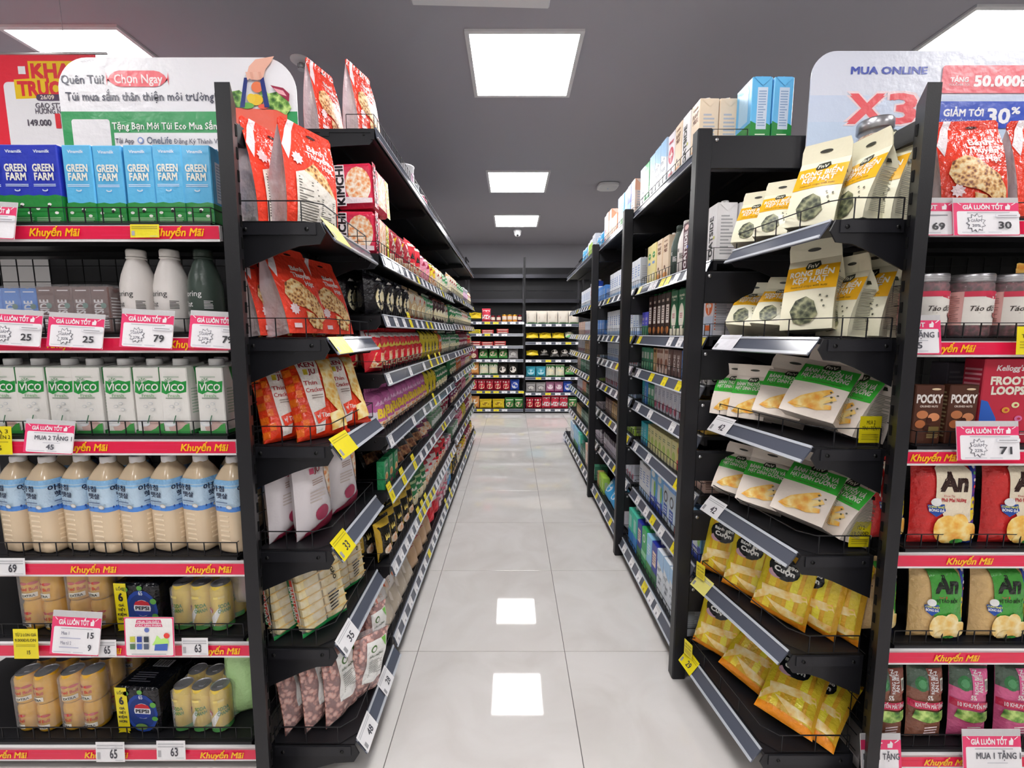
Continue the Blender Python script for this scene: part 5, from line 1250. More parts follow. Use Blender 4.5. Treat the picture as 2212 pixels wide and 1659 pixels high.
def crop_card(px0, px1, py0, py1, ops, label):
    x0, z1 = U(px0, py0, 1.0); x1, z0 = U(px1, py1, 1.0)
    flat_obj('price_card', x1 - x0, (z1 - z0) * 1.02, [('r', 0, .86, 1, 1, 'b4b2b4'), ('r', 0, 0, 1, .86, 'd83868'), ('rr', 0, .02, .93, .64, 'f2f0f4', .003), ('t', 'TỐT', .34, .69, .105, 'f8f0f4', .4, 1.6),
        ('p', [(.66, .68), (.78, .68), (.8, .78), (.74, .84), (.72, .78), (.66, .77)], 'f8f0f4'), ('p', [(.85, .79), (.95, .85), (.93, .87), (.83, .8)], 'f8f0f4'), ('l', .1, .05, .6, .09, 1, 'b4b4bc')] + ops, label, 'price card', ((x0 + x1) / 2, 1.012, z0), R(-9), 0, 0, group='large sale price cards')
crop_card(2003, 2075, 420, 506, [('l', .1, .5, .8, .56, 1, '7c7c84'), ('t', '69', .55, .15, .17, '3c3c40', .34, 1)], 'sale price card reading 69, half behind the black post')
card(2083, 2216, 420, 506, 'star', '30', '20%', 'sale price card reading 30, beneath the red pouch', .99, False)
crop_card(1979, 2045, 680, 765, [('t', '1 TẶNG 1', .5, .42, .13, '54545c', .86, .8), ('t', '95', .28, .14, .15, '54545c', .3, .8), ('l', .1, .32, .6, .36, 1, 'a8a8b0')], 'sale price card reading 95, beneath the jars of dates')
tagf(2203, 2260, 705, 766, YEL, '', 'yellow price tag at the picture edge beneath the golden snacks', ops=[('t', 'TÍNH', .4, .6, .12, '4c4410', .5, .6), ('l', .1, .2, .9, .5, 3, 'a89820')], Y=1.0)
card(2090, 2216, 915, 998, 'star', '71', '22%', 'sale price card reading 71, beneath the crimson cereal box', .99, False)
crop_card(1878, 1957, 1608, 1690, [('t', 'MUA 1 TẶNG', .5, .42, .13, '54545c', .9, .8)], 'sale price card reading MUA 1 TẶNG beneath the brown seaweed packs')
card(2105, 2220, 1600, 1690, 'mua', '', '1', 'sale price card reading MUA 1 TẶNG beneath the pink seaweed packs', .99, False)
# tags on the side shelves' clear channels
def side_tag(q, t0, t1, c, num, label, sg, over=0.0, ops=None):
    """q = channel corners (top near, top far, bottom far, bottom near)"""
    A = [Vector(p) for p in q]
    def P(t, s): return (A[0].lerp(A[1], t)).lerp(A[3].lerp(A[2], t), s)
    n = (A[1] - A[0]).cross(A[3] - A[0]).normalized()
    if n.x * -sg > 0: n = -n
    W = (P(t1, 0) - P(t0, 0)).length; H = (P(t0, 1) - P(t0, -over)).length
    mb = MB()
    def S(x, z, e):
        t = t0 + (t1 - t0) * x / W if sg > 0 else t1 - (t1 - t0) * x / W
        p = P(t, 1 - (1 + over) * z / H) + n * (.003 + e); return tuple(p)
    draw(mb, [('r', 0, 0, 1, 1, c)] + (ops or [('l', .06, .7, .94, .9, 2, 'a8a8ac' if c != YEL else 'a89820'), ('t', num, .6, .2, .34, '3c3c44', .3, .8), ('rr', .06, .12, .18, .4, '8c8c90', .001)]), W, H, S, 'soft')
    o = link('price_tag', mb.mesh('price_tag')); return tag(o, label, 'price tag', 'tags on the side shelf channels')
SL = SIDE_Q
side_tag(SL['L', 0], .0, .3, 'e8e07c', '', 'pale yellow tag on the channel below the back-turned red pouch', 1, .3)
side_tag(SL['L', 1], .0, .28, YEL, '', 'yellow tag on the channel below the second-shelf red pouches', 1)
side_tag(SL['L', 2], .0, .3, YEL, '', 'yellow tag on the channel below the orange cracker bags', 1, .25)
side_tag(SL['L', 3], .0, .24, YEL, '33', 'yellow tag reading 33 below the white cracker bags', 1, .25)
side_tag(SL['L', 4], .0, .27, 'ecebee', '35', 'white tag reading 35 below the clear cracker packs', 1, .1)
side_tag(SL['L', 5], .0, .24, 'ecebee', '48', 'nearest white tag, reading 48, beside the peanut bags', 1, .1)
side_tag(SL['L', 5], .5, .72, 'ecebee', '28', 'farther white tag, reading 28, beside the peanut bags', 1, .1)
side_tag(SL['R', 1], .74, 1.0, 'dcdce4', '', 'white tag below the far yellow seaweed pouches, second side shelf', -1, .1)
side_tag(SL['R', 2], .76, 1.0, 'ecebee', '42', 'white tag reading 42 below the upper green cake pouches', -1, .2)
side_tag(SL['R', 3], .76, 1.0, 'ecebee', '42', 'white tag reading 42 below the lower green cake pouches', -1, .2)
side_tag(SL['R', 4], .8, 1.0, 'e8e080', '', 'yellow and white tag below the upper rice roll bags', -1, .1)
side_tag(SL['R', 5], .8, 1.0, YEL, '29', 'yellow tag reading 29 below the lowest rice roll bags', -1, .1)
for lv, lb in ((4, 'upper'), (5, 'lower')):   # flags standing up behind the channel
    A = SL['R', lv][1]
    flat_obj('price_flag', .04, .055, [('t', 'GIÁ ƯU ĐÃI', .5, .7, .1, '4c4410', .8, .6), ('t', 'CÒN 19.000Đ', .5, .5, .1, '4c4410', .84, .6), ('l', .1, .1, .9, .4, 3, 'a89820')], 'upright yellow flag tag beside the %s rice roll bags' % lb, 'price tag', (A[0] - .012, A[1] - .03, A[2] - .002), 0, R(-72), 0, YEL)
for lv, t, lb in ((2, ('MUA 2', 'TÍNH TIỀN 1'), 'upper'), (3, ('TỪ 2', '18.000Đ'), 'lower')):
    flat_obj('price_flag', .055, .07, [('t', t[0], .5, .7, .14, '4c4410', .4, .6), ('t', t[1], .5, .48, .13, '4c4410', .8, .6), ('l', .1, .1, .9, .35, 3, 'a89820')], 'yellow tag hanging behind the %s green cake pouches beside the post' % lb, 'price tag', (.93, 1.09, EZ[lv] + .01), 0, 0, 0, YEL)

# ---------------------------------------------------------------- boards and banner
def board(name, w, h, c, rad, ops, label, loc, cat):
    mb = MB(); P = rrect(0, 0, w, h, rad, 10); P = [(x - w / 2, z) for x, z in P]
    mb.prism(P, 1, 0, .004, mat(c, 'soft')); draw(mb, ops, w, h, front(w), 'soft')
    o = link(name, mb.mesh(name), None, loc); return tag(o, label, cat)
x0, z1 = U(118, 124, 1.47); x1, _ = U(640, 200, 1.47); zb = 1.70
w, h = x1 - x0, z1 - zb
def nz(py): return (U(300, py, 1.47)[1] - zb) / h
def nx(px): return (U(px, 220, 1.47)[0] - x0) / w
GR = '2c8a50'
rad = .1
ops = [('r', 0, 0, 1, nz(241), GR), ('r', nx(240), 0, nx(600), nz(287), 'e8e6ea'), ('r', 0, 0, nx(480), nz(330), 'e8e6ea'), ('rr', nx(150), nz(330), nx(233), nz(258), 'e8e6ea', .008),
       ('t', 'Quên Túi?', nx(184), nz(181), .052, '38384a', (nx(230) - nx(137)), .35), ('rr', nx(235), nz(188), nx(369), nz(153), 'e0505c', .045), ('t', 'Chọn Ngay', nx(304), nz(180), .052, 'f6e4e4', (nx(356) - nx(252)), .7),
       ('t', 'Túi mua sắm thân thiện môi trường!', nx(306), nz(218), .052, '38384a', (nx(466) - nx(142)), .35), ('t', 'Tặng Bạn Mới Túi Eco Mua Sắm', nx(354), nz(280), .042, 'f0f2ee', (nx(470) - nx(238)), .8),
       ('t', 'Tải App', nx(262), nz(310), .03, '4c4c5c', (nx(282) - nx(242)), .3), ('e', nx(297), nz(304), .013, .022, '6c84b8'), ('e', nx(297), nz(304), .008, .014, 'e8e6ea'), ('t', 'OneLife', nx(338), nz(311), .042, '3c4c64', (nx(364) - nx(310)), .3), ('t', 'Đăng Ký Thành Viên', nx(425), nz(311), .03, '4c4c5c', (nx(482) - nx(372)), .3)]
bag = lambda pts, c: ('p', [(nx(a), nz(b)) for a, b in pts], c)
ops += [bag([(497, 233), (620, 240), (618, 330), (498, 330)], 'e0604c'), bag([(590, 238), (620, 240), (618, 330), (592, 330)], 'd4543f'), ('t', 'KINGFOOD', nx(545), nz(307), .028, 'f4dcd8', .12, 1), ('l', nx(522), nz(294), nx(552), nz(290), 1, 'f4dcd8'),
        bag([(490, 215), (500, 200), (520, 196), (530, 205), (530, 234), (505, 233), (492, 228)], 'greenleaf'), bag([(575, 205), (600, 200), (622, 215), (630, 235), (618, 250), (600, 240), (580, 235)], 'greenleaf'), bag([(560, 198), (575, 192), (582, 205), (570, 214)], 'greenleaf'),
        ('e', nx(555), nz(217), .03, .036, 'ecc030'), ('e', nx(545), nz(214), .018, .03, 'f0cc3c'), ('e', nx(559), nz(190), .024, .035, 'ec7c50'), ('e', nx(535), nz(230), .03, .02, '5c9c3c'), ('e', nx(570), nz(232), .022, .016, 'd8503c'),
        bag([(588, 186), (615, 192), (628, 205), (626, 222), (600, 200)], '8c2440'), bag([(594, 192), (615, 198), (622, 210), (604, 204)], 'e4a4ac'),
        bag([(533, 170), (541, 170), (530, 234), (520, 234)], '1c2c6c'), bag([(566, 168), (575, 168), (584, 234), (573, 234)], '1c2c6c'),
        bag([(600, 124), (560, 131), (545, 146), (538, 168), (548, 174), (562, 176), (574, 170), (580, 152), (592, 138)], 'dca894')] + \
       [bag([(537 + 9 * i, 158), (543 + 9 * i, 158), (545 + 9 * i, 172), (540 + 9 * i, 176)], ('e4b4a0', 'cc9480')[i % 2]) for i in range(4)]
board('sale_board', w, h, 'e8e6ea', rad, ops, 'white and green rounded board advertising a reusable shopping bag', ((x0 + x1) / 2, 1.47, zb), 'advertising board')
x0, z1 = U(1757, 110, 1.47); x1 = x0 + .78; zb = 1.72; w, h = x1 - x0, z1 - zb
def nz2(py): return (U(1900, py, 1.47)[1] - zb) / h
def nx2(px): return (U(px, 220, 1.47)[0] - x0) / w
ops = [('r', 0, 0, 1, .35, 'b8d0ee'), ('r', 0, .35, 1, .55, 'c4d6ee'), ('r', 0, .55, 1, .72, 'ccd8ee'), ('t', 'MUA ONLINE', nx2(1914), nz2(160), .042, '3a4aa0', (nx2(1996) - nx2(1832)), 1.6),
       ('t', 'X', nx2(1872), nz2(268), .19, 'f2dce2', (nx2(1922) - nx2(1826)), 2.0), ('t', '3', nx2(1950), nz2(268), .19, 'f2dce2', (nx2(1988) - nx2(1912)), 2.0), ('t', 'X', nx2(1872), nz2(266), .175, 'e04c54', (nx2(1914) - nx2(1834)), 1.2), ('t', '3', nx2(1950), nz2(266), .175, 'e04c54', (nx2(1982) - nx2(1918)), 1.2),
       ('t', 'Đ Ã I', nx2(1930), nz2(318), .07, 'e0707c', (nx2(1990) - nx2(1888)), .8), ('rr', nx2(2028), nz2(202), nx2(2340), nz2(142), 'e0606c', .01), ('t', 'TẶNG', nx2(2066), nz2(178), .028, 'f6eef0', (nx2(2085) - nx2(2046)), 1.3), ('t', 'VOUCHER TỚI', nx2(2066), nz2(186), .012, 'f6dce0', (nx2(2088) - nx2(2044)), .6),
       ('t', '50.000Đ', nx2(2160), nz2(187), .062, 'f8f2f4', (nx2(2222) - nx2(2096)), 1.8), ('rr', nx2(2022), nz2(278), nx2(2340), nz2(220), '2c48ac', .01), ('t', 'GIẢM TỚI', nx2(2082), nz2(252), .042, 'f2f2f8', (nx2(2125) - nx2(2038)), 1.4), ('t', 'ĐỘC QUYỀN ONLINE', nx2(2078), nz2(266), .018, 'c8d0f0', (nx2(2120) - nx2(2034)), .8),
       ('t', '30', nx2(2158), nz2(267), .088, 'f4f4fa', (nx2(2184) - nx2(2133)), 1.3), ('t', '%', nx2(2194), nz2(247), .04, 'f4f4fa', (nx2(2204) - nx2(2184)), 1.5)]
board('sale_board', w, h, 'd8dcea', .075, ops, 'pale blue rounded board with red X3 and MUA ONLINE', ((x0 + x1) / 2, 1.47, zb), 'advertising board')
Yp = 1.95
x0, z1 = U(-170, 118, Yp); x1, _ = U(205, 118, Yp); zb = U(0, 330, Yp)[1]; w, h = x1 - x0, z1 - zb
mb = MB(); mb.box(-w / 2, w / 2, 0, .003, 0, h, mat('d02c3c', 'soft'))
def nz3(py): return (U(100, py, Yp)[1] - zb) / h
def nx3(px): return (U(px, 220, Yp)[0] - x0) / w
draw(mb, [('rr', nx3(12), -.0, .97, nz3(177), 'e4e2e6', .02), ('r', nx3(70), nz3(170), nx3(205), nz3(132), 'f0c828'), ('p', [(nx3(36), nz3(214)), (nx3(36), nz3(172)), (nx3(205), nz3(162)), (nx3(205), nz3(208))], 'f0c828'), ('t', 'KHAI', nx3(122), nz3(168), .13, 'c83038', (nx3(170) - nx3(76)), 2), ('t', 'TRƯƠNG', nx3(116), nz3(206), .13, 'c83038', (nx3(190) - nx3(42)), 2),
     ('s', nx3(56), nz3(152), .03, 4, 'f0eef0'), ('rr', nx3(80), nz3(218), nx3(160), nz3(204), '4c3c54', .012), ('t', '26/09', nx3(104), nz3(215), .04, 'e4d4c8', .08, .8), ('t', 'GẠO ST25', nx3(108), nz3(234), .05, '5c5460', .17, .5), ('t', 'HƯƠNG NHÀI', nx3(112), nz3(246), .05, '5c5460', .2, .5), ('t', '149.000', nx3(81), nz3(272), .06, '4c4450', (nx3(106) - nx3(55)), .8), ('t', '1', nx3(122), nz3(276), .13, 'c83038', .03, 2)], w, h, front(w), 'soft')
o = link('sale_banner', mb.mesh('banner'), None, ((x0 + x1) / 2, Yp, zb)); tag(o, 'red and white hanging banner with yellow KH TRU lettering', 'banner')
c_ = MB()
c_.tube([(-w / 2 - .01, .0, h + .004), (w / 2 + .05, .0, h + .004)], .006, mat('d8d4d6', 'metal'), 6); part('hanging_bar', c_, o)
for sx in (-.33, .33):
    c_ = MB(); c_.tube([(sx * w, 0, h + .01), (sx * w, 0, HC - zb)], .001, mat('c8c8cc', 'metal')); part('hanging_wire', c_, o)

# ---------------------------------------------------------------- goods along the two gondolas and the back wall
def bagk(key, name, cat, desc, w, h, T, base, ops, fin='film', L=.04, nu=6, nv=8, wob=.0038):
    K[key] = pillow(name, cat, desc, w, h, T, base, ops, fin, nu, nv, wob, True, None, L, random.Random(key).uniform(0, 6), pw=(2.0, .72))
READ = {'BIG', 'KING', 'LẨU', 'OATSIDE', 'SIDE', 'vitasoy', 'Milky', 'So', 'Good', 'Milk', 'MILK', 'PLANT', 'GREEN', 'CALCI', 'MAX', 'm°', 'rue', 'Australia', 'Own'}
def word(t, z, hh, c, fit=.8, cx=.5, b=1.4, sh=.15, rot=0):
    if t in READ: return ('t', t, cx, z, hh, c, fit, b, sh, rot)
    if rot: return ('l', cx - hh * .5, .5 - fit * .4, cx + hh * .5, .5 + fit * .4, 4, c)      # writing too blurred to read
    return ('p', [(cx - fit / 2, z), (cx - fit * .3, z + hh * .9), (cx - fit * .22, z + hh * .3), (cx - fit * .02, z + hh), (cx + fit * .08, z + hh * .25), (cx + fit * .3, z + hh), (cx + fit / 2, z + hh * .1), (cx + fit * .2, z + hh * .05), (cx, z + hh * .2), (cx - fit * .2, z)], c)
NP = 'noodle pack'
bagk('n_king', 'noodle_pack', NP, 'red and yellow striped noodle pack', .12, .155, .035, '9c1c2c', [('p', [(0, 1), (.12, 1), (.0, .55)], 'e8e0dc'), ('p', [(.12, 1), (.26, 1), (.0, .35), (0, .55)], 'ecc41c'), word('KING', .5, .12, 'c8b8b0', .5, .6), word('LẨU', .36, .1, 'c8b8b0', .4, .62), ('p', [(.1, .05), (.95, .05), (.95, .32), (.1, .28)], 'noodle')])
bagk('n_red', 'noodle_pack', NP, 'glossy red noodle pack', .1, .15, .042, 'cc1c2c', [('p', [(.08, .1), (.9, .06), (.94, .4), (.3, .46)], 'noodle'), ('r', .1, .82, .9, .95, 'e8e0e0'), word('TÔM', .55, .14, 'f0d060', .6), ('p', [(.0, 1), (.2, 1), (.05, .6), (0, .6)], 'e4dce0')])
bagk('n_redblk', 'noodle_pack', NP, 'red noodle pack with black brush lettering', .115, .17, .035, 'd02434', [word('불닭', .5, .2, '14100f', .7, .5, 1.6), ('p', [(.1, .08), (.9, .08), (.9, .42), (.1, .38)], 'noodle'), ('r', .1, .85, .5, .93, 'f0e0d8')])
bagk('n_pink', 'noodle_pack', NP, 'pink and purple noodle pack', .1, .155, .042, 'b05c94', [word('BIG', .34, .2, 'e8c83c', .62, .5, 2), word('Hello', .64, .13, 'd8a8cc', .6, .45), ('p', [(.1, .04), (.92, .04), (.92, .3), (.1, .24)], 'noodle'), ('r', 0, 0, .2, .5, 'e4d8e4')])
bagk('n_rose', 'noodle_pack', NP, 'rose pink noodle pack', .11, .15, .035, 'd888a0', [word('MÌ', .6, .18, 'a82848', .5), ('e', .5, .28, .36, .2, 'noodle'), ('r', .1, .86, .9, .94, 'f4e4e8')])
bagk('n_yel', 'noodle_pack', NP, 'yellow noodle pack', .11, .15, .035, 'd8b828', [word('MÌ GÀ', .64, .14, 'a82c1c', .7), ('e', .5, .3, .38, .2, 'noodle'), ('r', .05, .88, .95, .96, '3c3424')])
bagk('n_yelblk', 'noodle_pack', NP, 'yellow and black noodle pack', .105, .16, .035, '34301c', [('p', [(.1, 1), (.5, 1), (.3, .0), (.0, .0)], 'c8b428'), ('p', [(.6, .9), (.9, .9), (.9, .6), (.6, .6)], 'b8a434'), ('p', [(.35, .08), (.95, .08), (.95, .42), (.4, .4)], 'noodle'), word('JJA', .5, .12, 'e8d868', .4, .66)])
bagk('n_cream', 'noodle_pack', NP, 'cream noodle pack with red lettering', .11, .15, .035, 'd4c8b8', [word('PHỞ', .6, .16, 'b0342c', .6), ('e', .5, .28, .36, .18, 'crisp'), ('r', 0, .9, 1, .97, 'c08838')])
bagk('n_green', 'noodle_pack', NP, 'green noodle pack', .11, .15, .035, '2c7444', [word('CHAY', .62, .14, 'e8ecd8', .7), ('e', .5, .3, .38, .2, 'crisp'), ('r', .1, .86, .9, .93, 'a8c890')])
bagk('n_gw', 'noodle_pack', NP, 'green and white clear noodle pack', .11, .15, .035, 'b4bca8', [('p', [(0, 1), (1, 1), (1, .62), (.5, .5), (0, .66)], '3c8450'), word('MIẾN', .68, .12, 'f0f2e8', .6), ('e', .5, .28, .4, .22, 'crisp')])
bagk('n_black', 'noodle_pack', NP, 'black noodle pack with white script', .12, .155, .022, '141216', [word('Samyang', .56, .13, 'd8d4d8', .8, .5, 1.2, .3), word('짜장', .74, .12, 'b8b4b8', .5), ('p', [(.1, .1), (.9, .1), (.9, .36), (.1, .4)], 'brown'), ('l', .1, .4, .9, .5, 2, '8c888c')])
bagk('n_purp', 'noodle_pack', NP, 'purple and pink noodle pack with white script', .12, .155, .022, '7c2c54', [word('Samyang', .5, .15, 'ece0e8', .8, .5, 1.2, .3), ('p', [(.1, .08), (.9, .08), (.9, .36), (.1, .4)], 'noodle'), ('r', .1, .8, .7, .9, 'b85c88')])
bagk('n_brown', 'noodle_pack', NP, 'dark brown and cream noodle pack', .11, .16, .035, '4c2c2c', [('e', .5, .34, .38, .24, 'crisp'), word('MÌ', .66, .14, 'e0d4c4', .4), ('r', .1, .86, .9, .95, '7c4440')])
bagk('n_maroon', 'noodle_pack', NP, 'maroon and white noodle pack', .11, .16, .035, '8c1c38', [('p', [(0, 0), (1, 0), (1, .3), (0, .45)], 'dcd0cc'), word('CUNG', .56, .15, 'f0e4dc', .76), ('e', .6, .22, .3, .16, 'noodle')])
bagk('n_orange', 'noodle_pack', NP, 'orange noodle pack', .11, .15, .035, 'd06c34', [word('CAY', .6, .16, 'f4e8d8', .6), ('e', .5, .28, .36, .2, 'noodle')])
bagk('n_gold', 'noodle_pack', NP, 'gold and black noodle pack', .1, .15, .027, '1c1810', [('r', 0, 0, .16, 1, 'b89424'), ('r', .7, 0, .84, 1, 'b89424'), ('r', 0, .86, 1, 1, 'd4b03c'), word('MÌ', .5, .16, 'e4cc6c', .3, .44), ('e', .45, .24, .22, .14, 'noodle')])
bagk('n_wred', 'noodle_pack', NP, 'white and red noodle pack', .11, .155, .035, 'd8ccc8', [word('HẢI SẢN', .62, .14, 'b82434', .84), ('e', .5, .28, .38, .2, 'noodle'), ('r', 0, .9, 1, 1, 'b82434')])
bagk('n_wnd', 'noodle_bag', 'noodle bag', 'black bag with a round tan window', .13, .15, .045, '17151a', [('e', .52, .42, .36, .33, '2c2a28'), ('e', .52, .42, .33, .30, 'crisp'), ('p', [(.1, .6), (.4, .78), (.9, .7), (.6, .6)], '17151a'), word('MÌ UDON', .82, .08, 'c8c4c0', .5), ('e', .85, .85, .1, .07, 'c84c68')], nu=6)
bagk('n_beige', 'noodle_bag', 'noodle bag', 'beige bag with red lettering', .12, .15, .045, 'c8ac84', [('p', [(0, 1), (.6, 1), (.3, .5), (0, .6)], 'e0d8c8'), word('MÌ', .62, .18, 'b83424', .4, .6), ('e', .55, .3, .36, .22, 'crisp'), ('r', 0, 0, 1, .12, 'c84430')], nu=6)
bagk('rice_n', 'rice_noodle_bag', 'rice noodle bag', 'pale rice noodle bag with orange stripe', .1, .2, .02, 'd4ccc4', [('r', .0, .55, .22, .95, 'e4c8b8'), ('r', .04, .55, .1, .95, 'd86030'), ('r', .25, .55, .95, .95, 'e8e2de'), ('l', .3, .6, .9, .9, 6, 'c07858'), ('r', 0, 0, 1, .5, 'b4a898')], 'soft')
bagk('rice_big', 'rice_noodle_bag', 'rice noodle bag', 'large cream bag with red square lettering', .18, .2, .035, 'd8d0c0', [('r', .12, .55, .5, .85, 'a83434'), ('r', .15, .58, .47, .82, 'd8d0c0'), word('BÚN', .64, .14, 'a83434', .26, .31), word('chảo', .34, .16, 'b83440', .4, .6, 1.4, .4), ('e', .7, .18, .12, .1, 'b83440')], 'soft', nu=8, nv=8)
bagk('rice_hoo', 'rice_noodle_bag', 'rice noodle bag', 'tan rice noodle bag with white collar', .11, .2, .025, 'b89878', [('r', 0, .66, 1, 1, 'e4dce0'), word('Hảo Hạng', .5, .08, '8c2430', .8), ('l', .2, .72, .8, .94, 4, 'a8647c')], 'soft')
bagk('ribbon', 'noodle_bag', 'noodle bag', 'red bag with a white ribbon', .14, .19, .045, 'd41c30', [('p', [(.0, .5), (1, .6), (1, .76), (0, .66)], 'f0ecec'), ('e', .5, .84, .4, .12, '17151a')], nu=6, nv=8)
def cup(key, desc, c, c2, r=.045, h=.095, lidc='e8e4e4'):
    mb = MB(); mb.lathe([(r * .72, 0), (r * .74, .004), (r * .98, h - .006), (r * 1.04, h - .003), (r * 1.04, h)], mat(c, 'soft'), 16)
    lid = MB(); lid.lathe([(r * 1.02, h), (r * 1.03, h + .002), (r * .95, h + .004)], mat(lidc, 'soft'), 16)
    draw_cyl(mb, [('r', .2, .3, .8, .74, c2), ('l', .28, .38, .72, .66, 3, c)], r * .9, h, 'soft', 0, 0, -.003, 2.2)
    for x in (mb, lid): x.xform(Matrix.Translation((0, r, 0)))
    K[key] = Spec('noodle_cup', 'noodle cup', desc, 2.08 * r, 2.08 * r, h + .004, [('cup', mb, None), ('lid', lid, None)])
cup('c_pink', 'pink noodle cup', 'dc6c88', 'f0dce0'); cup('c_green', 'green and white noodle cup', '6c9474', 'e8ece4', .042, .1, 'd8dcd8'); cup('c_blue', 'blue and white noodle cup', 'd8dce4', '5c98c8', .045, .11); cup('c_white', 'white lidded noodle tub', 'dcdce0', 'c8a4bc', .05, .14, 'f0f0f4')
K['g_box'] = carton('noodle_box', 'noodle box', 'small green snack packet', .055, .03, .11, '2c8454', [('e', .5, .42, .34, .16, 'f0d498'), ('e', .5, .42, .22, .1, 'd88c54'), ('l', .25, .78, .75, .86, 2, 'e8f0e0'), ('e', .5, .12, .3, .07, 'b04c6c')], None, fin='film', fold=False)
def kimchi():
    w, d, h = .18, .14, .15; mb = MB(); mb.box(-w / 2, w / 2, 0, d, 0, h, mat('c02c48', 'film'), .014)
    fo = [('p', [(.25, .1), (.72, .1), (.78, .85), (.3, .9)], 'noodle'), ('r', .0, .0, .2, 1, 'ac2440'), ('r', .78, 0, 1, .9, 'e4d428'), ('t', 'KIMCHI', .1, .5, .13, '1c1418', .8, 1.6, 0, 90), ('t', '辛', .88, .4, .3, '8c8420', .14, 1)]
    draw(mb, fo, w, h, front(w), 'film')
    so = [('r', .05, .05, .3, .95, 'f0e4e8'), ('t', 'KIMCHI', .18, .5, .16, '1c1418', .86, 1.8, 0, 90), ('e', .62, .5, .32, .4, 'noodle'), ('p', [(.3, .1), (.95, .1), (.95, .2), (.3, .25)], 'e8d8dc')]
    draw(mb, so, d, h, side(-w / 2, d), 'film'); draw(mb, so, d, h, side(w / 2, d), 'film')
    return Spec('kimchi_multipack', 'noodle multipack', 'crimson kimchi noodle multipack', w, d, h, [('pack', mb, None)])
K['kimchi'] = kimchi()
CNT = {}
def fill(fr, z, x, dirn, items, y0, shelf, xlim, depth=1, group=None):
    """items: (kind, count, rows deep, stack, x gap, tilt) laid along the shelf"""
    for it in items:
        k, n = it[0], it[1]; dp = it[2] if len(it) > 2 else depth; st = it[3] if len(it) > 3 else 1; gap = it[4] if len(it) > 4 else .004; tilt = it[5] if len(it) > 5 else 0; sc = it[6] if len(it) > 6 else 1
        sp = K[k]; yaw = -.3 if -.03 < gap < -.008 else (-.12 if gap < 0 else 0); gap = max(gap, .001)
        S3 = (sc, sc, sc)
        for i in range(n):
            adv = 0; yy = y0
            for j in range(dp):
                zz = z + .001; dy = 0
                for s in range(st):
                    soft = sp.name.endswith(('pack', 'bag'))
                    a = yaw + jit(.04 if soft else .02); tl = tilt + (abs(jit(.05)) if soft else 0)
                    Rm = Matrix.Rotation(a, 4, 'Z') @ Matrix.Rotation(-tl, 4, 'X') @ Matrix.Diagonal((*S3, 1))
                    lo, hi = ext(sp, Rm); w = (hi[0] - lo[0]) * (.93 if yaw else 1)
                    if (x + dirn * w - xlim) * dirn > .012: return x
                    xc = x - lo[0] if dirn > 0 else x - hi[0]
                    key = (sp.desc, shelf, j, s); c = CNT.get(key, 0); CNT[key] = c + 1
                    pre = ('', 'rear ', 'third-row ')[j] + ('', 'upper ', 'topmost ')[s]
                    lb = '%s%s, %s along the %s' % (pre, sp.desc, ORD[min(c, 48)], shelf)
                    put(sp, lb, fr.w(xc, yy - lo[1] + (abs(jit(.005)) if j == 0 else 0), zz - lo[2]), fr.rz + a, -tl, 0, group or '%ss along the %s' % (sp.cat, shelf), S3 if sc != 1 else None)
                    adv = max(adv, w); zz += hi[2] - lo[2] + .001; dy = max(dy, hi[1] - lo[1])
                yy += dy + .006
            x += dirn * (adv + gap)
    return x
NN = ['first', 'second', 'third', 'fourth', 'fifth', 'sixth', 'lowest']
LA = [
    [('kimchi', 1, 1, 2, .01), ('n_king', 3), ('n_redblk', 2, 2, 1, .004, 0, 1.0), ('n_rose', 2), ('n_yel', 2), ('n_cream', 2), ('n_gw', 3)],
    [('n_wnd', 4, 2), ('n_beige', 3, 2), ('n_gw', 2), ('n_brown', 4), ('n_cream', 2)],
    [('n_red', 8, 2, 1, -.02, .1), ('n_yelblk', 5), ('n_orange', 1), ('n_gw', 3)],
    [('n_pink', 9, 2, 1, -.016, .1), ('n_yelblk', 3), ('n_green', 4)],
    [('g_box', 3, 1, 1, .012), ('n_black', 4, 2, 1, -.01, .5), ('n_purp', 2, 1, 1, -.01, .5), ('c_green', 5, 1, 2, -.002, 0, .86), ('n_maroon', 3)],
    [('n_gold', 5, 2, 1, -.02, .1), ('n_green', 3, 2, 1, -.02), ('n_wred', 3), ('n_redblk', 3), ('c_pink', 3, 1, 1), ('n_maroon', 2)],
    [('rice_n', 4, 2, 1, -.035, .35), ('rice_hoo', 4, 2, 1, -.01, .3), ('ribbon', 2, 1, 1, -.02, .2), ('c_pink', 4, 1, 2, .004), ('c_blue', 2, 1, 2), ('n_yel', 2)]]
LB = [
    [('n_cream', 4), ('n_gw', 4), ('c_white', 4), ('n_cream', 4)], [('n_green', 3), ('n_gw', 4), ('n_cream', 5), ('n_gw', 4)], [('n_gw', 3), ('n_green', 2), ('n_maroon', 6), ('n_red', 3), ('n_gw', 4)],
    [('n_green', 3), ('n_orange', 3), ('n_rose', 3), ('n_wred', 4), ('n_pink', 3)], [('n_purp', 3), ('n_maroon', 3), ('n_rose', 3), ('n_green', 3), ('n_wred', 4)],
    [('c_green', 4, 1, 1), ('n_rose', 3), ('n_yelblk', 3), ('n_maroon', 3), ('n_cream', 3)], [('n_gold', 3), ('n_cream', 3), ('n_yel', 3), ('n_maroon', 4), ('n_yel', 4)]]
for lv in range(7):
    sh = '%s noodle shelf' % NN[lv]
    fill(NF, NZ[lv], .018, 1, LA[lv], .012, sh, 1.795)
    fill(NF, NZ[lv] + (.035, .01, .0, .035, .02, .03, .0)[lv], 1.845, 1, LB[lv], .012, sh, 3.62)
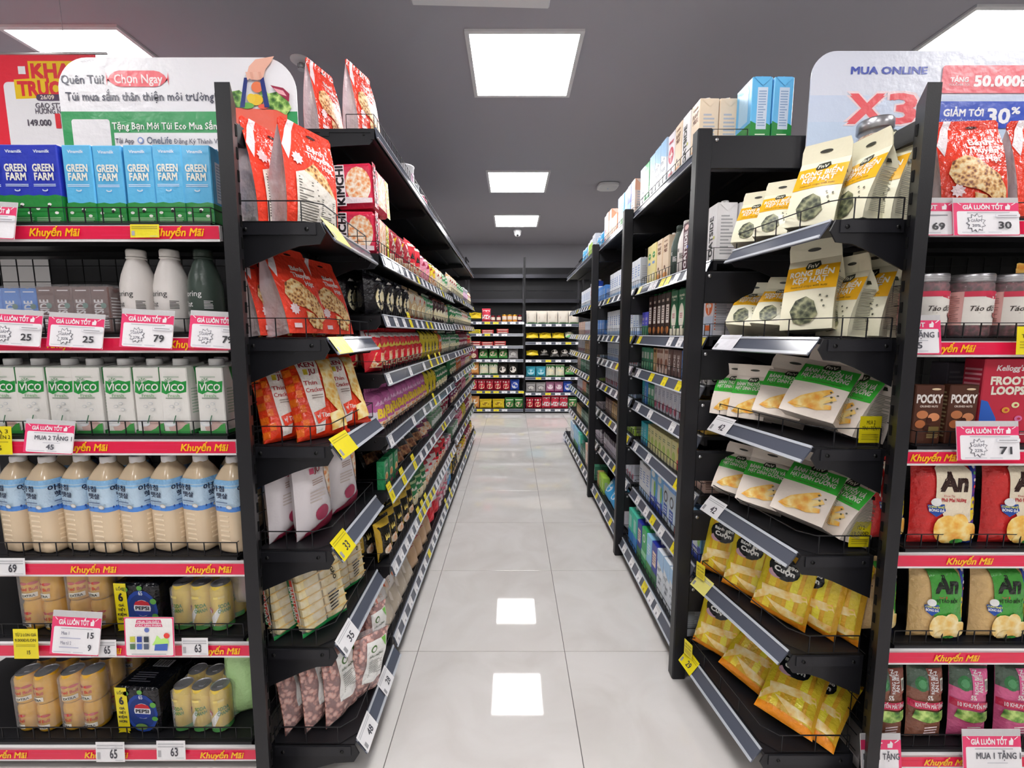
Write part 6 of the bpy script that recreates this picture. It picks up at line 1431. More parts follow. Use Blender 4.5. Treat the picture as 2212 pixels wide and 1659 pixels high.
put(K['rice_big'], 'large cream bag with red square lettering lying over the rice noodles', NF.w(.16, .03, NZ[6] + .10), PI / 2, R(-52), R(8), rest=False)
# odd items on the top shelf
put(K['c_white'], 'white lidded tub alone on the gondola top shelf', NF.w(.72, .03, NTOP + .001), PI / 2, scale=(.9, .9, 1.0))
put(K['c_blue'], 'small cup beside the white tub on the gondola top', NF.w(.83, .03, NTOP + .001), PI / 2, scale=(.7, .7, .8))
put(K['n_rose'], 'crumpled pink pack on the gondola top shelf edge', NF.w(1.06, .03, NTOP + .001), PI / 2, R(-6), 0, scale=(.9, 1, .75))
put(K['n_rose'], 'small pink pack farther along the gondola top', NF.w(1.62, .03, NTOP + .001), PI / 2, R(-6), 0, scale=(.7, 1, .5))

# --- milk cartons
def mc(key, desc, w, d, h, base, ops, cap=None, sops=None, cat=None, slant=0, capc=None, name=None):
    name = name or ('milk_carton' if h > .15 else 'drink_carton'); cat = cat or ('milk carton' if h > .15 else 'drink carton')
    so = sops if sops is not None else [('l', .2, .15, .8, .75, 9, 'a8a8b0')] + [o for o in ops if o[0] == 'r' and o[1] <= 0 and o[3] >= 1]
    K[key] = carton(name, cat, desc, w, d, h, base, ops, so, cap, 'soft', h > .15, None, slant, capc)
CP = (.013, .014, .04)
mc('m_oatw', 'white oat drink carton with black lettering', .07, .07, .2, 'dcdadc', [word('OATSIDE', .45, .13, '1c1c1e', .7, .42, 1.6, 0, 90), ('e', .74, .42, .1, .03, 'b4b44c')], CP, [('l', .2, .1, .8, .8, 12, '9c9ca0')])
mc('m_oatb', 'brown oat drink carton with white lettering', .07, .07, .2, '4c2430', [word('OATSIDE', .45, .14, 'f0ecec', .74, .42, 1.6, 0, 90), ('e', .7, .5, .1, .03, '4c5ca8'), ('e', .5, .9, .3, .05, 'd8b8b4')], CP, capc=mat('e8e4e4', 'soft'))
mc('m_beige', 'beige plant milk carton with brown lettering', .07, .07, .2, 'd8c4ac', [word('PLANT', .74, .07, '6c4430', .7), word('MILK', .64, .07, '6c4430', .6), ('e', .4, .3, .12, .04, '5c3424'), ('e', .62, .2, .1, .035, '5c3424'), ('e', .5, .12, .4, .06, 'c88c54'), ('l', .2, .86, .8, .92, 1, '9c7c64')], CP)
mc('m_yel1', 'pale yellow plant milk carton with green emblem', .07, .07, .2, 'd4c88c', [('e', .5, .72, .3, .08, '4c8c4c'), ('l', .3, .7, .7, .75, 1, 'e8ecd8'), ('r', .25, .5, .75, .56, '6c8cc0'), ('e', .5, .2, .36, .1, 'e4dcc0')], CP)
mc('m_orange_s', 'short orange and green juice carton', .05, .05, .13, 'e09c7c', [('r', 0, 0, 1, .2, '6c8450'), ('l', .2, .5, .8, .7, 3, 'f0d8c8')])
mc('m_soy', 'white oat milk carton with orange round emblem', .075, .07, .2, 'd8d4dc', [('e', .5, .55, .38, .17, 'e0703c'), ('p', [(.47, .4), (.53, .4), (.56, .62), (.5, .68), (.44, .62)], 'f0e8e4'), ('e', .34, .55, .09, .035, 'f0e8e4'), ('e', .66, .55, .09, .035, 'f0e8e4'), ('e', .38, .63, .08, .03, 'f0e8e4'), ('e', .62, .63, .08, .03, 'f0e8e4'),
    word('vitasoy', .8, .06, 'b82c48', .7), ('r', .2, .1, .8, .2, 'e0703c'), word('Milky', .125, .05, 'f4ece8', .4), ('r', 0, .0, 1, .36, 'c8d4e8'), ('r', .2, .1, .8, .2, 'e0703c')], None, [('e', .5, .93, .16, .05, '5c6078'), ('t', 'vitasoy', .5, .78, .06, 'b82c48', .74, 1), ('t', 'Oat', .5, .7, .04, 'a8687c', .3, 1), ('l', .12, .1, .88, .6, 16, '9498a4'), ('l', .05, .1, .12, .6, 9, 'd86c4c')])
mc('m_soyr', 'white oat milk carton with crimson round emblem', .075, .07, .2, 'dcd8e0', [('e', .5, .55, .38, .17, 'b4344c'), ('p', [(.47, .4), (.53, .4), (.56, .62), (.5, .68), (.44, .62)], 'f0e8e4'), ('e', .34, .55, .09, .035, 'f0e8e4'), ('e', .66, .55, .09, .035, 'f0e8e4'), word('vitasoy', .8, .06, 'b82c48', .7), ('r', .2, .1, .8, .2, 'b4344c')], None)
mc('m_good', 'white and orange almond milk carton reading So Good', .08, .06, .2, 'e4e0e0', [('r', 0, .0, 1, .3, 'b85434'), ('e', .5, .42, .44, .3, 'e4e0e0'), word('So', .74, .08, '2c3c94', .34), word('Good', .62, .09, '2c3c94', .74), ('l', .25, .5, .75, .55, 1, '8c9098'), ('p', [(.1, .05), (.4, .0), (.9, .05), (.8, .25), (.5, .14), (.2, .25)], 'c05c34'), ('r', .25, .9, .75, .96, '3c4ca0')], None)
mc('m_aus', 'dark green and cream oat milk carton', .075, .06, .2, '1c5c3c', [('e', .5, .42, .38, .28, 'e0dccc'), word('Australia', .84, .05, 'e8ecd8', .74), word("Own", .77, .05, 'e8ecd8', .36), ('e', .5, .42, .24, .12, 'f0ece4'), ('l', .32, .38, .68, .5, 3, 'a84c4c'), ('r', 0, 0, 1, .16, 'd8d4c0')], CP, capc=mat('1c7c4c', 'soft'))
mc('m_dark', 'dark brown milk carton with white label', .055, .055, .2, '2c1814', [('r', .2, .3, .8, .72, 'd8d0c8'), ('l', .28, .36, .72, .68, 6, '5c4c44'), ('e', .5, .14, .36, .09, 'b0703c'), ('r', .3, .8, .7, .86, 'c8bcb0')], (.012, .014, .03), capc=mat('2c8c54', 'soft'))
mc('m_bg', 'short blue and green milk carton', .046, .05, .125, '4c50c0', [('r', 0, 0, 1, .42, '3c8464'), word('GREEN', .66, .1, 'e4e4f0', .7), ('l', .2, .5, .8, .56, 1, 'd8d8f0')])
mc('m_oatws', 'small white oat drink carton with black lettering', .048, .05, .125, 'd8d8da', [word('OATSIDE', .45, .16, '1c1c1e', .8, .42, 1.6, 0, 90)], None, [('t', 'OATSIDE', .4, .5, .16, '1c1c1e', .8, 1.6, 0, 90)])
mc('m_blues', 'small blue drink carton', .048, .05, .12, '4c84cc', [word('SIDE', .5, .16, 'c8dcf4', .6, .42, 1.4, 0, 90), ('r', 0, 0, 1, .1, '3464a8')])
mc('m_pale', 'small pale blue and white drink carton', .05, .05, .125, 'c4d0e0', [('r', 0, 0, 1, .2, '8cacdc'), ('l', .2, .4, .8, .7, 3, '6c88b8')])
mc('m_brs', 'small brown oat drink carton', .048, .05, .12, '6c5450', [word('SIDE', .5, .16, 'e8e0dc', .6, .42, 1.4, 0, 90)])
mc('m_wbr', 'small white and brown drink carton', .048, .05, .12, 'ccb8ac', [('e', .5, .4, .34, .2, '8c5c48'), ('r', .1, .8, .9, .92, '8c6454')])
mc('m_tan', 'small tan drink carton', .048, .05, .12, 'b89868', [('e', .5, .4, .34, .2, 'dcc49c'), ('r', .1, .8, .9, .92, '6c4c30')])
mc('m_grs', 'small green drink carton', .046, .05, .115, '4c9474', [('r', .15, .5, .85, .8, 'd8e8e0'), ('e', .5, .25, .3, .12, '8cc09c')])
mc('m_yels', 'small yellow drink carton with black script', .052, .05, .125, 'd8b850', [word('soya', .5, .15, '3c3424', .7, .45, 1.2, .3, 90), ('l', .2, .1, .8, .3, 3, '5c5030')])
mc('m_grey', 'small grey-white drink carton with red pictures', .048, .05, .125, 'bcc0cc', [('e', .5, .24, .34, .16, 'a8506c'), ('l', .2, .6, .8, .85, 4, '7c84a0'), ('e', .4, .42, .2, .1, 'd8dce4')])
mc('m_teal', 'small teal drink carton', .048, .05, .12, '34a4b4', [word('milk', .5, .15, 'e0f0f4', .6, .45, 1.2, 0, 90), ('r', 0, 0, 1, .15, '2c6c9c')])
mc('m_yr', 'yellow and cream drink carton with red corner', .06, .05, .125, 'd8c878', [('r', .1, .05, .6, .4, 'c42c3c'), ('e', .35, .75, .16, .12, 'b8482c'), ('e', .7, .75, .16, .12, 'b8482c'), ('e', .8, .2, .16, .12, 'dce4f0')])
mc('m_yg', 'pale yellow and green drink carton', .052, .05, .125, 'd0cc98', [('e', .5, .4, .36, .2, 'a8bc5c'), ('l', .2, .7, .8, .85, 2, '6c8450'), ('r', 0, 0, 1, .1, 'e0dcb8')])
mc('m_pinkb', 'pink-beige oat carton with brown script', .07, .06, .13, 'c8aca0', [word('Oatly', .5, .16, '5c3c34', .74, .45, 1.2, .2, 90), ('l', .6, .1, .9, .6, 4, '8c6c60')], None, [('e', .7, .75, .16, .12, '7c5448'), ('l', .1, .1, .9, .5, 6, '8c6c60')])
mc('m_blue1', 'blue and white milk carton with a milk glass', .085, .06, .2, '6cacdc', [('r', 0, .0, 1, .3, '2440a4'), ('p', [(.2, .25), (.7, .25), (.75, .7), (.25, .7)], 'e0ecf4'), ('e', .8, .5, .16, .2, '7cb44c'), word('Milk', .12, .09, 'e4ecf8', .5), ('e', .5, .84, .3, .08, 'e8f0f8')], None, [('r', 0, 0, 1, .2, '2440a4'), ('r', .1, .25, .9, .9, '7cb4dc'), ('l', .16, .3, .84, .86, 14, 'd8e8f4')])
mc('m_cal', 'white milk carton with orange lettering', .075, .06, .2, 'd8dce4', [word('CALCI', .5, .08, 'd05c30', .8), word('MAX', .4, .08, 'd05c30', .6), ('r', 0, .7, 1, 1, '8cb0e0'), ('r', 0, 0, 1, .14, '9c4c44'), ('l', .2, .2, .8, .32, 3, 'c07454')], None)
mc('m_shk', 'blue-white milk carton with black ribbon emblem', .075, .06, .2, 'c8d8e8', [('e', .5, .6, .3, .14, '2c3444'), ('e', .5, .6, .2, .09, 'c8d8e8'), ('r', .2, .12, .8, .42, '2450a8'), ('l', .3, .18, .7, .38, 3, 'dce4f4'), ('r', 0, .85, 1, 1, '5c94d4')], None)
mc('m_wb', 'white carton with small blue print', .055, .055, .17, 'd4d8e0', [('l', .2, .4, .8, .8, 5, '5c7cb4'), ('r', 0, 0, 1, .16, 'a8c4e4')])
mc('m_true', 'white to sky blue milk carton with grey lettering', .072, .07, .205, 'd4dae2', [('p', [(0, .75), (1, .6), (1, 1), (0, 1)], '9cc4e8'), word('m°', .52, .1, '6c7480', .6, .4, .8, 0), word('rue', .36, .1, '6c7480', .7, .5, .8, 0), word('ilk', .24, .1, '6c7480', .4, .5, .8, 0)], (.015, .016, .045), [('p', [(0, .6), (1, .75), (1, 1), (0, 1)], 'b4cce4'), ('l', .15, .15, .85, .55, 10, '8c949c'), ('p', [(.3, 1), (.7, 1), (.6, .9), (.4, .9)], '2c3c84')])
mc('m_nav1', 'navy carton with pale square label', .072, .07, .2, '24308c', [('r', .2, .45, .8, .8, 'e0c8b8'), ('l', .26, .5, .74, .75, 4, '6c4c5c'), ('r', 0, 0, 1, .3, '2c6c3c')], (.015, .016, .045))
mc('m_lb1', 'light blue carton with green foot', .072, .07, .2, '8cc4e4', [('r', 0, 0, 1, .3, '3c8444'), ('l', .25, .5, .75, .8, 4, 'e4f0f8')], (.015, .016, .045))
mc('m_gr1', 'bright green milk carton with white emblem', .072, .07, .2, '2c9454', [('e', .5, .74, .26, .11, 'e4f0e8'), ('e', .5, .74, .16, .07, '2c9454'), ('r', 0, .25, 1, .4, '8cc8a0')], (.015, .016, .045))
mc('m_tl1', 'teal and aqua milk carton', .072, .07, .2, '4cb49c', [('r', 0, 0, 1, .4, '3c7cc0'), ('r', .2, .5, .8, .85, 'a8dcd0')], (.015, .016, .045))
mc('m_db1', 'deep blue milk carton with white emblem', .07, .07, .2, '2c4cb0', [('e', .5, .76, .26, .1, 'e4e8f8'), ('r', 0, .3, 1, .5, '5c8cd4')], (.015, .016, .045))
mc('m_wo1', 'white and peach milk carton', .07, .07, .2, 'e0ccc0', [('r', 0, .7, 1, 1, 'd8a084'), ('l', .2, .3, .8, .6, 4, 'b07c68')], None)
mc('m_skyb', 'sky blue and green large carton with nutrition panel', .1, .068, .207, '64b4e4', [('r', 0, 0, 1, .3, '1f7c34'), ('r', .2, .36, .8, .86, 'a8d0ec')], (.015, .016, .05), [('p', [(0, 0), (1, 0), (1, .26), (.7, .31), (.4, .27), (0, .33)], '1f7c34'), ('r', .28, .2, .78, .84, 'c8d4e4'), ('l', .34, .24, .72, .8, 14, '7c94b4'), ('l', .25, .1, .75, .14, 1, 'd8e8d0'), ('p', [(.1, 1), (.9, 1), (.5, .86)], '5ca4d8')])
mc('m_lg', 'small lime green drink carton', .05, .05, .125, '9cc048', [('l', .2, .3, .8, .7, 4, 'e4f0c8'), ('r', .2, .1, .8, .25, '5c8c34')])
mc('m_blk', 'black-topped grey drink carton', .05, .06, .12, '4c4450', [('r', 0, 0, 1, .7, 'b4acb8'), ('l', .2, .2, .8, .5, 4, '7c7484')])
mc('m_dgs', 'small dark green drink carton', .05, .05, .12, '2c5444', [('r', .15, .3, .85, .7, 'a8c0b4'), ('l', .2, .4, .8, .6, 2, '4c7464')])
bagk('bluebag', 'powder_bag', 'milk powder bag', 'blue and aqua bag', .14, .16, .03, '3c94c8', [('e', .5, .5, .36, .26, 'c8e4f4'), ('r', 0, .85, 1, .95, '1c4c8c')], 'film', .05)
bagk('silver', 'powder_bag', 'milk powder bag', 'white and silver bag', .13, .18, .03, 'c8c8d4', [('l', .2, .3, .8, .7, 5, '9498b4')], 'film', .05)
RA = [
    [('m_beige', 1, 2), ('m_oatw', 1, 1), ('m_beige', 1), ('m_soyr', 1), ('m_true', 3), ('m_gr1', 1), ('m_true', 1), ('m_db1', 1), ('m_wo1', 1)],
    [('m_oatw', 2, 3, 1, .004), ('m_oatb', 2, 2, 1, .003), ('boring_w', 1), ('boring_g', 1), ('m_beige', 2, 1), ('m_yel1', 2, 1), ('m_orange_s', 2, 2)],
    [('m_soy', 1, 3, 1, .004), ('m_soyr', 1, 3), ('m_good', 1, 1), ('m_aus', 2, 1), ('m_dark', 5, 1), ('m_bg', 5, 1)],
    [('m_oatws', 3, 3), ('m_blues', 2, 2), ('m_brs', 3, 1), ('m_wbr', 3, 1), ('m_tan', 1, 1), ('m_grs', 4)],
    [('m_yels', 4, 3), ('m_grey', 7, 1), ('m_grs', 2), ('m_blues', 1), ('m_teal', 1)],
    [('m_pinkb', 2, 3), ('m_yr', 2), ('m_yg', 7, 1), ('m_teal', 3)],
    [('m_blue1', 1, 3), ('m_cal', 2, 2), ('m_shk', 2), ('m_blue1', 2), ('m_wb', 5)]]
RA7 = [('m_true', 4, 3), ('m_nav1', 1, 2), ('m_lb1', 1, 2), ('m_gr1', 1), ('m_nav1', 1), ('m_tl1', 2), ('silver', 1)]
RB_ = [[('m_wo1', 1), ('m_db1', 1), ('m_lb1', 2), ('m_true', 1), ('m_orange_s', 3), ('m_wo1', 2), ('m_soyr', 1), ('m_wo1', 3)], [('m_wb', 12, 1, 1)], [('m_pale', 2, 1, 1), ('m_wb', 5), ('m_wb', 6)], [('m_grey', 6, 1, 1), ('m_wb', 3, 1, 1, .004, 0, .7), ('m_pale', 6)],
       [('m_wb', 4, 1, 1, .004, 0, .9), ('m_pale', 4), ('m_grey', 7)], [('m_lg', 7, 1, 1), ('m_tan', 4), ('m_brs', 4)], [('m_grey', 5, 1, 1), ('m_blk', 10)]]
RB7 = [('silver', 1, 1), ('bluebag', 2, 1, 1, .01, .5), ('bluebag', 1, 1, 1, .01, .5), ('m_lg', 3), ('m_tan', 2)]
RC_ = [[('bluebag', 2, 1, 1, .01, 0, .8), ('m_wb', 2), ('m_lg', 3), ('silver', 1), ('bluebag', 2)], [('m_blues', 6), ('c_white', 1), ('m_db1', 2), ('m_soyr', 1), ('m_wb', 8)], [('m_blues', 5), ('m_grey', 12), ('m_pinkb', 5)],
       [('m_wb', 3, 1, 1, .01, 0, .7), ('m_brs', 4), ('m_pinkb', 4), ('m_tan', 4), ('m_grey', 8)], [('m_lg', 3), ('m_dgs', 12), ('m_grs', 6), ('m_pinkb', 3)], [('m_blk', 6), ('m_dgs', 8), ('m_orange_s', 4), ('m_grey', 6)], [('m_blk', 5), ('m_brs', 6), ('m_dgs', 8), ('m_tan', 6)]]
RC7 = [('m_grs', 6, 2), ('m_wo1', 2), ('m_dgs', 5), ('m_tl1', 2), ('m_lb1', 4), ('m_true', 3)]
rows = lambda base, last: list(zip([MTOP] + MZ, base + [last], ['top'] + NN))
for j in range(2):
    put(K['m_skyb'], ('sky blue carton with white panel on the gondola top, nearer the aisle', 'sky blue carton with white panel on the gondola top, farther from the aisle')[j], MF.w(mx(1.59), .105 + .072 * j, MTOP + .001), -PI / 2 + .03 * j)
for base, last, ya, yb in ((RA, RA7, 1.555, 2.385), (RB_, RB7, 2.46, 3.295), (RC_, RC7, 3.36, 5.12)):
    for z, its, nm in rows(base, last):
        y0 = {'top': -.026, 'lowest': -.032}.get(nm, .018)
        fill(MF, z, mx(ya + (.1 if nm == 'top' and ya < 2 else 0)), -1, its, y0, '%s milk shelf' % nm, mx(yb))

# --- back wall
bagk('w_cream', 'rice_bag', 'rice bag', 'cream bag', .17, .2, .04, 'd4ccc0', [('l', .2, .4, .8, .6, 2, 'a87c74'), ('r', 0, 0, 1, .12, '4c8450')], 'soft', .06)
bagk('w_yel', 'snack_bag', 'snack bag', 'yellow snack bag', .2, .14, .035, 'd8bc28', [('e', .5, .5, .3, .2, '8c6c1c')], 'film', .06)
bagk('w_red', 'bean_bag', 'bean bag', 'red bag', .13, .17, .035, 'b42438', [('e', .5, .4, .36, .24, 'crisp'), ('r', .1, .76, .9, .9, 'e8d8d4')], 'film', .06)
bagk('w_mar', 'bean_bag', 'bean bag', 'maroon bag', .15, .2, .035, '7c2438', [('r', .2, .6, .8, .85, 'd8c4c4'), ('e', .5, .3, .3, .2, 'mix')], 'film', .06)
bagk('w_green', 'bean_bag', 'bean bag', 'green bag', .15, .17, .035, '3c7c3c', [('e', .5, .4, .4, .26, 'mix'), ('r', .1, .8, .9, .9, 'c8dcb8')], 'film', .06)
bagk('w_gw', 'bean_bag', 'bean bag', 'white and green bag', .15, .19, .035, 'ccccb8', [('r', 0, .75, 1, 1, '3c7c3c'), ('e', .5, .4, .4, .26, 'crisp'), ('r', 0, 0, 1, .12, '4c9c54')], 'film', .06)
bagk('w_bw', 'bean_bag', 'bean bag', 'black and white bag', .15, .17, .035, '2c2824', [('e', .5, .5, .36, .3, 'd8d0c8'), ('l', .3, .4, .7, .6, 2, '4c4440')], 'film', .06)
bagk('w_or', 'bean_bag', 'bean bag', 'orange and cream bag', .16, .19, .035, 'cc8c4c', [('e', .5, .6, .36, .2, 'e8dcc8'), ('r', 0, 0, 1, .2, 'a86438')], 'film', .06)
bagk('w_teal', 'bean_bag', 'bean bag', 'turquoise bag', .16, .16, .035, '3c98ac', [('e', .5, .5, .36, .26, 'a8d4dc')], 'film', .06)
bagk('w_grey', 'bean_bag', 'bean bag', 'grey and silver bag', .16, .15, .035, 'a8a4a4', [('e', .5, .5, .36, .26, '6c6868'), ('e', .5, .5, .28, .2, 'bcb8b4')], 'film', .06)
bagk('w_pink', 'bean_bag', 'bean bag', 'dusty pink bag', .14, .16, .035, 'a8708c', [('e', .5, .55, .36, .24, 'd8c4cc'), ('r', 0, 0, 1, .16, 'b02c74')], 'film', .06)
bagk('w_blue', 'bean_bag', 'bean bag', 'blue bag', .15, .17, .035, '2c4cac', [('e', .5, .5, .36, .3, 'dce0ec'), ('e', .5, .5, .2, .16, '2c4cac')], 'film', .06)
bagk('w_rw', 'bean_bag', 'bean bag', 'red and white bag', .14, .2, .035, 'c83448', [('r', 0, .2, 1, .55, 'e0d4d4'), ('l', .2, .26, .8, .5, 3, 'a84c5c'), ('r', .1, .8, .9, .92, 'e8dcdc')], 'film', .06)
K['w_flat'] = carton('flat_pack', 'flat pack', 'red and white flat pack', .19, .12, .03, 'b83c3c', [('r', .1, .2, .9, .6, 'e0d0c4')], [], fin='film', fold=False)
K['w_flaty'] = carton('flat_pack', 'flat pack', 'yellow flat pack', .19, .12, .03, 'd0bc2c', [('r', .1, .2, .9, .6, '6c6c1c')], [], fin='film', fold=False)
K['w_flatp'] = carton('flat_pack', 'flat pack', 'purple flat box', .28, .12, .06, '4c3c74', [('r', .3, .3, .8, .6, 'c8a8b4')], [], fin='film', fold=False)
def wjar(key, desc, c, r=.036, h=.1):
    mb = MB(); mb.lathe([(r * .95, 0), (r, .004), (r, h - .025), (r * .9, h - .018)], mat(c, 'gloss'), 14)
    draw_cyl(mb, [('r', .1, .3, .9, .75, 'd8c8b8')], r, h, 'soft', 0, 0, 0, 2.6)
    l_ = MB(); l_.lathe([(r * .94, h - .018), (r * .96, h - .016), (r * .96, h)], mat('8c2430' if c != 'd88c34' else 'c8a040', 'metal'), 14)
    for x in (mb, l_): x.xform(Matrix.Translation((0, r, 0)))
    K[key] = Spec('sauce_jar', 'jar', desc, 2 * r, 2 * r, h, [('body', mb, None), ('lid', l_, None)])
wjar('j_red', 'red-brown sauce jar', '8c3430'); wjar('j_or', 'orange fruit jar', 'd88c34', .04, .12); wjar('j_dk', 'dark purple jam jar', '4c1c2c', .036, .11)
WL = [[('w_yel', 1, 1, 1, .01, .9), ('w_rw', 1), ('j_red', 2, 1, 1, .02), ('j_or', 3, 1, 1, .006), ('j_dk', 3, 1, 1, .012)], [('w_flaty', 1, 1, 2, .02), ('w_flat', 2, 1, 2, .05), ], [('w_flat', 3, 1, 2, .01), ('w_flatp', 1)],
      [('w_mar', 1), ('w_green', 3, 1, 1, .01, .5), ('w_grey', 2, 1, 1, .01, .2)], [('w_or', 1), ('w_gw', 2), ('w_bw', 2, 1, 1, .02)], [('w_red', 5, 1, 1, .004), ('w_blue', 1)], [('w_or', 1), ('w_yel', 2, 1, 1, .01, .1), ('w_green', 2)]]
WR = [[('w_cream', 5, 1, 1, .0)], [('w_yel', 3, 1, 1, .01, 1.0), ('w_gw', 1, 1, 1, .01, 1.1)], [('w_yel', 1, 1, 1, .02, 1.1), ('w_bw', 1, 1, 1, .02, 1.1), ('w_bw', 3, 1, 1, .01, .9)], [('w_teal', 2), ('w_gw', 2), ('w_green', 1, 1, 1, .01, .8), ('w_or', 1)],
      [('w_grey', 2), ('w_pink', 2), ('w_blue', 1)], [('w_red', 2), ('w_rw', 3), ('w_green', 1)]]
for z, its, nm in zip(BZL, WL, NN): fill(BF, z, .03, 1, its, .03, '%s back-wall shelf, noodle side' % nm, .91)
for z, its, nm in zip(BZR, WR, NN[:5] + ['lowest']): fill(BF, z, .96, 1, its, .03, '%s back-wall shelf, milk side' % nm, 1.84)

# ---------------------------------------------------------------- small tags in the price channels
def tag_mesh(c, w, h, tilt, hh, num=None, over=0.0):
    mb = MB(); ty = -tilt / hh
    def S(x, z, e): return (x - w / 2, z * -ty - tilt - .0016 - e, z - hh)
    draw(mb, [('r', 0, 0, 1, 1, c), ('l', .1, .62, .9, .88, 2, 'a8a8ac' if c[0] != 'e' or c == 'ecebee' else 'a89820'), ('r', .42, .2, .62, .42, '8c8c94' if c == 'ecebee' else 'a89820')], w, h, S, 'soft', None, .0003)
    return mb.mesh('price_tag')
TM = {}
FARV = MB()
def rail_tags(fr, z, xs, cols, rail, tilt=.014, hh=.042, y=-.002, w=.05, far=False):
    if far:      # beyond the nearest three hundred tags: joined
        for x, c in zip(xs, cols):
            a = [fr.w(x - w / 2, y - tilt - .002, z - hh), fr.w(x + w / 2, y - tilt - .002, z - hh), fr.w(x + w / 2, y - .002, z), fr.w(x - w / 2, y - .002, z)]
            FARV.add(a, [(0, 1, 2, 3)], mat(YEL if c == 'y' else 'ecebee', 'soft'))
        return
    for i, (x, c) in enumerate(zip(xs, cols)):
        col = YEL if c == 'y' or c == 'Y' else 'ecebee'; H = hh + (.03 if c == 'Y' else .001)
        key = (col, w, H, tilt, hh)
        if key not in TM: TM[key] = tag_mesh(col, w, H, tilt, hh)
        k2 = (col, rail); n = CNT.get(k2, 0); CNT[k2] = n + 1
        o = link('price_tag', TM[key]); p = fr.w(x, y, z); o.location = p; o.rotation_euler = (0, 0, fr.rz)
        tag(o, '%s price tag, %s along the %s' % ('yellow' if col == YEL else 'white', ORD[n], rail), 'price tag', 'tags on the %s' % rail)
def xs(a, b, n): return [a + (b - a) * i / max(1, n - 1) for i in range(n)]
NT = [(xs(.04, 1.75, 17), 'wwwwwywwwwwwYwwww'), (xs(.03, 1.75, 15), 'wwwYwwyywwwwwww'), ([.03, .36, .66, .85, 1.05, 1.2, 1.3, 1.5], 'wwwYYYww'), ([.03, .40, .64, .82, .95, 1.1, 1.4, 1.6], 'wwwwYwww'),
      ([.02, .2, .4, .54, .66, .8, .92, 1.2, 1.3, 1.5], 'YYYwwwwyyw'), (xs(.03, 1.75, 20), 'wwwwwYYYyywwwwwwwyww'), (xs(.03, 1.75, 17), 'wwwwwwywwwwwYwYww')]
for lv, (a, c) in enumerate(NT):
    rail_tags(NF, NZ[lv], a, c, '%s noodle rail' % NN[lv])
    rail_tags(NF, NZ[lv] + (.035, .01, .0, .035, .02, .03, .0)[lv], xs(1.9, 3.55, 9), 'wwwywwwwy', '%s noodle rail' % NN[lv], far=True)
MT = [([1.6, 1.66, 1.72, 1.83, 1.93, 2.0, 2.1, 2.16, 2.35], 'wwwwyywwy'), ([1.57, 1.66, 1.76, 1.87, 2.32], 'ywwwy'), ([1.6, 1.75, 1.92, 2.1, 2.32], 'wyyyw'), ([1.8, 2.1, 2.3], 'www'), ([1.58, 1.72, 2.1, 2.32], 'wYww'), ([1.6, 1.72, 1.88, 2.0, 2.1, 2.25], 'wywyww'), ([1.75, 1.84, 1.93, 2.02, 2.15, 2.3], 'wwywww')]
for lv, (a, c) in enumerate(MT):
    y = -.002 if lv < 6 else -.052
    rail_tags(MF, MZ[lv] - .002, [mx(v) for v in a], c, '%s milk rail' % NN[lv], .02, .045, y, .056)
    rail_tags(MF, MZ[lv] - .002, [mx(v) for v in xs(2.5, 3.25, 6)], 'wywwyw'[lv % 3:] + 'www'[:lv % 3], '%s milk rail' % NN[lv], .02, .045, y)
    rail_tags(MF, MZ[lv] - .002, [mx(v) for v in xs(3.4, 5.0, 12)], 'wwwywwwwywww', '%s milk rail' % NN[lv], .02, .045, y, far=True)
for lv, z in enumerate(BZL): rail_tags(BF, z, xs(.06, .88, 7)[lv % 2:], ('wwyywww', 'wyww', 'wwwww', 'wwwww', 'ywwywww', 'yyywwyy', 'wywyw')[lv], '%s rail, back wall noodle side' % NN[lv], .008, .04, -.002, .09)
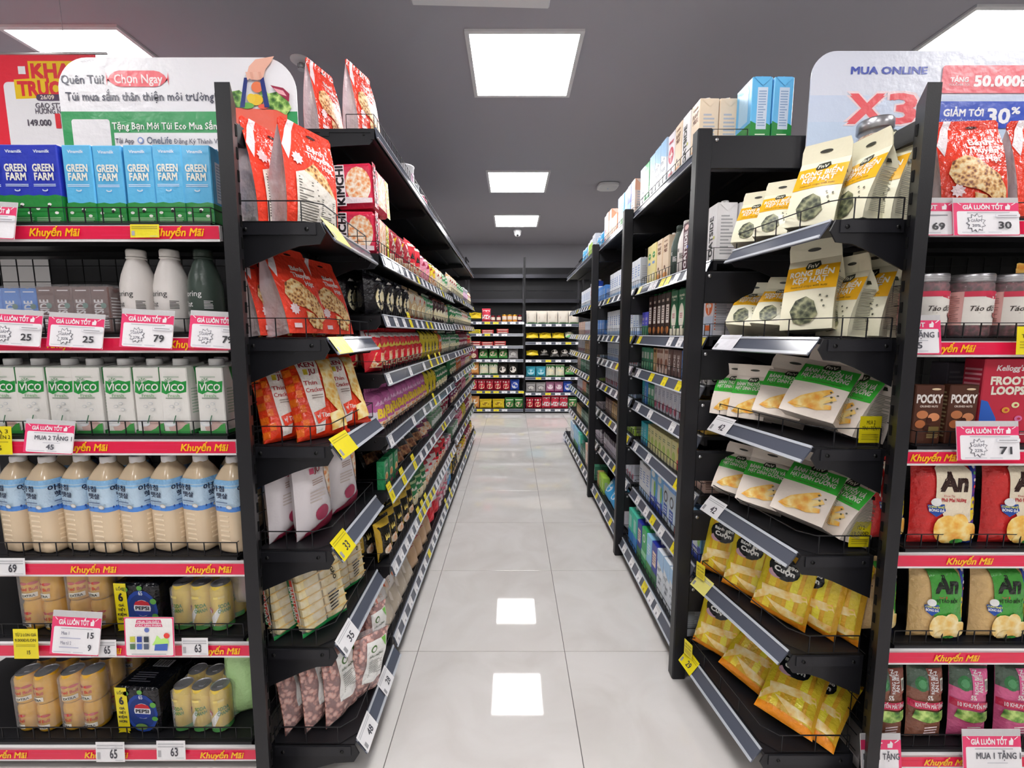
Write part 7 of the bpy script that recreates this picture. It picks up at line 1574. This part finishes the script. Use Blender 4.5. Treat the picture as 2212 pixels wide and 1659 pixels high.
for lv, z in enumerate(BZR): rail_tags(BF, z, xs(1.0, 1.8, 6)[lv % 2:], ('wwwww', 'wwwyw', 'wwyww', 'ywwww', 'wwyww', 'wwwww')[lv], '%s rail, back wall milk side' % (NN[:5] + ['lowest'])[lv], .008, .04, -.002, .09)
o = link('price_tags', FARV.mesh('price_tags')); tag(o, 'many white and yellow price tags on the far halves of the aisle rails', 'price tags'); o['kind'] = 'stuff'

# ---------------------------------------------------------------- what shows through the mesh beyond the drinks unit
ck = link('produce_cooler', None, None, (-2.35, 2.75, 0)); tag(ck, 'white produce cooler glimpsed through the wire mesh behind the drinks unit', 'cooler')
mb = MB(); mb.box(-.55, .55, 0, .6, 0, .9, mat('b8bcc0', 'soft'), .01); part('body', mb, ck)
mb = MB(); mb.box(-.55, .55, .5, .6, .9, 1.9, mat('d8e0ec', 'soft'), .01); part('back_panel', mb, ck)
mb = MB(); mb.box(-.55, .55, .1, .5, 1.8, 1.9, mat('d8e0ec', 'soft'), .01); part('canopy', mb, ck)
mb = MB(); mb.box(-.55, .55, .2, .5, 1.33, 1.345, mat('a0a4a8', 'metal')); part('shelf', mb, ck)
mb = MB(); mb.box(-.5, .5, .13, .16, 1.785, 1.8, emit_mat('cooler_light', (.8, .88, 1, 1), 4.0)); part('light_strip', mb, ck)
lf = MB(); rr = random.Random(4)
for k in range(16):
    a = k * 2.4; o_ = len(lf.v)
    lf.grid(lambda u, v: ((u - .5) * .07 * (1 - (2 * v - 1) ** 2 * .6), .012 * math.sin(6 * u + k), v * .13), 3, 4, mat('greenleaf'))
    lf.xform(Matrix.Rotation(a, 4, 'Z') @ Matrix.Translation((0, -.015 - .002 * k, 0)) @ Matrix.Rotation(-.25 - .03 * k, 4, 'X'), o_)
KL = Spec('lettuce', 'lettuce', '', .14, .14, .13, [('head', lf, None)])
for i in range(7):
    put(KL, 'green lettuce head, %s from the wall side on the cooler' % ORD[i], (-2.82 + .155 * i, 2.75 + .1, 0.902), jit(3), group='lettuces on the cooler', scale=(1, 1, 1.1), rest=True)
    put(KL, 'green lettuce head, %s from the wall side, upper cooler shelf' % ORD[i], (-2.82 + .155 * i, 2.75 + .35, 1.347), jit(3), group='lettuces on the cooler', scale=(1, 1, .9), rest=True)
